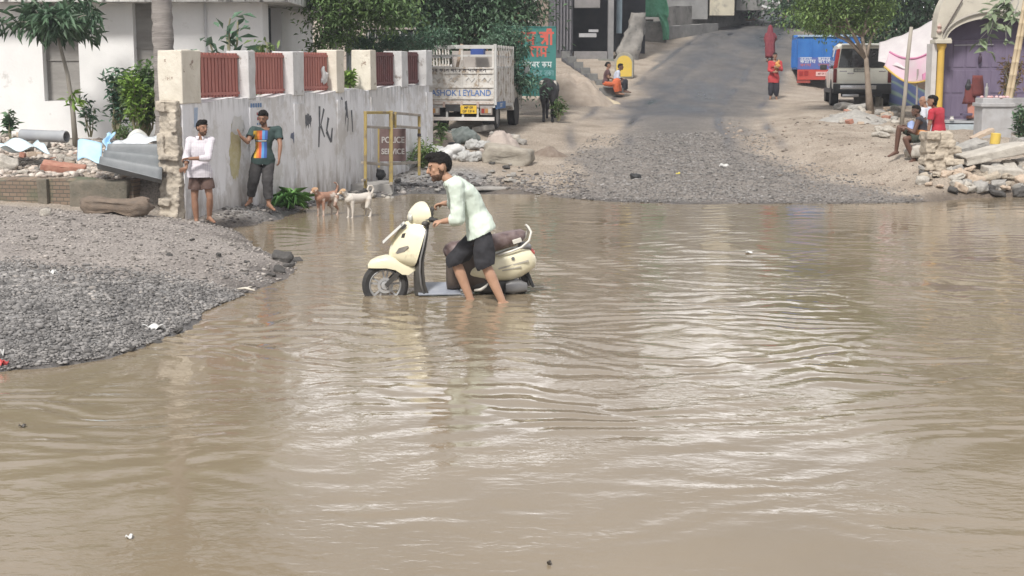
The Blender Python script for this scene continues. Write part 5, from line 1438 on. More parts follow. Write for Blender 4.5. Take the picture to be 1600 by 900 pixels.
tree_px('ridge_tree', 'spreading tree on the ridge above the parked vehicles', 1290, 96, .5, 9, [(1270, -130, 90, 100), (1370, -170, 100, 110), (1200, -190, 60, 70)], 9000, .5, LEAF['mid'], 52, BARK, 1.5, 60, 8)
tree_px('garden_tree', 'large garden tree behind the white building', 280, 46, .35, 6, [(270, -240, 110, 120), (180, -200, 100, 100), (350, -180, 60, 80)], 14000, .28, LEAF['mid'], 53, BARK, .8, 90, 10)
tree_px('garden_tree', 'second garden tree left of the large one behind the white building', 40, 44, .35, 6, [(40, -180, 120, 100), (-80, -220, 120, 110), (100, -280, 80, 80)], 10000, .28, LEAF['mid'], 54, BARK, .8, 80, 10)
tree_px('lane_side_tree', 'tall dark tree rising behind the shrine hall', 1540, 52, .4, 7, [(1540, -190, 110, 110), (1640, -240, 120, 130), (1450, -150, 70, 70)], 12000, .32, LEAF['dark'], 55, BARK, .9, 80, 10)
def hanging_branch():
    Y = SHRINE.location.y - 1.6; a = at(1590, -10, Y)
    t = thing('hanging_branch', 'leafy vine with large pale leaves hanging before the shrine arch', 'vine', a); r = np.random.default_rng(6); R = random.Random(5); m = MB(); P = []; D = []
    for (x1, y1) in ((1532, 60), (1545, 28), (1572, 62), (1560, 12), (1540, 80)):
        b = limb_to((0, 0, 0), at(x1, y1, Y + R.uniform(-.2, .2)) - a, R, 6, .08); m.tube(b, [.022, .018, .014, .011, .009, .006], 5)
        for p in b[2:]:
            for q in range(4): P.append(np.array(p) + r.normal(size=3) * .05); D.append(rand_dirs(1, r)[0] * np.array([1, .7, .5]) + np.array([-.25, -.2, -.35]))
    m.build('stem', BARK_PALE, t, smooth=True); me = leaf_mesh('leaves', np.array(P), np.array(D), rand_dirs(len(P), r) * .5 + np.array([0, -.5, 1]), r.uniform(.22, .42, len(P)), .14, 4, .15); link_mesh('leaves', me, M('leaf_vine', (.16, .22, .13), (.25, .3, .19), 2, .5, island=.4, trans=.3), t)
hanging_branch()
plant('dry_shrub', 'dry brownish shrub growing up beside the purple doors', 'shrub', 1566, 176, 35.4, 84, 56, 420, .14, LEAF['dry'], 41, 10, .25)
plant('edge_shrub', 'green shrub at the right edge below the bamboo poles', 'shrub', 1594, 226, 32.5, 56, 50, 460, .13, LEAF['dark'], 42, 9, .45)
plant('sign_foot_weed', 'green weeds growing at the foot of the green signboard', 'weed', 872, 186, 39, 28, 36, 220, .14, LEAF['mid'], 43, 8, .35)
plant('barrier_weed', 'weeds growing around the feet of the yellow barrier', 'weed', 668, 264, 30.4, 42, 58, 320, .14, LEAF['light'], 44, 9, .28)
plant('barrier_back_weed', 'green weeds between the barrier and the white sacks', 'weed', 690, 224, 32.0, 30, 26, 150, .13, LEAF['mid'], 45, 6, .3)
plant('bin_palm_leaf', 'low weeds in the rubble by the wall corner', 'weed', 620, 262, 30.0, 20, 60, 200, .13, LEAF['mid'], 46, 8, .25)
def pale_pole():
    Y = 34.2; X = (551 - 800) / FPX * Y; z = gz(X, Y)
    t = thing('lamp_pole', 'pale grey painted pole standing behind the boundary wall', 'pole', (X, Y, z)); PG = M('pole_grey', (.36, .42, .44), (.46, .50, .51), 2, .5)
    m = MB(); m.tube([(0, 0, -.2), (0, 0, 9.5)], [.11, .07], 12); m.build('shaft', PG, t, smooth=True)
    m = MB(); m.tube([(-.22, 0, at(551, -6, Y).z - z), (-.2, -.02, at(551, 14, Y).z - z), (-.02, -.06, at(551, 24, Y).z - z), (.06, -.06, at(551, 40, Y).z - z)], [.13, .12, .10, .06], 10); m.build('bracket', PG, t, smooth=True)
pale_pole()
def name_board():
    Y = 35.5; a = at(574, 46, Y); b = at(650, 62, Y); k = 1 / ppm(Y)
    t = thing('name_board', 'dark board reading JUPITER - 1 half hidden in the foliage above the wall', 'sign', ((a.x + b.x) / 2, Y, gz(a.x, Y))); o = t.location; zc = (a.z + b.z) / 2 - o.z
    m = MB(); m.box((0, 0, zc), (b.x - a.x, .05, a.z - b.z), bev=.02); m.build('board', M('board_black', (.022, .026, .03), rough=.5), t)
    m = MB(); m.box((0, -.02, zc + (a.z - b.z) / 2 + .02), (b.x - a.x, .1, .05)); m.build('rim', M('rim_pale', (.42, .36, .34), rough=.7), t)
    for s in (-1, 1):
        m = MB(); m.box((s * .5, .05, zc / 2), (.05, .05, zc)); m.build('post', M('sign_post', (.1, .1, .1)), t)
    me = text_mesh('JUPITER - 1', .26, .003, .006); place_flat(me, (0, -.031, zc - .01), (1, 0, 0), (0, 0, 1), .98); link_mesh('lettering', me, M('board_white', (.5, .5, .48), rough=.6), t)
name_board()

# ================================================================== VEHICLES
TYRE = M('tyre_rubber', (.028, .028, .03), (.05, .048, .046), 8, .85, bump=.3)
STEEL = M('wheel_steel', (.30, .30, .31), (.22, .22, .22), 6, .5, metal=.6)
BLACKP = M('black_plastic', (.025, .026, .028), (.04, .04, .042), 6, .6)
GLASS_D = M('dark_window', (.015, .018, .02), (.03, .033, .035), 2, .08, spec=.8)
CHROME = M('chrome', (.55, .56, .57), (.45, .45, .46), 3, .25, metal=.8)
def add_wheel(parent, c, r, w, mat=STEEL, name='wheel', n=28, spokes=0):
    c = Vector(c)
    h = bpy.data.objects.new(name, None); COL.objects.link(h); h.parent = parent; h.location = c; h.empty_display_size = .1
    m = MB(); m.lathe([(r * .62, -w * .42), (r * .88, -w / 2), (r * .97, -w * .4), (r, -w * .15), (r, w * .15), (r * .97, w * .4), (r * .88, w / 2), (r * .62, w * .42)], (0, 0, 0), n, 'x', cap=False)
    m.build('tyre', TYRE, h, auto=35)
    m = MB(); m.lathe([(r * .61, -w * .40), (r * .64, -w * .40), (r * .60, -w * .3), (r * .25, -w * .22), (r * .18, -w * .34), (.001, -w * .36)], (0, 0, 0), n, 'x')
    m.lathe([(r * .61, w * .40), (r * .64, w * .40), (r * .60, w * .3), (r * .25, w * .22), (r * .18, w * .34), (.001, w * .36)], (0, 0, 0), n, 'x')
    m.build('rim', mat, h, auto=35)
    return h
def pbox(parent, name, mat, c, s, rot=None, bev=0.0):
    m = MB(); m.box(c, s, rot, bev=bev); return m.build(name, mat, parent, auto=35 if bev else None)

def cargo_truck():
    Y = 35.0; g = Vector(((721 - 800) / FPX * Y, Y, 0)); g.z = gz(g.x, Y) + .02
    t = thing('cargo_truck', 'small white cargo truck with caged load bed parked tail outwards past the wall', 'truck', g, rad(-9.5))
    z = lambda py: at(721, py, Y).z - g.z
    W = 1.70; h = W / 2
    WH = M('truck_white', (.60, .58, .55), (.50, .48, .45), 3, .6, grime=((.32, .26, .20), 6, .50, .12)); WG = M('truck_grey_white', (.50, .50, .49), (.42, .42, .41), 3, .6, grime=((.25, .21, .18), 7, .6, .1)); RUST = M('rusty_beam', (.36, .27, .23), (.45, .38, .34), 8, .8)
    zf, zt, zg = z(163), z(70), z(105)
    L = 2.75
    pbox(t, 'load_floor', WG, (0, L / 2, zf - .04), (W, L, .08))
    # tailgate with ribs
    tg = pbox(t, 'tailgate', WH, (0, 0, (zf + zg) / 2), (W - .06, .04, zg - zf))
    for zz in (zf + .03, z(136), z(154), zg - .02, z(114)): pbox(tg, 'rib', WH, (0, -.032, zz), (W - .06, .03, .035))
    for x in (-.42, .02, .43): pbox(tg, 'rib', WH, (x, -.032, (z(114) + z(136)) / 2), (.035, .026, z(114) - z(136) - .04))
    for x in (-.42, .02, .43): pbox(tg, 'hinge', RUST, (x, -.035, zf - .01), (.06, .05, .12))
    BLU = M('truck_blue_letters', (.055, .13, .34), (.11, .19, .40), 9, .6); BRN = M('truck_dark_letters', (.10, .09, .10), rough=.7)
    me = text_mesh('ASHOK LEYLAND', .205, .002, .003); 
    xs_ = [v.co.x for v in me.vertices]; sx = 1.50 / (max(xs_) - min(xs_)); place_flat(me, (.01, -.0235, z(145.5)), (1, 0, 0), (0, 0, 1), sx); link_mesh('lettering', me, BLU, tg)
    m = MB(); hindi(m, [['ta', 'va'], ['ka', 'aa', 'na'], ['va', 'ra'], ['ma', 'na'], ['ya', 'aa', 'va'], ['ja', 'na']], (-.76, -.0215, z(112.3)), (1, 0, 0), (0, 0, 1), .105, .17, .92); m.build('lettering', BRN, tg)
    # faint pressed pattern panels
    for x in (-.62, -.2, .23, .63):
        m = MB(); m.tube([(x - .1, -.024, z(126)), (x - .03, -.028, z(121)), (x + .05, -.028, z(128)), (x + .12, -.024, z(122))], .011, 5); m.build('pressing', WG, tg)
    # cage above the tailgate
    cg = pbox(t, 'rear_rail', WG, (0, 0, zt - .05), (W, .06, .09)); pbox(t, 'rear_rail', WG, (0, 0, z(87)), (W - .08, .035, .05))
    for x in (-h + .04, .03, h - .04): pbox(t, 'rear_post', WH, (x, .002, (zf + zt) / 2), (.055, .062, zt - zf - .02))
    pbox(t, 'inner_headboard', M('bed_inner', (.40, .37, .34), (.32, .29, .27), 3, .85), (0, L - .04, (zf + zt) / 2 - .05), (W - .12, .05, zt - zf - .12))
    for s in (-1, 1):
        pbox(t, 'side_panel', WH, (s * (h - .02), L / 2, (zf + zg) / 2), (.04, L - .1, zg - zf))
        for zz in (zt - .04, z(88), zg): pbox(t, 'side_rail', WG, (s * (h - .012), L / 2, zz), (.05, L - .04, .055))
        for i in range(8): pbox(t, 'side_post', WH, (s * (h + .012), .12 + i * (L - .24) / 7, (zf + zt) / 2), (.035, .06, zt - zf - .01))
        pbox(t, 'corner_post', WG, (s * (h + .005), .02, (zf + zt) / 2), (.07, .07, zt - zf + .03))
        sk = pbox(t, 'side_skirt', M('truck_blue_strip', (.04, .12, .30), (.06, .16, .36), 5, .55), (s * (h + .02), .70, zf - .03), (.03, 1.3, .17))
        if s > 0:
            me = text_mesh('DOST', .13, .001, .003); place_flat(me, (h + .0365, .7, zf - .03), (0, 1, 0), (0, 0, 1)); link_mesh('lettering', me, M('strip_white', (.6, .62, .64)), sk)
        pbox(t, 'mud_flap', BLACKP, (s * .62, .42, .36), (.34, .015, .40))
    # cargo seen over the gate
    pbox(t, 'load_board', M('load_wood', (.42, .32, .24), (.34, .26, .2), 5, .9), (-.12, .35, z(92)), (.07, .05, .75), Matrix.Rotation(.22, 3, 'Y'))
    pbox(t, 'blue_crate', M('crate_blue', (.04, .08, .28), rough=.5), (-.02, L - .4, z(80)), (.34, .3, .2))
    # chassis, bumper, lamps, plate
    pbox(t, 'chassis', BLACKP, (0, 2.0, .55), (.75, 4.1, .16)); pbox(t, 'bumper', M('bumper_white', (.60, .59, .57), (.5, .45, .42), 4, .6), (0, -.03, z(185.5)), (W - .02, .07, .085))
    pbox(t, 'cross_beam', RUST, (0, -.01, z(161)), (W - .1, .05, .075)); pbox(t, 'axle', BLACKP, (0, .95, .36), (1.3, .12, .12))
    pl = pbox(t, 'number_plate', M('plate_yellow', (.68, .44, .03), (.6, .4, .05), 4, .5), (.20, -.055, z(171)), (.40, .015, .20))
    for i, s in enumerate(('MP 09', 'GF 1364')):
        me = text_mesh(s, .085, .001, .002); place_flat(me, (.20, -.0645, z(171) + .045 - .09 * i), (1, 0, 0), (0, 0, 1)); link_mesh('lettering', me, BLACKP, pl)
    for s, x in ((-1, -.68), (1, .64)):
        lb = pbox(t, 'tail_lamp', M('lamp_housing', (.35, .31, .28), (.2, .17, .16), 6, .6), (x, -.03, z(173)), (.30, .06, .20), bev=.01)
        for dx, c in ((-.08, (.30, .05, .04)), (0.01, (.42, .22, .08)), (.09, (.5, .48, .44))): pbox(lb, 'lens', M('lens_%d' % int(c[1] * 100), c, rough=.25), (x + dx, -.065, z(173)), (.075, .012, .11))
    for x in (-.35, .05, .42): pbox(t, 'bracket', WG, (x, -.005, z(175)), (.05, .05, z(166) - z(184)))
    for s in (-1, 1):
        add_wheel(t, (s * .66, .95, .33), .33, .2); add_wheel(t, (s * .70, 3.45, .33), .33, .19)
    # cab
    cz = 1.80
    prof = [(2.85, .42), (2.85, cz - .06), (2.95, cz), (3.75, cz - .03), (4.15, 1.25), (4.42, .98), (4.46, .50), (4.40, .42)]
    m = MB(); m.prism(prof, lambda p: Vector((-(h - .03 - .10 * max(0, p[1] - 1.1)), p[0], p[1])), lambda p: Vector((h - .03 - .10 * max(0, p[1] - 1.1), p[0], p[1])))
    cab = m.build('cab', WH, t, bevel=.03)
    for s in (-1, 1):
        m = MB(); X = s * (h - .025); q = [(3.05, 1.18), (3.05, 1.66), (3.70, 1.62), (3.98, 1.20)]
        m.prism(q, lambda p: Vector((X - s * .10 * (p[1] - 1.1) - s * .02, p[0], p[1])), lambda p: Vector((X - s * .10 * (p[1] - 1.1) + s * .006, p[0], p[1]))); m.build('side_window', GLASS_D, cab)
        m = MB(); m.lathe([(.40, 0), (.40, .012)], (s * (h - .032) - (.012 if s < 0 else 0), 3.45, .35), 28, 'x'); m.build('wheel_arch', BLACKP, cab)
        pbox(cab, 'door_line', BLACKP, (s * (h - .028), 3.02, .95), (.008, .012, .9)); pbox(cab, 'handle', BLACKP, (s * (h - .02), 3.14, 1.08), (.02, .14, .03))
        mi = pbox(t, 'mirror', M('mirror_white', (.68, .68, .68), rough=.4), (s * (h + .17), 3.95, 1.50), (.16, .07, .26), bev=.02); m = MB(); m.cyl((s * (h - .1), 4.0, 1.3), (s * (h + .17), 3.97, 1.42), .012, n=6); m.build('mirror_arm', BLACKP, mi)
cargo_truck()

def suv():
    g = G(1338, 167); g.x = (1341 - 800) / FPX * g.y; k = 1 / ppm(g.y); W = 88 * k; h = W / 2
    t = thing('parked_car', 'cream silver off road car parked tail outwards behind the small tree', 'car', g, rad(-9))
    CR = M('car_cream', (.78, .77, .69), (.73, .72, .65), 2, .35, coat=.4, grime=((.38, .35, .29), 3, .6, .2)); SIL = M('car_silver', (.42, .41, .38), (.38, .37, .35), 2, .4, metal=.3)
    s = 2.0 / 1.98                                       # metres per design unit of height
    # body: cross-sections along the length (y), x half width, z
    def section(y, zb, wl, zl, wt, zt):
        pts = [(wl * .96, zb), (wl, zb + .18), (wl, zl - .06), (wl * .975, zl), (wt, zt - .07), (wt * .86, zt)]
        return [(x, y, z) for x, z in pts] + [(-x, y, z) for x, z in reversed(pts)]
    m = MB(); m.rings([section(0, .50, h, 1.12, h * .84, 1.88), section(.12, .45, h, 1.12, h * .86, 1.93), section(1.2, .45, h, 1.12, h * .87, 1.96), section(2.3, .45, h, 1.12, h * .86, 1.93), section(2.75, .45, h, 1.11, h * .82, 1.80), section(3.35, .45, h, 1.08, h * .95, 1.14), section(4.25, .48, h * .97, 1.02, h * .92, 1.06), section(4.42, .52, h * .9, .92, h * .86, .97)])
    body = m.build('body', CR, t, auto=28)
    # black lower cladding and bumper
    pbox(t, 'bumper', BLACKP, (0, -.05, .56), (W * .99, .22, .30), bev=.03)
    for sd in (-1, 1): pbox(t, 'sill', BLACKP, (sd * (h + .005), 2.1, .48), (.05, 3.9, .14), bev=.01)
    st = pbox(t, 'bumper_strip', CHROME, (-.12, -.165, .60), (W * .62, .02, .13), bev=.008); pbox(t, 'reflector', CHROME, (-.34, -.12, .34), (.5, .05, .10), bev=.02); pbox(t, 'tow_frame', BLACKP, (0, .05, .38), (W * .7, .2, .14))
    # tailgate with its skin line, window, lamps
    tg = pbox(t, 'tailgate', CR, (0, -.012, .93), (W * .86, .03, .50), bev=.012)
    m = MB()
    zt = 1.86; q = [(-h * .83, 1.20), (h * .83, 1.20), (h * .745, 1.78), (-h * .745, 1.78)]
    m.prism(q, lambda p: Vector((p[0], -.016, p[1])), lambda p: Vector((p[0], .02, p[1]))); m.build('rear_window', GLASS_D, t)
    pbox(t, 'wiper', BLACKP, (.1, -.025, 1.25), (.5, .02, .02)); pbox(t, 'rear_spoiler', SIL, (0, -.04, 1.88), (W * .74, .16, .06), bev=.02)
    for sd in (-1, 1):
        m = MB(); q = [(sd * h * .86, 1.20), (sd * h * 1.0, 1.16), (sd * h * .90, 1.76), (sd * h * .78, 1.78)]
        if sd < 0: q = q[::-1]
        m.prism(q, lambda p: Vector((p[0], -.022, p[1])), lambda p: Vector((p[0], .10, p[1]))); m.build('upper_lamp', M('lamp_red', (.50, .035, .035), (.42, .05, .05), 5, .25), t)
        pbox(t, 'lower_lamp', M('lamp_dark_red', (.16, .02, .02), (.1, .02, .02), 6, .25), (sd * h * .935, -.01, .95), (W * .06, .06, .42), bev=.012)
        # side windows
        for y0, y1, ins in ((.25, 1.05, 0), (1.15, 1.95, 0), (2.03, 2.75, .35)):
            m = MB(); q = [(y0, 1.18), (y0 + .05, 1.76), (y1 - ins, 1.76), (y1, 1.18)]
            X = lambda z: sd * (h * .975 - (h * .975 - h * .855) * (z - 1.12) / .76)
            m.prism(q, lambda p: Vector((X(p[1]) - sd * .02, p[0], p[1])), lambda p: Vector((X(p[1]) + sd * .008, p[0], p[1]))); m.build('side_window', GLASS_D, t)
        mi = pbox(t, 'mirror', BLACKP, (sd * (h + .14), 2.75, 1.22), (.22, .12, .18), bev=.03)
        m = MB(); m.lathe([(.44, 0), (.44, .012)], (sd * (h + .003) - (.012 if sd < 0 else 0), .85, .40), 28, 'x'); m.build('wheel_arch', BLACKP, t)
        m = MB(); m.lathe([(.44, 0), (.44, .012)], (sd * (h + .003) - (.012 if sd < 0 else 0), 3.55, .40), 28, 'x'); m.build('wheel_arch', BLACKP, t)
        add_wheel(t, (sd * (h - .10), .85, .37), .37, .25); add_wheel(t, (sd * (h - .10), 3.55, .37), .37, .25)
        pbox(t, 'roof_rail', BLACKP, (sd * h * .70, 1.3, 1.975), (.04, 1.9, .04))
        for y in (1.12, 2.0): pbox(t, 'door_line', M('seam', (.12, .12, .10)), (sd * (h + .001), y, .85), (.008, .012, .55))
    pl = pbox(t, 'number_plate', M('plate_dark', (.12, .12, .11), (.3, .3, .28), 14, .5), (-.02, -.032, 1.12), (.50, .012, .11))
    me = text_mesh('MP-04-CA-4201', .075, .001, .002); place_flat(me, (-.02, -.0395, 1.12), (1, 0, 0), (0, 0, 1), .85); link_mesh('lettering', me, M('plate_letters', (.55, .55, .5)), pl)
    for x, w in ((-.58, .22), (.60, .2)): pbox(tg, 'badge', CHROME, (x, -.03, 1.09), (w, .008, .03))
    pbox(tg, 'crease', CR, (0, -.028, .84), (W * .84, .012, .02)); pbox(tg, 'handle', CHROME, (-.35, -.032, 1.03), (.2, .02, .03))
suv()

def blue_truck():
    g = G(1286, 139, 40); Y = g.y; g.x = (1289 - 800) / FPX * Y; k = 1 / ppm(Y); W = 96 * k; h = W / 2
    t = thing('blue_truck', 'blue goods truck with red tail parked up the lane behind the car', 'truck', g, rad(-8)); z = lambda py: (138 - py) * k
    BL = M('truck_blue', (.018, .11, .36), (.03, .15, .42), 2, .5, grime=((.05, .12, .25), 5, .6, .1)); RD = M('truck_red', (.42, .06, .045), (.34, .05, .04), 4, .55, grime=((.3, .15, .1), 6, .6, .1))
    bed = pbox(t, 'load_body', BL, (0, 1.9, (z(58) + z(108)) / 2), (W, 3.8, z(58) - z(108)))
    pbox(t, 'top_rail', M('rail_pale_blue', (.30, .40, .52)), (0, -.02, z(57)), (W + .03, .08, .07))
    for i in range(6): pbox(bed, 'rib', BL, (-h + .06 + i * (W - .12) / 5, -.02, (z(62) + z(90)) / 2), (.06, .04, z(62) - z(90)))
    for s in (-1, 1):
        for i in range(6): pbox(bed, 'side_rib', BL, (s * (h + .012), .3 + i * .65, (z(60) + z(106)) / 2), (.04, .07, z(60) - z(106) - .05))
    tg = pbox(t, 'tail_board', M('tail_blue', (.05, .12, .34), (.09, .10, .30), 3, .55), (0, -.03, (z(90) + z(108)) / 2), (W - .04, .04, z(90) - z(108)))
    WT = M('tail_white', (.55, .57, .62), (.45, .48, .55), 9, .6)
    for r_, (py, hh) in enumerate(((92, .07), (96.5, .09), (102, .07))):
        for i in range(3):
            m = MB(); hindi(m, [[['na', 'ta'], ['ka', 'ma'], ['va', 'ra']][(i + r_) % 3] + ['aa', 'ya']], (-h + .10 + i * .66, -.052, z(py) - hh / 2), (1, 0, 0), (0, 0, 1), hh * 1.2, .22, 1.5); m.build('lettering', WT if r_ < 2 else M('tail_red_letters', (.4, .12, .14)), tg)
    pbox(t, 'tail_beam', RD, (0, -.03, (z(108.3) + z(124)) / 2), (W - .02, .10, z(108.3) - z(124)))
    pl = pbox(t, 'number_plate', M('plate_pinkish', (.60, .40, .38), (.5, .33, .32), 9, .6), (-.10, -.09, z(115)), (.75, .015, .16)); me = text_mesh('MP 04 GA 2216', .11, .001, .002); place_flat(me, (-.10, -.0985, z(115)), (1, 0, 0), (0, 0, 1), .85); link_mesh('lettering', me, M('plate_ink', (.2, .05, .05)), pl)
    for x, c in ((-h + .14, (.3, .03, .03)), (-h + .34, (.3, .03, .03)), (h - .2, (.60, .36, .04))): pbox(t, 'tail_lamp', M('blamp_%d' % int(c[1] * 100), c, rough=.3), (x, -.085, z(114)), (.15, .02, .17))
    pbox(t, 'chassis', BLACKP, (0, 2.6, .55), (.9, 5.2, .2)); pbox(t, 'under_beam', M('under_red', (.25, .05, .04)), (-h + .25, -.02, z(127)), (.5, .08, .1))
    for s in (-1, 1): add_wheel(t, (s * (h - .2), .75, .38), .38, .3); add_wheel(t, (s * (h - .2), 4.2, .38), .38, .24)
    m = MB(); m.prism([(3.95, .5), (3.95, 2.1), (5.0, 2.1), (5.4, 1.3), (5.45, .5)], lambda p: Vector((-h + .05, p[0], p[1])), lambda p: Vector((h - .05, p[0], p[1]))); m.build('cab', BL, t, bevel=.04)
blue_truck()

# ================================================================== BARRIER AND LITTER ALONG THE WALL
def barrier():
    g = at(611, 274, 27.4); Y = g.y; g.z = gz(g.x, Y)
    t = thing('police_barrier', 'yellow steel barrier with a maroon board standing by the boundary wall', 'barrier', g); o = g
    YE = M('barrier_yellow', (.36, .275, .095), (.29, .225, .09), 6, .7, grime=((.20, .16, .11), 6, .52, .1)); GB = M('barrier_grey', (.22, .20, .18), (.33, .30, .26), 6, .8)
    MAR = M('barrier_maroon', (.105, .065, .065), (.15, .10, .095), 4, .7)
    P = lambda px, py, dy: at(px, py, Y + dy) - o
    def bar(name, a, b, w, mat): m = MB(); m.bar(a, b, w, w * .9); return m.build(name, mat, t, bevel=.006)
    def vpost(px, y0, y1, dy, w, mat): return bar('post', P(px, y1, dy), P(px, y0, dy), w * .95, mat)
    vpost(571, 174, 294, -.75, .065, YE); vpost(611, 173, 288, 0, .085, YE); vpost(655, 178, 274, .9, .065, YE); vpost(592, 199, 262, .5, .05, YE)
    bar('rail', P(570, 176, -.75), P(611, 176, .03), .06, YE); bar('rail', P(612, 176, .05), P(656, 180, .9), .055, GB)
    bar('rail', P(571, 198, -.75), P(611, 200, .03), .055, GB); bar('rail', P(612, 197, .05), P(656, 200, .9), .055, GB)
    bar('rail', P(566, 254, -.75), P(611, 258, .05), .06, GB); bar('rail', P(612, 256, .05), P(652, 254, .9), .06, GB)
    bar('foot', P(611, 287, -.35), P(611, 286, .35), .06, GB); bar('foot', P(566, 282, -.95), P(574, 280, -.55), .05, GB)
    vpost(617, 175, 200, .12, .075, YE)
    b = MB(); c = [P(593, 252, .42), P(634, 252, .44), P(634, 201, .44), P(593, 201, .42)]
    b.rings([[p + Vector((0, dy, 0)) for p in c] for dy in (-.015, .015)]); bo = b.build('board', MAR, t)
    k = 1 / ppm(Y)
    for s, py, sz, x in (('POLICE', 219, .165, 614), ('SERVICE', 237, .150, 614)):
        me = text_mesh(s, sz, .001, .004); place_flat(me, P(x, py, .418) + Vector((0, -.012, 0)), (1, .04, 0), (0, 0, 1), .84); link_mesh('lettering', me, M('barrier_letters', (.46, .44, .43), (.36, .34, .33), 12, .7), bo)
    pbox(t, 'band', M('band_black', (.05, .04, .05)), P(655, 211, .9), (.07, .07, .06))
barrier()
def litter():
    r = random.Random(77)
    def bag(name, px, py, w, h, mat, label, cat, seed, dep=None, lumps=7, lift=0.0):
        g = G(px, py); k = 1 / ppm(g.y); W, H = w * k, h * k; D = dep or W * .7; rr = random.Random(seed); m = MB()
        for i in range(lumps): m.ell((rr.uniform(-.34, .34) * W, D / 2 + rr.uniform(-.25, .25) * D, H * rr.uniform(.2, .55)), (W * rr.uniform(.15, .28), D * .28, H * rr.uniform(.3, .48)))
        m.ell((0, D / 2, H * .3), (W * .42, D * .42, H * .4))
        me = remesh(m, name, max(.014, W * .03), 2, min(.05, .10 * H + .01), 6 / max(W, .3), seed); o = link_mesh(name, me, mat, None, True); o.location = g + Vector((0, 0, lift)); return tag(o, label, cat)
    SW = M('sack_pale', (.52, .52, .51), (.62, .62, .61), 5, .85, bump=.5, bscale=30, grime=((.34, .31, .28), 4, .6, .1)); SG = M('sack_grey', (.36, .36, .35), (.44, .44, .43), 5, .85, bump=.5)
    bag('cement_sack', 700, 252, 64, 28, SW, 'widest pale sack lying at the end of the boundary wall behind the man', 'sack', 1)
    bag('cement_sack', 735, 254, 40, 22, SG, 'greyish sack right of the widest pale sack', 'sack', 2)
    bag('cement_sack', 672, 262, 34, 16, SW, 'small pale sack low among weeds by the barrier', 'sack', 3)
    bag('cement_sack', 742, 236, 34, 18, SG, 'grey sack lying behind the other sacks under the truck tail', 'sack', 4)
    bag('dark_tarpaulin', 712, 226, 66, 26, M('tarp_dark', (.10, .12, .115), (.17, .19, .18), 4, .6), 'crumpled dark greenish tarpaulin heaped under the truck tail', 'tarpaulin', 5, lumps=10)
    bag('black_bag', 700, 232, 40, 9, BLACKP, 'flat black plastic bag between the tarpaulin and the sacks', 'bag', 6)
    PINK = M('pink_rubble', (.44, .38, .34), (.34, .29, .26), 5, .95, bump=.7)
    mound('masonry_heap', 'pinkish heap of broken masonry behind the truck wheel', 'rubble heap', (784, 240), 66, 36, 1.0, PINK, 14)
    for i in range(26):
        px = r.uniform(752, 816); py = r.uniform(214, 246); w = r.uniform(8, 20)
        rock_px('heap_chunk', r.choice(STONES), r.choice([PINK, STONE_PALE, STONE_GREY]), px, py, w, w * r.uniform(.45, .8), 'chunk of broken masonry in the pinkish heap behind the truck', 'stone', 'chunks of the masonry heap', r=r)
    rock_px('long_boulder', STONES[3], M('boulder_tan', (.36, .33, .28), (.25, .225, .19), 4, .95, bump=.8, bscale=16), 792, 257, 70, 32, 'long pale boulder lying at the road edge beside the truck heap', 'boulder', rot=(.05, .12, -.1), dep=.55, r=r)
    rock_px('grey_log', SLAB[3], STONE_GREY, 755, 212, 34, 10, 'short grey log lying on the heap under the truck tail', 'log', rot=(.1, -.12, .1), dep=.16, lift=.12, r=r)
    lab = 'stone in the grey rubble strip between the sacks and the water'
    for i in range(110):
        px = r.uniform(455, 830); py = r.uniform(256, 300) if px > 620 else r.uniform(296, 316) 
        if 530 < px < 612 and py < 300: continue
        w = r.uniform(3.5, 11)
        rock_px('strip_stone', r.choice(STONES), r.choice([STONE_GREY, STONE_DARK, STONE_GREY, STONE_PALE]), px, py, w, w * r.uniform(.4, .7), lab, 'stone', 'stones of the wall foot strip', r=r)
    g = G(572, 300); k = 1 / ppm(g.y)
    m = MB(); m.box((0, .45, .03), (84 * k, .9, .22), bev=.02); subdiv(m, 3); me = m.mesh('kerb_slab'); displace_mesh(me, .02, 4, 3); o = link_mesh('concrete_slab', me, M('slab_grey', (.24, .23, .22), (.32, .31, .295), 3, .95, bump=.5), None, True); o.location = g; o.rotation_euler = (0, 0, .05); tag(o, 'flat grey concrete slab at the wall foot behind the two dogs', 'slab')
    rock_px('long_slab', SLAB[0], STONE_GREY, 762, 297, 98, 6, 'thin dark slab at the water edge behind the man with the scooter', 'slab', rot=(0, .0, .02), dep=.4, r=r)
    rock_px('flat_light_stone', SLAB[2], STONE_PALE, 800, 284, 26, 4, 'small flat pale stone by the road near the water', 'stone', r=r)
    # things under the barrier
    bag('black_bag', 581, 283, 36, 20, BLACKP, 'black refuse bag under the left half of the yellow barrier', 'bag', 12); bag('white_bag', 581, 272, 20, 10, SW, 'white plastic bag on top of the black refuse under the barrier', 'bag', 13, lift=.12)
    bag('grey_bag', 575, 292, 24, 8, SG, 'grey flattened bag on the slab under the barrier', 'bag', 14)
    bag('black_bag', 462, 322, 30, 22, BLACKP, 'black bag lying beside the green leaves at the wall foot', 'bag', 15); bag('white_bag', 468, 305, 16, 9, SW, 'white scrap of bag on the black bag beside the green leaves', 'bag', 16, lift=.1)
    # heap of cut green leaves
    g = G(446, 326); t = thing('cut_leaves', 'heap of long cut green leaves lying at the wall foot', 'leaves', g); rs = np.random.default_rng(3); n = 70
    a = rs.uniform(0, 6.28, n); P = np.stack([rs.normal(0, .12, n), .1 + rs.normal(0, .08, n), rs.uniform(.05, .22, n)], 1); D = np.stack([np.cos(a), np.sin(a) * .6 - .2, rs.uniform(-.2, .6, n)], 1)
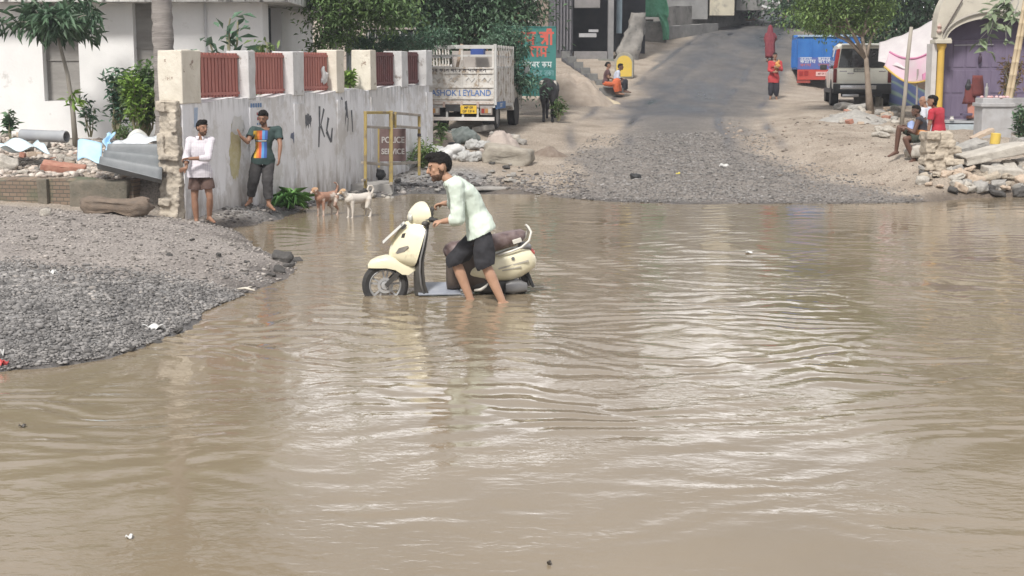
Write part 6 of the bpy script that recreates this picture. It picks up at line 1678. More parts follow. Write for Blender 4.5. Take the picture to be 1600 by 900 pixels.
    me = leaf_mesh('leaves', P, D, rand_dirs(n, rs) * .4 + np.array([0, 0, 1]), rs.uniform(.2, .42, n), .055, 1, .45); link_mesh('leaves', me, M('cut_leaf', (.10, .26, .06), (.18, .36, .10), 3, .5, island=.4), t)
    # litter on the road
    bag('black_bag', 994, 281, 18, 11, BLACKP, 'small black bag lying on the gravel road near the water', 'bag', 21)
    bag('white_scrap', 1131, 261, 14, 5, SW, 'small white scrap lying on the gravel road', 'scrap', 22); bag('yellow_scrap', 1059, 273, 9, 4, M('scrap_yellow', (.6, .5, .1), rough=.5), 'small yellow scrap lying on the gravel road', 'scrap', 23)
    # left bank
    g = G(384, 460); m = MB(); m.tube([(-.10, .06, .03), (0, 0, .05), (.11, -.05, .03)], [.012, .015, .01], 6); m.tube([(0, 0, .05), (.06, .05, .06)], [.01, .006], 5); o = m.build('pale_stick', M('stick_pale', (.62, .58, .5), (.5, .46, .4), 9, .7), smooth=True); o.location = g; tag(o, 'whitish stick lying at the edge of the left gravel bank', 'stick')
    def flat(name, px, py, w, mat, label, cat, seed, d=.5):
        g = G(px, py); k = 1 / ppm(g.y); o = grid_sheet(name, lambda u, v: Vector(((u - .5) * w * k * (1 - .4 * abs(v - .5)), (v - .5) * w * k * d, .025 + .03 * math.sin(u * 7 + seed) * math.cos(v * 5))), 10, 6, mat); o.location = g; tag(o, label, cat)
    flat('white_scrap', 240, 518, 40, SW, 'torn white plastic strip on the dark gravel bank', 'scrap', 1, .3); flat('white_scrap', 84, 431, 14, SW, 'small white paper on the upper left gravel bank', 'scrap', 2)
    flat('red_scrap', 5, 574, 18, M('scrap_red', (.5, .07, .07), rough=.5), 'red scrap at the left edge of the gravel bank', 'scrap', 3); flat('white_scrap', 2, 556, 10, SW, 'white scrap at the left edge above the red one', 'scrap', 4)
    for px, py, w in ((440, 408, 30), (463, 410, 20), (474, 412, 12), (452, 418, 16), (436, 426, 20), (424, 432, 12), (300, 376, 8), (342, 400, 9), (386, 412, 8), (265, 400, 9), (278, 525, 14), (244, 540, 16), (206, 548, 14)):
        rock_px('black_clod', STONES[(px + py) % 9], STONE_DARK, px, py, w, w * .5, 'black clod of broken asphalt on the gravel bank', 'stone', 'black clods on the left bank', r=r)
    # scraps afloat
    def afloat(name, px, py, w, mat, label):
        p = on(px, py, .012); k = 1 / ppm(p.y); o = grid_sheet(name, lambda u, v: Vector(((u - .5) * w * k, (v - .5) * w * k * 1.1, .008 * math.sin(u * 6 + v * 4))), 6, 5, mat); o.location = p; tag(o, label, 'scrap')
    afloat('leaf_scrap', 35, 665, 9, M('wet_leaf', (.06, .05, .04), rough=.4), 'dark leaf afloat at the left of the water'); afloat('white_scrap', 202, 838, 10, SW, 'white scrap afloat in the near left water')
    afloat('leaf_scrap', 858, 879, 6, _mats['wet_leaf'], 'tiny dark leaf afloat in the near middle water'); afloat('pale_scrap', 1170, 394, 10, SW, 'pale scrap afloat near the middle of the flood')
litter()
# ---- uncountable gravel
def scatter():
    rs = np.random.default_rng(9)
    def pick(n, x0, x1, y0, y1, test):
        X = rs.uniform(x0, x1, n); Yy = rs.uniform(y0, y1, n); d = shore_dist(X, Yy); ok = test(X, Yy, d); X, Yy = X[ok], Yy[ok]
        return np.stack([X, Yy, terrain(X, Yy) + .004], 1)
    P = pick(100000, -8, -2, 10.8, 16.5, lambda x, y, d: (d > .03) & (rs.uniform(0, 1, len(x)) < sst(16.2, 13.8, y + .8 * fbm(x * .9, y * .9, oct=3, seed=40))))
    gravel('gravel', 'dark wet broken gravel covering the near left bank', P, rs.gamma(1.6, .0048, len(P)) + .0048, M('gravel_dark', (.225, .215, .207), (.14, .135, .132), 2, .8, island=.55), .6, 2)
    P = pick(9000, -9, -1.8, 13, 21, lambda x, y, d: d > .02); gravel('gravel', 'fine scattered grit over the upper left bank', P, rs.gamma(2.0, .0045, len(P)) + .005, M('grit', (.30, .275, .255), (.20, .185, .17), 2, .9, island=.6), .55, 3)
    def onroad(x, y, d):
        el = np.interp(y, _ey, _el); er = np.interp(y, _ey, _er)
        return (d > .05) & (x > el - .6) & (x < er + .4) & (rs.uniform(0, 1, len(x)) < .35 + .9 * sst(.35, -.2, np.abs((x - (el + er) / 2) / (er - el)) - .15 + .2 * fbm(x * .5, y * .4, oct=3, seed=90)))
    P = pick(42000, -.5, 9, 25.6, 37, onroad); gravel('gravel', 'grey broken stones strewn over the road above the water', P, rs.gamma(1.8, .0055, len(P)) + .006, M('gravel_road', (.145, .138, .133), (.215, .205, .197), 2, .9, island=.6), .55, 4)
    P = pick(9000, -5.6, 1.5, 21, 30, lambda x, y, d: (d > .02) & (d < 2.6) & ((x - WALL_A.x) * _wn.x + (y - WALL_A.y) * _wn.y > .05)); gravel('gravel', 'dark muddy stones along the foot of the boundary wall', P, rs.gamma(2.2, .008, len(P)) + .008, M('gravel_mud', (.12, .11, .105), (.2, .185, .175), 2, .8, island=.7), .6, 5)
    P = pick(900, 5.5, 12, 26.5, 40, lambda x, y, d: d > .1); gravel('gravel', 'small stones scattered over the tan dirt at the right', P, rs.gamma(2.0, .010, len(P)) + .008, M('gravel_tan', (.27, .225, .185), (.2, .165, .14), 2, .95, island=.5), .55, 6)
scatter()

# ================================================================== PEOPLE
SKIN = {'tan': M('skin_tan', (.44, .265, .18), (.38, .22, .145), 9, .55), 'brown': M('skin_brown', (.29, .16, .105), (.24, .13, .085), 9, .55), 'dark': M('skin_dark', (.13, .068, .048), (.10, .052, .038), 9, .5)}
HAIR = M('black_hair', (.008, .0075, .0075), (.016, .014, .013), 30, .8, bump=.5, bscale=60, spec=.15)
GREYHAIR = M('grey_hair', (.30, .28, .26), (.42, .40, .38), 30, .7)
EYEW = M('eye_white', (.26, .23, .21), rough=.3); EYEB = M('eye_dark', (.012, .01, .01), rough=.2); LIP = M('lip', (.20, .09, .075), rough=.5)
def V3(*a): return Vector(a)
def frame_of(up, fwd):
    up = Vector(up).normalized(); fwd = Vector(fwd); fwd = (fwd - up * fwd.dot(up)).normalized(); right = fwd.cross(up).normalized()
    return right, fwd, up
def cap(mb, a, b, ra, rb, n=14):
    a = Vector(a); b = Vector(b); t = (b - a)
    if t.length < 1e-5: mb.ell(a, (ra, ra, ra)); return
    t.normalize(); ref = Vector((0, 0, 1)) if abs(t.z) < .9 else Vector((1, 0, 0)); u = t.cross(ref).normalized(); w = t.cross(u)
    rings = []
    for s, c, r, sg in ((0, a, ra, -1), (1, b, rb, 1)):
        seq = [.15, .5, .8, 1.0] if s == 0 else [1.0, .8, .5, .15]
        for f in seq:
            rr = r * f; off = sg * r * math.sqrt(max(0, 1 - f * f))
            rings.append([c + t * off + (u * math.cos(2 * math.pi * k / n) + w * math.sin(2 * math.pi * k / n)) * rr for k in range(n)])
    mb.rings(rings)
def chain(mb, pts, rs):
    for a, b, ra, rb in zip(pts[:-1], pts[1:], rs[:-1], rs[1:]): cap(mb, a, b, ra, rb)
def loft(mb, secs, n=20, p=2.3):
    """secs: (centre, right, fwd, a, b)"""
    R = []
    for c, r, f, a, b in secs:
        ring = []
        for k in range(n):
            th = 2 * math.pi * k / n; x, y = math.cos(th), math.sin(th)
            x = math.copysign(abs(x) ** (2 / p), x); y = math.copysign(abs(y) ** (2 / p), y)
            ring.append(Vector(c) + r * (x * a) + f * (y * b))
        R.append(ring)
    mb.rings(R)
def hand(mb, w, d, nrm, s=1.0, curl=.5, side=1, fr=.0095):
    """palm and five separate fingers from wrist w along d; nrm points out of the palm; side: where the thumb lies"""
    d = Vector(d).normalized(); nrm = Vector(nrm); nrm = (nrm - d * nrm.dot(d)).normalized(); lat = d.cross(nrm).normalized() * side
    pal = w + d * .045 * s
    R = Matrix((lat, nrm, d)).transposed()
    mb.ell(pal, (.042 * s, .017 * s, .052 * s), R, 14, 8)
    for i, (o, ln) in enumerate(((.031, .068), (.0105, .078), (-.0105, .072), (-.031, .056))):
        base = w + d * .075 * s + lat * o * s
        pts = [base - d * .03 * s]; a = 0; p = base
        pts.append(p)
        for f in (.45, .32, .23):
            a += curl * (.9 if f != .45 else .7); dd = (d * math.cos(a) + nrm * math.sin(a)); p = p + dd * ln * f * s * 1.0; pts.append(p)
        chain(mb, pts, [fr * s * 1.05, fr * s * 1.05, fr * s, fr * s * .95, fr * s * .85])
    th = w + d * .022 * s + lat * .034 * s
    t1 = th + (lat * .75 + d * .65 + nrm * .25).normalized() * .034 * s; t2 = t1 + (d * .85 + lat * .2 + nrm * (.3 + curl * .4)).normalized() * .03 * s
    chain(mb, [w + d * .02 * s + lat * .015 * s, th, t1, t2], [.014 * s, .0125 * s, .0115 * s, .0095 * s])
def figure(name, label, root, J, skin='tan', shirt=None, pants=None, hair='short', voxel=.011, k=1.0, beard=0.0, shoes=None, cat='person', hsc=1.0, amp=.006, female=False, group=None):
    """J: joints in world space; hands given as (wrist, dir, palm normal, curl, side)"""
    t = thing(name, label, cat, root, 0, group); root = Vector(root)
    j = {a: (Vector(b) - root) for a, b in J.items() if a not in ('face', 'hl', 'hr', 'up')}
    up = (j['neck'] - j['pel']).normalized()
    rS = (j['shr'] - j['shl']).normalized(); rH = (j['hipr'] - j['hipl']).normalized()
    def basis(r, u):
        r = (r - u * r.dot(u)).normalized(); f = u.cross(r).normalized(); return r, f
    rs_, fs_ = basis(rS, up); rh_, fh_ = basis(rH, up)
    rm_, fm_ = basis((rS + rH), up)
    L = (j['neck'] - j['pel']).length
    bend = (j['chest'] - (j['pel'].lerp(j['neck'], .6))) if 'chest' in j else Vector((0, 0, 0))
    sw = (j['shr'] - j['shl']).length / 2; hw = max((j['hipr'] - j['hipl']).length / 2, .08 * k)
    def spine(f): 
        return j['pel'] + (j['neck'] - j['pel']) * f + bend * (4 * f * (1 - f) * .8)
    def torso(mb, inf=0.0, f0=-.12, flare=0.0):
        prof = [(f0, hw + .06 * k + flare, .098 * k + flare), (0.02, hw + .078 * k + flare * .8, .108 * k + flare * .8), (.16, hw + .058 * k + flare * .5, .106 * k + flare * .5), (.36, .128 * k, .094 * k), (.58, .148 * k, .104 * k), (.76, sw * .92 if sw > .12 else .155 * k, .102 * k), (.90, sw * .86 if sw > .12 else .14 * k, .078 * k), (1.0, .075 * k, .058 * k)]
        secs = []
        for f, a, b in prof:
            m_ = min(max((f - .2) / .5, 0), 1); r, fw = basis(rh_ * (1 - m_) + rs_ * m_, up)
            secs.append((spine(f), r, fw, a + inf, b + inf))
        loft(mb, secs)
        if female: 
            for s_ in (-1, 1): mb.ell(spine(.68) + rs_ * (.07 * k * s_) + fs_ * .075 * k, (.06 * k + inf, .06 * k + inf, .06 * k + inf))
        for s_, sh in ((1, j['shr']), (-1, j['shl'])): cap(mb, spine(.86) , sh, .06 * k + inf, .058 * k + inf)
    # ---- head
    hc = j['head']; face = Vector(J['face']); hup = Vector(J.get('up', tuple((hc - j['neck']).normalized() * .6 + Vector((0, 0, .6)))))
    R, F, U = frame_of(hup, face); hm = Matrix((R, F, U)).transposed(); q = k * hsc
    def H(x, y, z): return hc + R * x * q + F * y * q + U * z * q
    body = MB()
    torso(body, 0)
    cap(body, j['neck'] - up * .03, hc - U * .05 * q - F * .01, .056 * k, .052 * k)
    body.ell(H(0, -.012, .022), (.074 * q, .094 * q, .092 * q), hm, 18, 12)
    body.ell(H(0, .022, -.045), (.056 * q, .066 * q, .068 * q), hm, 16, 10)
    cap(body, H(0, .082, .018), H(0, .104, -.022), .010 * q, .0155 * q, 10); body.ell(H(0, .074, .032), (.05 * q, .016 * q, .012 * q), hm)      # nose, brow ridge
    body.ell(H(0, .080, -.052), (.024 * q, .012 * q, .010 * q), hm); body.ell(H(0, .068, -.094), (.026 * q, .020 * q, .018 * q), hm)
    for s_ in (-1, 1):
        body.ell(H(.075 * s_, -.012, -.004), (.012 * q, .021 * q, .034 * q), hm); body.ell(H(.034 * s_, .056, -.018), (.024 * q, .016 * q, .022 * q), hm)
    # ---- limbs
    arms = {}
    for s_, S, E, W in (('r', 'shr', 'elr', 'wrr'), ('l', 'shl', 'ell', 'wrl')):
        if E not in j: continue
        a, b, c = j[S], j[E], j[W]; mid = a.lerp(b, .45)
        chain(body, [a, mid, b], [.056 * k, .050 * k, .041 * k]); chain(body, [b, b.lerp(c, .35), c], [.041 * k, .040 * k, .027 * k]); arms[s_] = (a, b, c)
        hd = J.get('h' + s_)
        if hd: hand(body, c, hd[0], hd[1], k * .98, hd[2], hd[3], .0105 if voxel > .009 else .0092)
    legs = {}
    for s_, A, B, Cc, D in (('r', 'hipr', 'knr', 'anr', 'tor'), ('l', 'hipl', 'knl', 'anl', 'tol')):
        if B not in j: continue
        a, b, c, d = j[A], j[B], j[Cc], j[D]
        chain(body, [a, a.lerp(b, .4), b], [.084 * k, .078 * k, .056 * k]); back = (b - a).cross(c - b); 
        chain(body, [b, b.lerp(c, .32), c], [.055 * k, .060 * k, .039 * k]); legs[s_] = (a, b, c)
        heel = c + (c - d).normalized() * .045 * k + Vector((0, 0, -.035 * k))
        cap(body, heel, d, .036 * k, .026 * k); cap(body, c, heel, .036 * k, .036 * k); cap(body, c, c.lerp(d, .6), .036 * k, .028 * k)
    bm_ = remesh(body, 'body', voxel, 3); link_mesh('body', bm_, SKIN[skin], t, True)
    # ---- face details
    e = MB(); 
    for s_ in (-1, 1): e.ell(H(.030 * s_, .082, .012), (.0115 * q, .007 * q, .0055 * q), hm, 10, 6)
    eo = e.build('eyes', EYEW, t, True); e = MB()
    for s_ in (-1, 1): e.ell(H(.030 * s_, .0885, .012), (.0065 * q, .004 * q, .0065 * q), hm, 8, 6)
    e.build('pupils', EYEB, eo, True); e = MB()
    for s_ in (-1, 1): cap(e, H(.014 * s_, .084, .031), H(.050 * s_, .066, .033), .0042 * q, .003 * q, 6)
    e.build('eyebrows', HAIR, t, True)
    e = MB(); e.ell(H(0, .088, -.052), (.022 * q, .006 * q, .006 * q), hm, 10, 6); e.build('lips', LIP, t, True)
    def shell(nm, mat, keep, infl, amp_=.006, extra=()):
        m = MB(); m.ell(H(0, -.014, .026), ((.078 + infl) * q, (.098 + infl) * q, (.096 + infl) * q), hm, 40, 28); m.ell(H(0, .022, -.045), ((.059 + infl * .6) * q, (.069 + infl * .6) * q, (.070 + infl * .6) * q), hm, 30, 20); m.ell(H(0, .068, -.094), ((.026 + infl) * q, (.020 + infl) * q, (.018 + infl) * q), hm, 16, 10)
        for c_, r_ in extra: m.ell(H(*c_), tuple(v * q for v in r_), hm, 18, 12)
        me = remesh(m, nm, .007 * max(q, .8), 1)
        bm = bmesh.new(); bm.from_mesh(me)
        dele = []
        for v in bm.verts:
            p = v.co - hc; x, y, z = p.dot(R) / q, p.dot(F) / q, p.dot(U) / q
            if not keep(x, y, z): dele.append(v)
        bmesh.ops.delete(bm, geom=dele, context='VERTS'); bm.to_mesh(me); bm.free(); displace_mesh(me, amp_ * .6, 60, 3); me.polygons.foreach_set('use_smooth', np.ones(len(me.polygons), bool))
        o = link_mesh(nm, me, mat, t); md = o.modifiers.new('thick', 'SOLIDIFY'); md.thickness = .008; md.offset = -1; return o
    if hair in ('short', 'quiff'):
        ex = [((0, .045, .100), (.056, .056, .036)), ((0, -.01, .094), (.064, .074, .034))] if hair == 'quiff' else [((0, .01, .09), (.066, .075, .036))]
        shell('hair', HAIR, lambda x, y, z: (z > .042 + .02 * max(0, y) / .1 and y > -.2 and z > .042) or (y < .020 and z > .026 - .3 * min(0, y + .02) * 0 and abs(x) > .05) or (y < -.04 and z > -.055 and not (abs(x) > .06 and y > -.05 and z < .03)), .007, .007, ex)
    elif hair == 'grey':
        shell('hair', GREYHAIR, lambda x, y, z: (y < -.01 and z > -.03 and z < .085), .006, .005)
    elif hair == 'long':
        shell('hair', HAIR, lambda x, y, z: z > .058 or y < -.0 and z > -.12, .013, .008, [((0, -.06, -.02), (.075, .06, .10)), ((0, -.07, .05), (.085, .07, .07)), ((0, .0, .085), (.075, .085, .045))])
    elif hair == 'bun':
        shell('hair', HAIR, lambda x, y, z: z > .055 or (y < -.005 and z > -.05), .006, .003, [((0, -.105, .0), (.04, .035, .04))])
    if beard:
        bo = shell('beard', M('beard_dark', (.075, .046, .034), (.13, .08, .058), 60, .9, spec=.1), lambda x, y, z: z < -.052 - .0 * y and y > -.03 and not (abs(x) < .018 and -.075 < z < -.04) or (z < .0 and -.03 < y < .022 and abs(x) > .05), .0025 * beard, .003)
        m = MB(); cap(m, H(-.022, .086, -.042), H(0, .096, -.036), .005 * q, .006 * q, 6); cap(m, H(.022, .086, -.042), H(0, .096, -.036), .005 * q, .006 * q, 6); m.build('moustache', _mats['beard_dark'], t, True)
    # ---- clothes
    if shirt:
        inf = shirt.get('inf', .014); m = MB(); hem = shirt.get('hem', .16); torso(m, inf, -(hem + .08) / L, shirt.get('flare', .012)); cuts = []
        sl = shirt.get('sleeve', .6)
        for s_, (a, b, c) in arms.items():
            if sl <= 0: 
                d = (b - a).normalized(); cuts.append((a + d * .015, d, .11)); continue
            e_inf = shirt.get('sinf', .016)
            if sl <= 1:
                d = (b - a).normalized(); end = a.lerp(b, sl); chain(m, [a, end + d * .04], [.060 * k + e_inf, (.056 - .012 * sl) * k + e_inf * 1.4]); cuts.append((end, d, .10))
            else:
                d = (c - b).normalized(); end = b.lerp(c, sl - 1); chain(m, [a, a.lerp(b, .5), b, end + d * .03], [.058 * k + e_inf, .051 * k + e_inf, .044 * k + e_inf, (.044 - .012 * (sl - 1)) * k + e_inf]); cuts.append((end, d, .10))
        hp = shirt.get('hemplane')
        if hp: cuts.append((Vector(hp[0]) - root, Vector(hp[1]), .5))
        else: cuts.append((j['pel'] - up * hem, -up, .42))
        cuts.append((j['neck'] - up * .012 * k + fs_ * .02, up + fs_ * .35, .082 * k))
        me = remesh(m, 'shirt', max(voxel, .010), 3, shirt.get('amp', amp), shirt.get('ns', 7), shirt.get('seed', 1), cuts); so = link_mesh('shirt', me, shirt['mat'], t, True)
        if shirt.get('collar'):
            m = MB(); pts = []
            for s_ in (-1, 1): 
                m.rings([[j['neck'] + rs_ * (.07 * s_ * math.cos(a) * k) + fs_ * (.072 * math.sin(a) * k) + up * z_ + (rs_ * (s_ * math.cos(a)) + fs_ * math.sin(a)) * (.012 - z_ * .5) for a in np.linspace(-1.57, 1.25, 13)] for z_ in (-.03, .0, .024)], closed=False)
            co = m.build('collar', shirt['mat'], so, True); md = co.modifiers.new('t', 'SOLIDIFY'); md.thickness = .008
    if pants:
        inf = pants.get('inf', .016); m = MB(); cuts = []
        loft(m, [(spine(f), rh_, fh_, a, b) for f, a, b in ((-.10, hw + .05 * k + inf, .095 * k + inf), (.02, hw + .068 * k + inf * .5, .108 * k + inf * .5), (.14, hw + .058 * k + inf * .3, .106 * k + inf * .3), (.22, .13 * k + .003, .098 * k + .003))])
        ln = pants.get('len', .9); lo = pants.get('loose', 0.0)
        for s_, (a, b, c) in legs.items():
            if ln <= 1:
                d = (b - a).normalized(); end = a.lerp(b, ln); chain(m, [a, a.lerp(b, .5), end + d * .05], [.086 * k + inf * .6, .080 * k + inf + lo * .6, .066 * k + inf + lo]); cuts.append((end, d, .2))
            else:
                d = (c - b).normalized(); end = b.lerp(c, ln - 1); chain(m, [a, a.lerp(b, .5), b, b.lerp(c, .5 * (ln - 1)), end + d * .05], [.086 * k + inf * .6, .080 * k + inf + lo * .5, .060 * k + inf + lo, .056 * k + inf + lo * .7, .044 * k + inf * .8 + lo * .35]); cuts.append((end, d, .16))
        cuts.append((spine(.15), up, .3))
        me = remesh(m, 'pants', max(voxel, .010), 3, pants.get('amp', amp), 8, 5, cuts); link_mesh(pants.get('name', 'shorts'), me, pants['mat'], t, True)
    if shoes:
        for s_, A, D in (('r', 'anr', 'tor'), ('l', 'anl', 'tol')):
            if A not in j: continue
            c, d = j[A], j[D]; f = (d - c); f.z = 0; f.normalize(); m = MB()
            base = Vector((c.x, c.y, min(c.z - .07, d.z - .02))); r_ = f.cross(Vector((0, 0, 1)))
            out = [(-.06, -.03), (-.04, -.045), (.06, -.045), (.14, -.05), (.19, -.02), (.19, .02), (.14, .05), (.06, .045), (-.04, .045), (-.06, .03)]
            m.prism([(x * k, y * k) for x, y in out], lambda p: base + f * p[0] + r_ * p[1] - Vector((0, 0, .0)), lambda p: base + f * p[0] + r_ * p[1] + Vector((0, 0, .022)))
            m.tube([base + f * .05 * k - r_ * .048 * k + Vector((0, 0, .02)), base + f * .06 * k + Vector((0, 0, .075 * k)), base + f * .05 * k + r_ * .048 * k + Vector((0, 0, .02))], .012, 6); m.build('sandal', shoes, t)
    return t

MINT = M('shirt_mint', (.60, .68, .60), (.55, .63, .56), 5, .85, bump=.55, bscale=7, bdist=.04, stretch=(1.6, 1, .55)); BLACKC = M('black_cloth', (.020, .020, .024), (.035, .035, .040), 9, .9, bump=.3, bscale=18)
BROWNC = M('brown_shorts', (.085, .052, .045), (.12, .078, .065), 9, .9); CHARC = M('charcoal_trousers', (.035, .034, .036), (.058, .055, .056), 9, .9)
SANDAL = M('sandal_dark', (.05, .042, .038), (.08, .07, .06), 9, .8)
def check_mat():
    m = bpy.data.materials.new('checked_shirt'); m.use_nodes = True; N, L = m.node_tree.nodes, m.node_tree.links; b = N['Principled BSDF']; b.inputs['Roughness'].default_value = .85
    tc = N.new('ShaderNodeTexCoord'); col = None
    prev = None
    for d, sc in (('X', 13), ('Z', 13)):
        w = N.new('ShaderNodeTexWave'); w.bands_direction = d; w.inputs['Scale'].default_value = sc; w.inputs['Distortion'].default_value = .6; L.new(tc.outputs['Object'], w.inputs['Vector'])
        r = N.new('ShaderNodeValToRGB'); r.color_ramp.elements[0].position = .72; r.color_ramp.elements[0].color = (.62, .60, .62, 1); r.color_ramp.elements[1].position = .95; r.color_ramp.elements[1].color = (.50, .46, .53, 1); L.new(w.outputs['Fac'], r.inputs['Fac'])
        if prev is None: prev = r.outputs['Color']
        else:
            x = N.new('ShaderNodeMix'); x.data_type = 'RGBA'; x.blend_type = 'DARKEN'; x.inputs[0].default_value = .8; L.new(prev, x.inputs[6]); L.new(r.outputs['Color'], x.inputs[7]); prev = x.outputs[2]
    L.new(prev, b.inputs['Base Color']); return m
def rider():
    n, f = 14.58, 14.86
    m_ = (n + f) / 2
    J = {'head': at(686, 261, 14.74), 'neck': at(704, 282, 14.72), 'chest': at(735, 312, m_), 'pel': at(751, 366, m_),
         'shl': at(713, 289, 14.53), 'shr': at(705, 287, 14.92), 'hipl': at(755, 368, 14.60), 'hipr': at(747, 366, 14.80),
         'ell': at(716, 342, 14.50), 'wrl': at(691, 346, 14.64), 'elr': at(712, 317, 15.12), 'wrr': at(692, 318, 15.27),
         'knl': at(758, 412, 14.55), 'anl': at(786, 474, 14.52), 'tol': at(764, 487, 14.46), 'knr': at(712, 408, 14.80), 'anr': at(736, 470, 14.78), 'tor': at(712, 481, 14.74),
         'face': Vector((-1, -.22, -.16)), 'up': Vector((-.22, 0, 1)),
         'hl': (Vector((-1, .12, -.10)), Vector((.05, .25, -1)), 1.0, 1), 'hr': (Vector((-1, .2, -.25)), Vector((.05, -.2, -1)), 1.0, -1)}
    root = at(755, 480, m_); root.z = -.2
    a = at(727, 378, m_); b = at(771, 357, m_); d = (b - a).normalized(); nrm = Vector((d.z, 0, -d.x)); nrm = nrm if nrm.z < 0 else -nrm
    return figure('person', 'man in pale mint shirt and black shorts pushing the cream scooter through the water', root, J, 'tan',
        {'mat': MINT, 'sleeve': 1.35, 'inf': .030, 'sinf': .026, 'hem': .16, 'hemplane': ((a + b) / 2, nrm), 'flare': .035, 'collar': True, 'amp': .010, 'ns': 8}, {'mat': BLACKC, 'len': 1.10, 'loose': .030, 'inf': .018, 'amp': .013}, 'quiff', .009, .99, .6, hsc=1.25)
rider()
def man_checked():
    Y = 21.0; J = {'head': at(316, 200, Y), 'neck': at(313, 215, Y + .02), 'pel': at(313, 270, Y), 'shr': at(297, 220, Y - .02), 'shl': at(329, 221, Y + .05), 'hipr': at(305, 272, Y), 'hipl': at(322, 272, Y + .03),
        'elr': at(291, 246, Y - .08), 'wrr': at(291, 263, Y - .26), 'ell': at(325, 247, Y - .16), 'wrl': at(295, 248, Y - .27), 'hr': (Vector((-1, -.1, -.35)), Vector((.2, -1, -.2)), .6, -1), 'hl': (Vector((-1, -.1, -.05)), Vector((.1, -.4, -1)), .7, 1),
        'knr': at(304, 312, Y - .02), 'anr': at(307, 344, Y), 'tor': at(306, 352, Y - .16), 'knl': at(328, 310, Y), 'anl': at(327, 340, Y + .1), 'tol': at(335, 347, Y - .05), 'face': Vector((.75, -.75, -.06)), 'up': Vector((.05, 0, 1))}
    figure('person', 'man in pale checked shirt and brown shorts standing at the corner of the boundary wall', at(315, 350, Y), J, 'brown', {'mat': check_mat(), 'sleeve': 1.5, 'hem': .07, 'flare': .03, 'inf': .02, 'collar': True, 'amp': .010}, {'mat': BROWNC, 'len': .62, 'loose': .03}, 'quiff', .0095, .86, .6, SANDAL, hsc=1.12)
def print_mat():
    m = bpy.data.materials.new('printed_tshirt'); m.use_nodes = True; N, L = m.node_tree.nodes, m.node_tree.links; b = N['Principled BSDF']; b.inputs['Roughness'].default_value = .85; b.inputs['Base Color'].default_value = (.035, .062, .060, 1); return m
def man_green():
    Y = 23.12; J = {'head': at(411, 184, Y - .04), 'neck': at(414, 199, Y), 'pel': at(411, 249, Y), 'shr': at(396, 203, Y - .13), 'shl': at(434, 203, Y + .10), 'hipr': at(402, 252, Y - .05), 'hipl': at(420, 252, Y + .05),
        'elr': at(387, 222, Y - .28), 'wrr': at(376, 213, Y - .36), 'ell': at(438, 227, Y - .02), 'wrl': at(436, 248, Y - .08), 'hr': (Vector((-.35, .1, 1)), Vector((-.9, .3, .0)), .15, -1), 'hl': (Vector((-.05, -.1, -1)), Vector((-1, .2, 0)), .5, 1),
        'knr': at(396, 281, Y - .1), 'anr': at(391, 313, Y - .02), 'tor': at(384, 321, Y - .22), 'knl': at(418, 281, Y - .1), 'anl': at(420, 319, Y - .15), 'tol': at(429, 328, Y - .36), 'face': Vector((-.15, -.85, -.45)), 'up': Vector((0, -.30, 1))}
    root = at(408, 325, Y); t = figure('person', 'man in dark green T-shirt with striped print leaning one hand on the wall', root, J, 'brown', {'mat': print_mat(), 'sleeve': .62, 'hem': .08, 'flare': .024, 'inf': .018, 'amp': .009}, {'mat': CHARC, 'len': 1.80, 'loose': .022, 'name': 'trousers', 'amp': .012}, 'short', .0095, .88, .5, SANDAL, hsc=1.14)
    # printed stripes: thin bands laid over the chest, following the cloth
    so = [c for c in SC.objects if c.parent == t and c.name.startswith('shirt')][0]
    from mathutils.bvhtree import BVHTree
    bv = BVHTree.FromPolygons([v.co.copy() for v in so.data.vertices], [p.vertices[:] for p in so.data.polygons])
    cols = [('yellow', (.62, .40, .05)), ('orange', (.60, .20, .04)), ('red', (.45, .09, .06)), ('sky', (.10, .28, .55)), ('blue', (.06, .12, .36))]
    k = Y / FPX
    for bi, (y0, y1) in enumerate(((203.5, 217.5), (221.5, 246))):
        for i, (nm, c) in enumerate(cols):
            x0 = 400 + i * 3.9 - (1.0 if bi else 0); R_ = []
            for jj in range(9):
                row = []
                for ii in range(3):
                    p = at(x0 + 3.9 * ii / 2, y0 + (y1 - y0) * jj / 8, Y) - root; h = bv.ray_cast(Vector((p.x, p.y - 1.0, p.z)), Vector((0, 1, 0)))
                    row.append((h[0] + Vector((0, -.004, 0))) if h[0] else p)
                R_.append(row)
            m = MB(); m.rings(R_, closed=False); m.build('print_stripe', M('print_' + nm, c, c, rough=.8), so, True)
    m = MB(); R_ = []
    for jj in range(2):
        row = []
        for ii in range(9):
            p = at(402 + ii * 2.0, 218.6 + jj * 1.7, Y) - root; h = bv.ray_cast(Vector((p.x, p.y - 1.0, p.z)), Vector((0, 1, 0))); row.append((h[0] + Vector((0, -.005, 0))) if h[0] else p)
        R_.append(row)
    m.rings(R_, closed=False); m.build('print_band', M('print_white', (.6, .6, .6), rough=.8), so)
man_checked(); man_green()
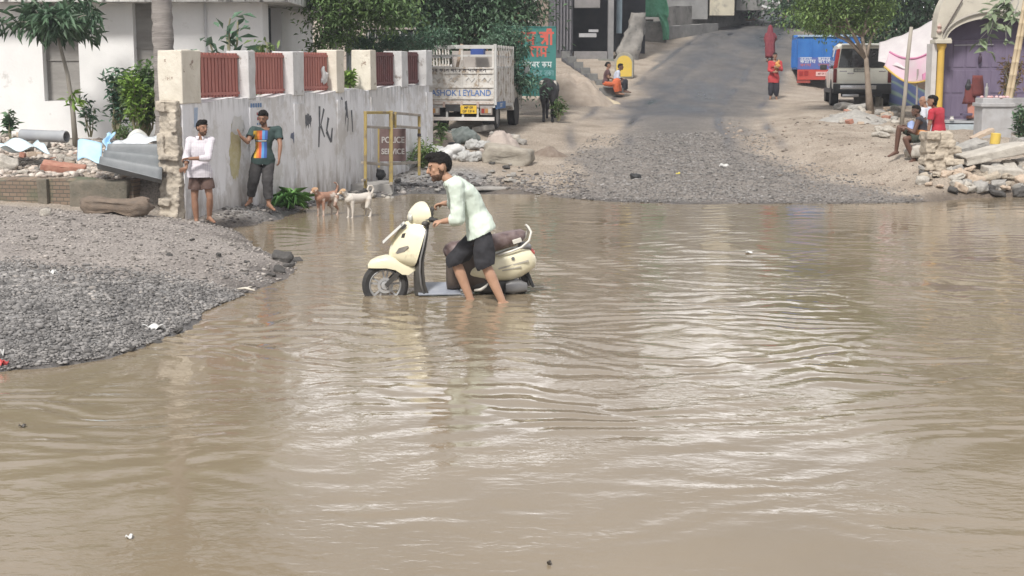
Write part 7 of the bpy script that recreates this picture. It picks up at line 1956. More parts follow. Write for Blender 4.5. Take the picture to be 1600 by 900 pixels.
def lane_people():
    RED = M('red_jacket', (.42, .045, .05), (.36, .04, .045), 5, .8); DKT = M('navy_trousers', (.022, .022, .032), (.03, .03, .04), 5, .9)
    g = G(1209, 155); Y = g.y
    J = {'head': at(1211, 87.5, Y - .02), 'neck': at(1211, 95, Y), 'pel': at(1209, 122, Y), 'shr': at(1203, 98, Y), 'shl': at(1219, 98, Y), 'hipr': at(1205, 124, Y), 'hipl': at(1213, 124, Y), 'elr': at(1202, 110, Y - .1), 'wrr': at(1210, 113, Y - .27), 'ell': at(1221, 109, Y - .1), 'wrl': at(1214, 106, Y - .27),
        'hr': (Vector((.8, -.2, .2)), Vector((0, 1, 0)), .6, 1), 'hl': (Vector((-.7, -.3, .4)), Vector((0, 1, 0)), .6, 1), 'knr': at(1204.5, 138, Y - .02), 'anr': at(1204, 151, Y), 'tor': at(1203, 155, Y - .18), 'knl': at(1213, 139, Y - .02), 'anl': at(1213, 152, Y), 'tol': at(1214, 156, Y - .18), 'face': Vector((-.1, -1, -.1)), 'up': Vector((0, 0, 1))}
    t = figure('person', 'woman in red jacket and dark trousers standing on the road facing the water', g, J, 'brown', {'mat': RED, 'sleeve': 1.8, 'hem': .16, 'flare': .02, 'inf': .02}, {'mat': DKT, 'len': 1.85, 'loose': .03, 'name': 'trousers'}, 'bun', .012, .95, shoes=SANDAL, female=True, hsc=1.0)
    m = MB(); p = at(1214.5, 102, Y - .22) - g
    for dx, dz, w in ((0, .06, .07), (.03, -.02, .085), (-.03, -.1, .075), (.05, .12, .04)): m.ell(p + Vector((dx, .03, dz)), (w, .05, .07))
    link_mesh('scarf', remesh(m, 'scarf', .014, 2, .015, 12, 3), M('scarf_orange', (.55, .22, .06), (.5, .3, .1), 7, .8), t, True)
    # woman in a maroon sari, walking away up the hill
    g = G(1200, 97); Y = g.y; k = 1 / ppm(Y)
    J = {'head': at(1204, 44.5, Y + .02), 'neck': at(1204, 51, Y), 'pel': at(1203, 71, Y), 'shl': at(1198, 53.5, Y), 'shr': at(1209, 53.5, Y), 'hipl': at(1200, 72, Y), 'hipr': at(1206, 72, Y), 'ell': at(1195, 63, Y + .05), 'wrl': at(1197, 70, Y + .15), 'elr': at(1213, 60, Y + .02), 'wrr': at(1210, 66, Y + .12),
        'hl': (Vector((.2, .5, -.7)), Vector((1, 0, 0)), .5, 1), 'hr': (Vector((-.5, .5, -.5)), Vector((-1, 0, 0)), .5, 1), 'knl': at(1200, 84, Y + .05), 'anl': at(1199, 94, Y - .05), 'tol': at(1198.5, 97, Y + .12), 'knr': at(1206, 83, Y + .14), 'anr': at(1206, 92, Y + .2), 'tor': at(1206, 94.5, Y + .36), 'face': Vector((.1, 1, -.05)), 'up': Vector((0, .1, 1))}
    SARI = M('maroon_sari', (.155, .028, .042), (.22, .05, .06), 7, .85, grime=((.30, .10, .10), 12, .62, .06)); t = figure('person', 'woman wrapped in a maroon sari walking up the road with her back turned', g, J, 'brown', {'mat': SARI, 'sleeve': .9, 'hem': .1}, None, 'bun', .013, .96, female=True)
    m = MB(); R_ = []; B = lambda px, py, dy=0: at(px, py, Y + dy) - g
    for (px, py, a, b) in ((1204, 38.6, .03, .03), (1204, 41, .085, .10), (1203.8, 46, .105, .12), (1203.6, 51, .13, .13), (1203.2, 55, .20, .15), (1203, 62, .215, .165), (1202.8, 70, .21, .18), (1203, 78, .205, .19), (1203, 86, .20, .20), (1203, 90, .195, .20)):
        c = B(px, py, .0); R_.append([c + Vector((a * math.cos(th) * (1 + .06 * math.sin(9 * th + py)), b * math.sin(th) * (1 + .06 * math.cos(7 * th)), 0)) for th in np.linspace(0, 6.283, 33)[:-1]])
    m.rings(R_); me = m.mesh('sari'); displace_mesh(me, .02, 6, 4); link_mesh('sari', me, SARI, t, True)
    # couple on the steps
    def sitter(label, px, head, neck, pel, kn, an, Y, skin, top, bottom, hair, female=False, arm=None, shl=.19, full=False, face=(1, -.35, -.1), legname='trousers', shoes=None, voxel=.013, k=.96, len_=1.8, group=None, top_d=None):
        k_ = Y / FPX
        J = {'head': at(head[0], head[1], Y), 'neck': at(neck[0], neck[1], Y), 'pel': at(pel[0], pel[1], Y)}
        d = .17; hd = .09; fx = 1 if face[0] > 0 else -1
        # right hand side of a person facing +x is towards the camera (-y)
        for s_, sg in (('r', -fx), ('l', fx)):
            J['sh' + s_] = at(neck[0] - fx * 0, neck[1] + 2.2 * .02 / k_ * .5 + 1, Y + sg * d); J['hip' + s_] = at(pel[0], pel[1], Y + sg * hd)
            J['kn' + s_] = at(kn[0] + sg * 1.0, kn[1] + (0 if sg < 0 else -1), Y + sg * hd * 1.3); J['an' + s_] = at(an[0] + sg * 1.5, an[1], Y + sg * hd * 1.2); J['to' + s_] = at(an[0] + sg * 1.5 + fx * .17 / k_, an[1] + .05 / k_, Y + sg * hd * 1.2 - .05)
            e = arm[0]; w = arm[1]
            J['el' + s_] = at(e[0], e[1], Y + sg * (d + .05)); J['wr' + s_] = at(w[0], w[1], Y + sg * .10); J['h' + s_] = (Vector((fx, 0, -.35)), Vector((0, 0, -1)), .5, 1 if s_ == 'l' else -1)
        J['face'] = Vector(face); J['up'] = Vector((0, 0, 1)); root = at(pel[0], pel[1], Y) - Vector((0, 0, .45))
        return figure('person', label, root, J, skin, top, bottom, hair, voxel, k, 0, shoes, female=female, group=group), root, J
    g = G(962, 152); Y = g.y + .2
    ORG = M('orange_skirt', (.55, .13, .05), (.48, .11, .05), 6, .85)
    t, root, J = sitter('woman in orange skirt sitting on the lowest step by the yellow milestone', 0, (950.5, 102), (949.5, 109.5), (946.5, 130), (963, 129), (966, 145), Y - .25, 'brown', {'mat': M('dark_blouse', (.06, .03, .04), (.10, .05, .05), 6, .85), 'sleeve': .6, 'hem': .03}, {'mat': ORG, 'len': 1.9, 'loose': .05, 'inf': .03, 'name': 'skirt', 'amp': .012}, 'bun', True, ((951, 121), (960, 124)), SANDAL)
    sitter('man in white shirt sitting on the steps in front of the yellow milestone', 0, (970, 104.5), (966, 111), (961, 129), (976, 128), (976.5, 142), Y + .15, 'dark', {'mat': M('bluish_white_shirt', (.48, .52, .62), (.42, .46, .56), 6, .85), 'sleeve': 1.4, 'hem': .08}, {'mat': DKT, 'len': 1.85, 'loose': .02, 'name': 'trousers'}, 'short', False, ((965, 121), (973, 123)), SANDAL, face=(1, -.5, -.35))
    rock_px('step_block', BRICKME[0], M('worn_step', (.17, .17, .165)), 955, 150, 36, 16, 'grey block on which the couple sit beside the steps', 'stone', rot=(0, 0, .1), dep=.8)
    # three men on the low wall at the top of the road, one standing further up
    Yt = G(1168, 36).y - .6
    WS = M('white_shirt', (.55, .57, .62), (.48, .50, .56), 6, .85)
    for (lb, hd, nk, pl, kn, an, tm, bm, ar, dy) in (('man in white shirt and dark trousers, left of three men on the wall', (1160, -7.5), (1160.5, -1), (1159.5, 16), (1167, 17), (1168, 31), {'mat': WS, 'sleeve': 1.2, 'hem': .1}, DKT, ((1161, 9), (1166, 14)), 0),
            ('man in orange shirt, middle of the three men sitting on the wall', (1168, -8.5), (1168.5, -2), (1168.5, 14), (1175, 15), (1176, 30), {'mat': M('orange_shirt', (.55, .25, .12), (.5, .3, .2), 6, .85), 'sleeve': .6, 'hem': .1}, M('grey_trousers', (.16, .16, .17), (.2, .2, .2), 6, .9), ((1169, 7), (1174, 12)), .5),
            ('man in pale clothes, right of the three men sitting on the wall', (1182, -9.5), (1182, -3), (1181, 12), (1186, 13), (1187, 27), {'mat': M('dark_top', (.10, .11, .14), (.4, .42, .45), 8, .85), 'sleeve': .7, 'hem': .1}, M('light_trousers', (.42, .42, .42), (.36, .36, .36), 6, .9), ((1182, 5), (1186, 10)), 1.2)):
        sitter(lb, 0, hd, nk, pl, kn, an, Yt + dy, 'brown', tm, {'mat': bm, 'len': 1.85, 'loose': .02, 'name': 'trousers'}, 'short', False, ar, SANDAL, face=(.9, -.6, -.1), voxel=.015)
    g = G(1226, 26); Y = g.y
    J = {'head': at(1225, -17, Y), 'neck': at(1225, -11.5, Y), 'pel': at(1225, 4, Y), 'shr': at(1221, -9, Y), 'shl': at(1229.5, -9, Y), 'hipr': at(1223, 5, Y), 'hipl': at(1227.5, 5, Y), 'elr': at(1219.5, -1, Y), 'wrr': at(1220, 6, Y - .1), 'ell': at(1231, -1, Y), 'wrl': at(1230.5, 6, Y - .1), 'hr': (Vector((0, -.1, -1)), Vector((1, 0, 0)), .5, -1), 'hl': (Vector((0, -.1, -1)), Vector((-1, 0, 0)), .5, 1),
        'knr': at(1223, 15, Y - .05), 'anr': at(1223, 24, Y), 'tor': at(1223, 26, Y - .2), 'knl': at(1227.5, 15, Y - .02), 'anl': at(1227.5, 24, Y), 'tol': at(1228, 26, Y - .2), 'face': Vector((0, -1, 0)), 'up': Vector((0, 0, 1))}
    figure('person', 'dark clothed person standing by the ramp wall at the top of the road', g, J, 'brown', {'mat': M('dark_shirt', (.05, .06, .07), rough=.85), 'sleeve': .6, 'hem': .12}, {'mat': DKT, 'len': 1.85, 'loose': .02, 'name': 'trousers'}, 'short', .016, 1.0, shoes=SANDAL)
lane_people()
def seated_men():
    g = G(1430, 252); Y = g.y + .15
    r = random.Random(3)
    # the stones they sit on
    rock_px('seat_stone', STONES[0], STONE_PALE, 1436, 250, 36, 34, 'pale stone block under the seated man in the dark vest', 'stone', rot=(0, 0, .1), dep=.55, r=r)
    ORV = M('orange_cloth', (.55, .20, .06), (.5, .24, .1), 6, .85); VEST = M('dark_vest', (.035, .033, .045), (.05, .05, .06), 6, .9); GRN = M('dark_green_shorts', (.035, .045, .032), (.05, .06, .045), 6, .9)
    J = {'head': at(1431, 173, Y), 'neck': at(1436, 183, Y), 'chest': at(1441, 194, Y), 'pel': at(1440, 213, Y), 'shl': at(1435, 187, Y - .17), 'shr': at(1438, 185, Y + .18), 'hipl': at(1440, 215, Y - .09), 'hipr': at(1440, 213, Y + .09),
        'ell': at(1428, 207, Y - .2), 'wrl': at(1415, 199, Y - .10), 'elr': at(1428, 202, Y + .22), 'wrr': at(1415, 197, Y + .12), 'hl': (Vector((-1, .1, .1)), Vector((0, .6, -.8)), .6, 1), 'hr': (Vector((-1, -.1, .1)), Vector((0, -.6, -.8)), .6, -1),
        'knl': at(1414, 217, Y - .22), 'anl': at(1428, 249, Y - .22), 'tol': at(1417, 257, Y - .3), 'knr': at(1405, 199, Y + .14), 'anr': at(1400, 237, Y + .16), 'tor': at(1388, 244, Y + .12), 'face': Vector((-1, -.3, -.05)), 'up': Vector((-.1, 0, 1))}
    t = figure('person', 'thin dark man in black vest sitting with bare legs on a stone facing left', at(1438, 250, Y), J, 'dark', {'mat': VEST, 'sleeve': 0, 'hem': .04, 'inf': .010}, {'mat': GRN, 'len': .78, 'loose': .02, 'inf': .012}, 'short', .0105, .96, .5)
    m = MB(); o = at(1438, 250, Y); loft(m, [(at(px, py, Y) - o, Vector((0, 1, 0)), Vector((-1, 0, .1)), a, b) for px, py, a, b in ((1439, 215, .17, .135), (1440, 209, .168, .132), (1440.5, 203, .15, .120))]); link_mesh('waist_cloth', remesh(m, 'waist_cloth', .011, 2, .01, 12, 2), ORV, t, True)
    c = [at(1418, 204, Y - .05) - o, at(1430, 203, Y - .05) - o, at(1418, 192, Y + .1) - o, at(1428, 190, Y + .1) - o]
    bl = grid_sheet('blue_towel', lambda u, v: bil(c, u, v) + Vector((0, -.06 * math.sin(u * 3.1), .03 * math.sin(v * 6 + u * 4))), 8, 8, M('towel_blue', (.18, .26, .48), (.30, .36, .55), 6, .9), None, .02); bl.location = o; tag(bl, 'folded blue towel on the lap of the man in the black vest', 'towel')
    Y2 = G(1466, 240).y + .55
    J = {'head': at(1456, 158, Y2 - .05), 'neck': at(1462, 169, Y2), 'chest': at(1466, 182, Y2), 'pel': at(1466, 212, Y2), 'shl': at(1456, 175, Y2 - .14), 'shr': at(1471, 173, Y2 + .16), 'hipl': at(1461, 214, Y2 - .07), 'hipr': at(1470, 213, Y2 + .07), 'ell': at(1452.5, 195, Y2 - .16), 'wrl': at(1449, 212, Y2 - .16), 'elr': at(1470, 196, Y2 + .26), 'wrr': at(1458, 205, Y2 + .25), 'hl': (Vector((-.3, 0, -1)), Vector((1, 0, 0)), .4, 1), 'hr': (Vector((-1, 0, -.3)), Vector((0, 0, -1)), .5, -1),
        'knl': at(1440, 213, Y2 + .1), 'anl': at(1438, 240, Y2 + .15), 'tol': at(1430, 246, Y2 + .12), 'knr': at(1445, 212, Y2 + .3), 'anr': at(1444, 240, Y2 + .32), 'tor': at(1436, 246, Y2 + .3), 'face': Vector((-1, -.1, -.05)), 'up': Vector((0, 0, 1))}
    figure('person', 'person with thick dark hair in a red T-shirt sitting behind the broken wall stub', at(1466, 246, Y2), J, 'brown', {'mat': M('red_tshirt', (.42, .03, .05), (.36, .03, .045), 5, .85), 'sleeve': .62, 'hem': .12, 'inf': .02}, {'mat': CHARC, 'len': 1.8, 'loose': .02, 'name': 'trousers'}, 'long', .0105, 1.0)
    rock_px('seat_stone', STONES[5], STONE_GREY, 1470, 246, 44, 34, 'grey stone block under the seated person in red', 'stone', rot=(0, 0, .3), dep=.5, r=r)
    Y3 = Y2 + .9
    J = {'head': at(1442, 158, Y3), 'neck': at(1446, 168, Y3), 'pel': at(1451, 206, Y3), 'shl': at(1442, 173, Y3 - .16), 'shr': at(1450, 172, Y3 + .17), 'hipl': at(1450, 208, Y3 - .09), 'hipr': at(1452, 207, Y3 + .09), 'ell': at(1444, 190, Y3 - .22), 'wrl': at(1434, 196, Y3 - .12), 'elr': at(1446, 190, Y3 + .22), 'wrr': at(1436, 194, Y3 + .12), 'hl': (Vector((-1, 0, -.3)), Vector((0, 0, -1)), .5, 1), 'hr': (Vector((-1, 0, -.3)), Vector((0, 0, -1)), .5, -1),
        'knl': at(1432, 206, Y3 - .1), 'anl': at(1432, 230, Y3 - .1), 'tol': at(1424, 236, Y3 - .1), 'knr': at(1433, 205, Y3 + .1), 'anr': at(1433, 229, Y3 + .1), 'tor': at(1425, 235, Y3 + .1), 'face': Vector((-.9, -.4, -.1)), 'up': Vector((-.1, 0, 1))}
    figure('person', 'grey haired man in white sitting behind the man in the black vest', at(1450, 238, Y3), J, 'brown', {'mat': M('white_shirt', (.55, .57, .62)), 'sleeve': .7, 'hem': .12}, {'mat': M('light_trousers', (.42, .42, .42)), 'len': 1.8, 'loose': .03, 'name': 'trousers'}, 'grey', .012, .96)
    rock_px('seat_stone', STONES[7], STONE_GREY, 1452, 240, 34, 30, 'grey stone block under the grey haired man', 'stone', rot=(0, 0, .3), dep=.5, r=r)
seated_men()

# ================================================================== ANIMALS
def beast(name, label, cat, root, parts, mats, voxel, amp=.004):
    t = thing(name, label, cat, root); m = MB()
    for a, b, ra, rb in parts: cap(m, a, b, ra, rb)
    me = remesh(m, 'body', voxel, 3, amp, 9, 2); link_mesh('body', me, mats[0], t, True); return t
def patch_mat(name, c1, c2, scale, lo, hi, off):
    m = M(name, c1, c2, scale, .85, lo=lo, hi=hi, bump=.3, bscale=60); return m
def dog(px, py, yaw, mat, head_mat, label, tail, s=1.0, lean=0):
    g = on(px, py, 0); g.z = -.02; R = Matrix.Rotation(yaw, 4, 'Z')           # model faces -y
    P = lambda x, y, z: R @ Vector((x * s, y * s, z * s))
    parts = [(P(0, -.19, .36), P(0, .02, .355), .100 * s, .090 * s), (P(0, .02, .355), P(0, .21, .375), .088 * s, .082 * s), (P(0, -.19, .36), P(0, -.16, .27), .078 * s, .04 * s),
             (P(0, -.22, .39), P(.0, -.31, .475), .056 * s, .045 * s),
             (P(0, -.32, .49), P(0, -.345, .495), .052 * s, .048 * s), (P(0, -.37, .48), P(0, -.45, .455), .030 * s, .021 * s), (P(0, -.45, .462), P(0, -.465, .46), .016 * s, .014 * s)]
    for sg in (-1, 1):
        parts += [(P(.06 * sg, -.17, .31), P(.062 * sg, -.165, .17), .042 * s, .027 * s), (P(.062 * sg, -.165, .17), P(.062 * sg, -.172, .03), .027 * s, .019 * s), (P(.062 * sg, -.172, .02), P(.062 * sg, -.215, .012), .020 * s, .016 * s),
                  (P(.055 * sg, .19, .34), P(.068 * sg, .14, .20), .066 * s, .038 * s), (P(.068 * sg, .14, .20), P(.066 * sg, .235, .125), .034 * s, .022 * s), (P(.066 * sg, .235, .125), P(.066 * sg, .215, .02), .022 * s, .018 * s), (P(.066 * sg, .215, .015), P(.066 * sg, .17, .012), .019 * s, .016 * s),
                  (P(.035 * sg, -.315, .53), P(.075 * sg, -.33, .515), .020 * s, .008 * s)]
    tp = [P(*q) for q in tail]
    for i in range(len(tp) - 1): parts.append((tp[i], tp[i + 1], (.024 - .0015 * i) * s, (.024 - .0015 * (i + 1)) * s))
    t = beast('dog', label, 'dog', g, parts, [mat], .011 * s)
    m = MB(); 
    for a, b, ra, rb in ((P(0, -.325, .505), P(0, -.35, .497), .050 * s, .046 * s), (P(0, -.36, .485), P(0, -.40, .474), .034 * s, .029 * s), (P(.034, -.312, .533), P(.078, -.332, .513), .021 * s, .010 * s), (P(-.034, -.312, .533), P(-.078, -.332, .513), .021 * s, .010 * s)): cap(m, a, b, ra, rb)
    link_mesh('face_mask', remesh(m, 'face_mask', .009, 2), head_mat, t, True)
    m = MB(); m.ell(P(0, -.474, .464), (.013 * s, .012 * s, .010 * s)); m.ell(P(.026, -.385, .503), (.008 * s,) * 3); m.ell(P(-.026, -.385, .503), (.008 * s,) * 3); m.build('nose_and_eyes', M('nose_black', (.01, .01, .01), rough=.3), t, True)
WHITE_DOG = patch_mat('dog_white', (.55, .51, .46), (.42, .33, .26), 2.2, .52, .68, 0); TAN_DOG = patch_mat('dog_tan', (.33, .185, .13), (.56, .49, .43), 3.4, .46, .54, 0)
dog(511, 336, rad(-32), TAN_DOG, M('dog_head_tan', (.42, .27, .16), (.34, .2, .12), 6, .85), 'reddish tan and white dog standing left at the water edge', [(0, .24, .40), (0, .30, .46), (.01, .31, .54), (.01, .27, .59), (.01, .21, .60)], .92)
dog(560, 339, rad(-48), WHITE_DOG, M('dog_head_pale', (.46, .32, .20), (.38, .25, .15), 6, .85), 'whitish dog with tan face and tightly curled tail at the water edge', [(0, .25, .40), (0, .31, .44), (0, .345, .51), (0, .31, .57), (0, .24, .575), (0, .21, .51), (0, .25, .46)], .92)
def cow():
    g = G(856, 191); s = 1.0
    P = lambda x, y, z: Vector((x, y, z))
    # seen from behind: stands facing away (+y), head turned to the left
    parts = [(P(0, .1, .93), P(0, .65, .90), .23, .25), (P(0, .65, .88), P(0, 1.2, .95), .27, .22), (P(0, .05, .98), P(0, .02, .82), .20, .17), (P(0, 1.25, 1.0), P(-.22, 1.55, 1.12), .15, .11), (P(-.25, 1.58, 1.14), P(-.36, 1.62, 1.08), .10, .085), (P(-.36, 1.62, 1.08), P(-.55, 1.62, .98), .085, .055)]
    for sg in (-1, 1):
        parts += [(P(.12 * sg, .08, .85), P(.13 * sg, .0, .58), .14, .085), (P(.13 * sg, .0, .58), P(.125 * sg, .10, .40), .075, .05), (P(.125 * sg, .10, .40), P(.12 * sg, .07, .06), .045, .04), (P(.12 * sg, .07, .05), P(.12 * sg, .03, .03), .05, .045),
                  (P(.12 * sg, 1.15, .8), P(.12 * sg, 1.15, .42), .10, .055), (P(.12 * sg, 1.15, .42), P(.12 * sg, 1.17, .05), .05, .042), (P(-.28 + .1 * sg, 1.56, 1.22), P(-.28 + .2 * sg, 1.56, 1.2), .03, .02), (P(-.28 + .05 * sg, 1.58, 1.24), P(-.28 + .10 * sg, 1.6, 1.36), .022, .008)]
    parts += [(P(0, -.13, 1.08), P(.02, -.19, .85), .028, .022), (P(.02, -.19, .85), P(.03, -.17, .5), .02, .018), (P(.03, -.17, .5), P(.03, -.17, .35), .04, .02)]
    t = beast('cow', 'black cow with white patches standing tail outwards before the green board', 'cow', g, parts, [M('cow_hide', (.016, .016, .020), (.028, .026, .028), 4, .6)], .022, .006)
    m = MB(); m.ell(P(-.17, .18, 1.02), (.10, .22, .14)); m.ell(P(.17, .3, 1.06), (.07, .2, .09)); me = remesh(m, 'white_patch', .02, 2, .03, 5, 3); link_mesh('white_patch', me, M('cow_white', (.5, .47, .42), rough=.8), t, True); t.rotation_euler = (0, 0, rad(-6))
cow()

# ================================================================== SCOOTER
def scooter():
    Y = 15.12; k = Y / FPX; Z0 = -.14; o = Vector(((700 - 800) * k, Y, Z0)); 
    base_py = 110 + FPX * (CAM_H - Z0) / Y
    t = thing('scooter', 'cream scooter with dark patterned seat standing hub deep in the brown water', 'scooter', o, rad(7))
    X = lambda px: (px - 700) * k; Z = lambda py: (base_py - py) * k
    CR = M('scooter_cream', (.74, .69, .50), (.70, .65, .47), 2, .28, coat=.6, grime=((.42, .34, .23), 4.5, .60, .14)); DK = M('scooter_dark', (.045, .043, .042), (.07, .066, .06), 6, .55); GY = M('scooter_grey', (.17, .17, .175), (.24, .235, .23), 5, .4, metal=.3); DBR = M('scooter_brown', (.075, .058, .05), (.11, .088, .075), 5, .55)
    def zloft(name, rows, mat, pw=2.0, parent=t, n=18, bev=False):
        """front shell: rows (py, x front px, x rear px, half width)"""
        m = MB(); R = []
        for py, xf, xr, w in rows:
            ring = []
            for i in range(n + 1):
                a = -1 + 2 * i / n; ring.append(Vector((X(xf) + (X(xr) - X(xf)) * abs(a) ** pw, w * math.copysign(abs(a) ** .85, a), Z(py))))
            for i in range(1, 5):
                a = 1 - 2 * i / 5; ring.append(Vector((X(xr) - .004 * (1 - a * a), w * a, Z(py))))
            R.append(ring)
        m.rings(R); return m.build(name, mat, parent, auto=38)
    def xloft(name, rows, mat, p=2.6, parent=t, n=22):
        m = MB(); loft(m, [(Vector((X(px), yc, (Z(pt) + Z(pb)) / 2)), Vector((0, 1, 0)), Vector((0, 0, 1)), w, (Z(pt) - Z(pb)) / 2) for px, pt, pb, w, yc in [(r + (0,))[:5] for r in rows]], n, p); return m.build(name, mat, parent, auto=50)
    # wheels
    def wheel(px, py, r):
        h = bpy.data.objects.new('wheel', None); COL.objects.link(h); h.parent = t; h.location = (X(px), 0, Z(py)); w = .10
        m = MB(); m.lathe([(r * .70, -w * .4), (r * .86, -w / 2), (r * .96, -w * .36), (r, -w * .12), (r, w * .12), (r * .96, w * .36), (r * .86, w / 2), (r * .70, w * .4), (r * .68, 0)], (0, 0, 0), 40, 'y', cap=False); m.build('tyre', TYRE, h, auto=35)
        m = MB(); m.lathe([(r * .70, -.035), (r * .66, -.045), (r * .62, -.035), (r * .62, .035), (r * .66, .045), (r * .70, .035)], (0, 0, 0), 36, 'y', cap=False)
        for i in range(5):
            a = i * 2 * math.pi / 5 + .3; d = Vector((math.cos(a), 0, math.sin(a))); e = Vector((-d.z, 0, d.x))
            for q in (-.22, .22): m.bar(d * .04 + e * .02 * q, d * r * .64 + e * r * q * .55, .018, .03, (0, 1, 0))
        m.lathe([(.001, -.06), (.045, -.055), (.05, -.03), (.05, .03), (.045, .055), (.001, .06)], (0, 0, 0), 16, 'y'); m.lathe([(.055, -.048), (.085, -.048), (.085, -.043), (.055, -.043)], (0, 0, 0), 24, 'y', cap=False); m.build('rim', M('alloy_grey', (.34, .34, .34), (.42, .42, .42), 5, .45, metal=.3), h, auto=35)
    r = .25; wy = base_py - .25 / k
    wheel(600, wy, r); wheel(792, wy, .235)
    # mudguard
    m = MB(); R = []
    for px, pt, pb, w in ((573, 411, 415, .045), (578, 404, 415, .07), (588, 399, 415, .088), (602, 396, 415, .098), (616, 398, 418, .105), (626, 403, 425, .11), (636, 408, 426, .11), (645, 412, 420, .10), (650, 414, 417, .09)):
        x, zt, zb = X(px), Z(pt), Z(pb); R.append([Vector((x, y, z)) for y, z in ((-w, zb), (-w * 1.02, (zb + zt) / 2), (-w * .86, zt - .012), (-w * .45, zt + .004), (0, zt + .008), (w * .45, zt + .004), (w * .86, zt - .012), (w * 1.02, (zb + zt) / 2), (w, zb))])
    m.rings(R); m.build('mudguard', CR, t, auto=60)
    m = MB(); 
    for s in (-1, 1): m.bar((X(601), s * .075, Z(wy)), (X(640), s * .07, Z(402)), .035, .045)
    m.tube([(X(572), 0, Z(414)), (X(580), 0, Z(411)), (X(596), 0, Z(413)), (X(622), 0, Z(424))], .02, 6); m.build('fork', DK, t)
    m = MB(); m.cyl((X(668), 0, Z(334)), (X(640), 0, Z(402)), .035, n=12); m.build('steering_column', DK, t)
    # leg shield
    zloft('apron', ((343, 634, 660, .085), (350, 627, 663, .125), (362, 618, 661, .165), (375, 611, 657, .19), (388, 606, 653, .20), (398, 606, 650, .20), (405, 613, 648, .185), (411, 628, 645, .14)), CR, 1.9)
    zloft('inner_shield', ((346, 660, 669, .10), (362, 661, 667, .16), (380, 656, 664, .19), (400, 650, 660, .195), (420, 646, 660, .18), (440, 645, 662, .165), (458, 646, 668, .15)), DK, 6)
    m = MB(); 
    for s in (-1, 1): m.tube([(X(665), s * .105, Z(347)), (X(663), s * .165, Z(362)), (X(659), s * .196, Z(380)), (X(654), s * .20, Z(400)), (X(653), s * .187, Z(420)), (X(655), s * .172, Z(440)), (X(660), s * .16, Z(456))], .012, 6)
    m.build('shield_trim', GY, t, True)
    for s in (-1, 1):
        m = MB(); c = [(617, 391), (622, 383), (634, 379), (636, 382), (630, 388), (620, 392)]
        yy = lambda px, py: s * (.20 * min(1, ((px - 606) / 44.0)) ** .48)
        m.prism(c, lambda p: Vector((X(p[0]) - .006, yy(*p) + s * .004, Z(p[1]))), lambda p: Vector((X(p[0]) + .02, yy(*p) - s * .02, Z(p[1])))); m.build('indicator', M('indicator_grey', (.16, .15, .14), (.25, .23, .2), 9, .25), t)
        m = MB(); c = [(625, 370), (628, 361), (631, 360), (631, 367), (628, 371)]; yy2 = lambda px, py: s * (.178 * min(1, ((px - 616) / 45.0)) ** .48)
        m.prism(c, lambda p: Vector((X(p[0]) - .006, yy2(*p) + s * .004, Z(p[1]))), lambda p: Vector((X(p[0]) + .02, yy2(*p) - s * .02, Z(p[1])))); m.build('vent', DK, t)
    m = MB(); R = [[Vector((X(px) + e, y, Z(py) + e)) for px, py, e in ((597, 376, 0), (630, 346, 0), (630, 346, .010), (597, 376, .010))] for y in (-.115, .115)]; m.rings(R); pl = m.build('number_plate', M('plate_white', (.62, .62, .58), rough=.5), t)
    m = MB(); m.box((X(630), 0, Z(351)), (.06, .12, .05)); m.build('plate_bracket', GY, t)
    # head
    head = zloft('headlamp_cowl', ((312.5, 655, 662, .04), (315, 649, 666, .09), (321, 643, 669, .135), (328, 638, 671, .165), (336, 635, 672, .175), (344, 637, 671, .16), (350, 644, 666, .12), (354, 651, 662, .07)), CR, 1.8)
    m = MB(); m.ell((X(641), 0, Z(337)), (.035, .11, .065)); m.build('headlamp', M('headlamp_glass', (.55, .55, .50), rough=.1, spec=.7), head, True)
    m = MB(); m.box((X(673), 0, Z(328)), (.03, .20, .09), Matrix.Rotation(.5, 3, 'Y'), bev=.01); m.build('dashboard', DK, head)
    for s in (-1, 1):
        m = MB(); m.ell((X(663), s * .155, Z(345)), (.045, .03, .03)); m.build('signal_lamp', DK, head, True)
        m = MB(); m.cyl((X(674), s * .12, Z(338)), (X(677), s * .36, Z(337)), .017, n=10); m.cyl((X(675), s * .23, Z(338)), (X(677), s * .36, Z(337)), .022, n=12); m.ell((X(677), s * .365, Z(337)), (.026, .012, .026)); m.build('grip', BLACKP, t, True)
        m = MB(); m.tube([(X(669), s * .17, Z(338)), (X(663), s * .22, Z(338)), (X(664), s * .34, Z(337))], .007, 6); m.build('brake_lever', GY, t)
        m = MB(); m.ell((X(672), s * .2, Z(338)), (.035, .045, .03)); m.build('switch_box', BLACKP, t, True)
    # floor, seat and tail
    m = MB(); m.box((X(684), 0, Z(450.5)), (.46, .36, .016), Matrix.Rotation(.22, 3, 'X'), bev=.005); m.build('floorboard', M('floor_bluish', (.24, .26, .31), (.32, .34, .38), 6, .22, bump=.2, bscale=50), t)
    xloft('seat_base', ((697, 394, 452, .10), (703, 392, 452, .13), (716, 390, 450, .135), (735, 390, 450, .14), (756, 390, 448, .14)), DBR, 3.2)
    xloft('body_panel', ((726, 424, 428, .12), (736, 413, 433, .150), (752, 404, 436, .172), (775, 395, 439, .186), (798, 388, 439, .186), (815, 384, 433, .172), (828, 388, 425, .146), (836, 398, 418, .10), (839, 405, 413, .06)), CR, 2.9)
    xloft('seat', ((692, 388, 394, .06), (695, 382, 400, .105), (704, 376.5, 403, .135), (725, 374, 402, .145), (752, 370, 398, .15), (778, 364, 391, .15), (800, 359.5, 385, .145), (815, 358, 377, .13), (821, 361, 371, .08)), M('seat_pattern', (.105, .068, .062), (.20, .155, .155), 11, .55, grime=((.07, .05, .055), 16, .55, .06), bump=.2), 2.5)
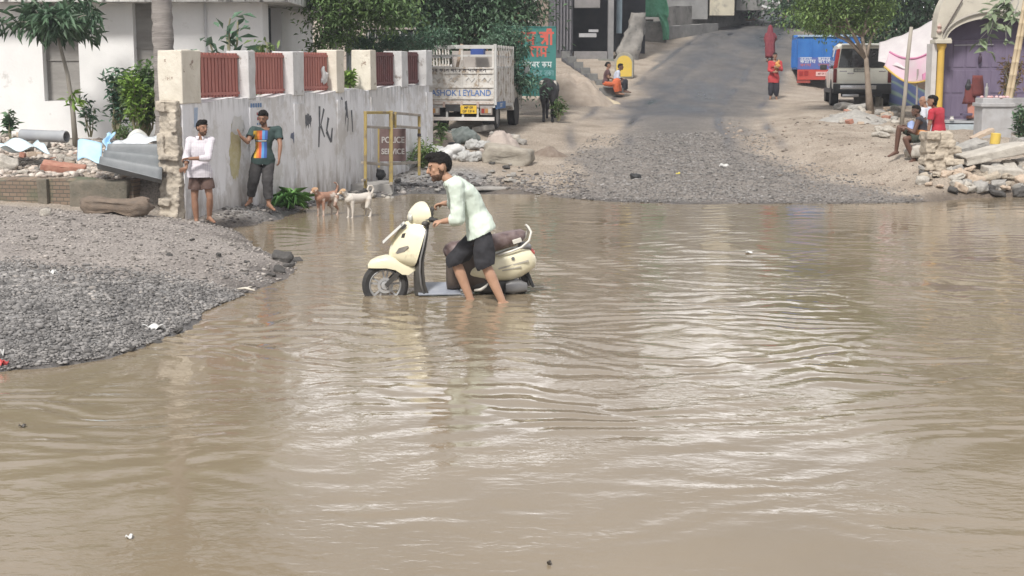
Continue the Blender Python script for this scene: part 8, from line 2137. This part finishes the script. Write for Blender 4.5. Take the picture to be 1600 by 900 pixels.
    for s in (-1, 1):
        m = MB(); m.tube([(X(776), s * .165, Z(396)), (X(796), s * .176, Z(390)), (X(813), s * .165, Z(384)), (X(825), s * .15, Z(374)), (X(829), s * .12, Z(361)), (X(825), s * .07, Z(353)), (X(823), 0, Z(351.5))], .013, 8); m.build('grab_rail', M('rail_cream', (.66, .64, .58), rough=.35), t, True)
        m = MB(); m.box((X(806), s * .155, Z(374)), (.10, .02, .05), Matrix.Rotation(-.3, 3, 'Y'), bev=.008); m.build('rail_bracket', _mats['rail_cream'], t)
        m = MB(); m.lathe([(.001, 0), (.019, .001), (.019, .006), (.001, .008)], (X(799), s * .186 - (.006 if s < 0 else 0), Z(401)), 14, 'y'); m.build('emblem', GY, t)
        m = MB(); y = s * .1885
        for a, b, w in (((776, 417), (824, 405), .018), ((782, 420), (812, 414), .012)): m.bar((X(a[0]), y - s * .004, Z(a[1])), (X(b[0]), y * (.93 if b[0] > 815 else 1.0) - s * .004, Z(b[1])), .012, w)
        m.build('side_stripe', M('stripe_grey', (.36, .34, .29), (.46, .43, .36), 14, .5), t)
    xloft('tail_lamp', ((827, 386, 398, .085), (832, 388, 399, .08), (836, 391, 399, .06)), M('tail_red', (.45, .07, .06), (.5, .12, .1), 6, .25))
    xloft('tail_cap', ((812, 379, 392, .13), (822, 378, 391, .11), (830, 382, 392, .08)), GY)
    xloft('engine', ((728, 432, 452, .09), (745, 431, 458, .12), (770, 432, 460, .13), (790, 434, 461, .12), (800, 436, 458, .10)), DK, 3)
    xloft('drive_case', ((788, 440, 456, .05, -.13), (796, 437, 457, .055, -.13), (812, 437, 456, .055, -.13), (822, 441, 454, .04, -.13)), GY, 3)
    m = MB(); m.tube([(X(738), -.16, Z(451)), (X(748), -.17, Z(450)), (X(756), -.165, Z(445)), (X(760), -.15, Z(441))], [.012, .018, .014, .008], 8); m.build('kick_lever', M('rail_cream', (.6, .6, .6)), t, True)
    m = MB(); m.prism([(822, 426), (826, 424), (836, 449), (832, 450)], lambda p: Vector((X(p[0]), -.07, Z(p[1]))), lambda p: Vector((X(p[0]), .07, Z(p[1])))); m.build('rear_flap', BLACKP, t)
    m = MB(); m.bar((X(806), -.10, Z(432)), (X(796), -.10, Z(455)), .03, .03); m.build('shock_absorber', GY, t)
    m = MB(); m.tube([(X(756), .15, Z(452)), (X(790), .17, Z(450)), (X(832), .17, Z(446))], [.02, .05, .045], 12); m.build('exhaust', GY, t, True)
scooter()

# ================================================================== HAZE
def haze():
    m = bpy.data.materials.new('air'); m.use_nodes = True; N, L = m.node_tree.nodes, m.node_tree.links
    N.remove(N['Principled BSDF']); v = N.new('ShaderNodeVolumePrincipled'); v.inputs['Color'].default_value = (.88, .92, 1.0, 1); v.inputs['Density'].default_value = .0010; v.inputs['Anisotropy'].default_value = .2
    L.new(v.outputs['Volume'], N['Material Output'].inputs['Volume'])
    mb = MB(); mb.box((0, 200, 24), (1000, 900, 56)); o = mb.build('haze', m); tag(o, 'thin pale monsoon haze in the air over the whole street', 'haze', kind='stuff')
haze()
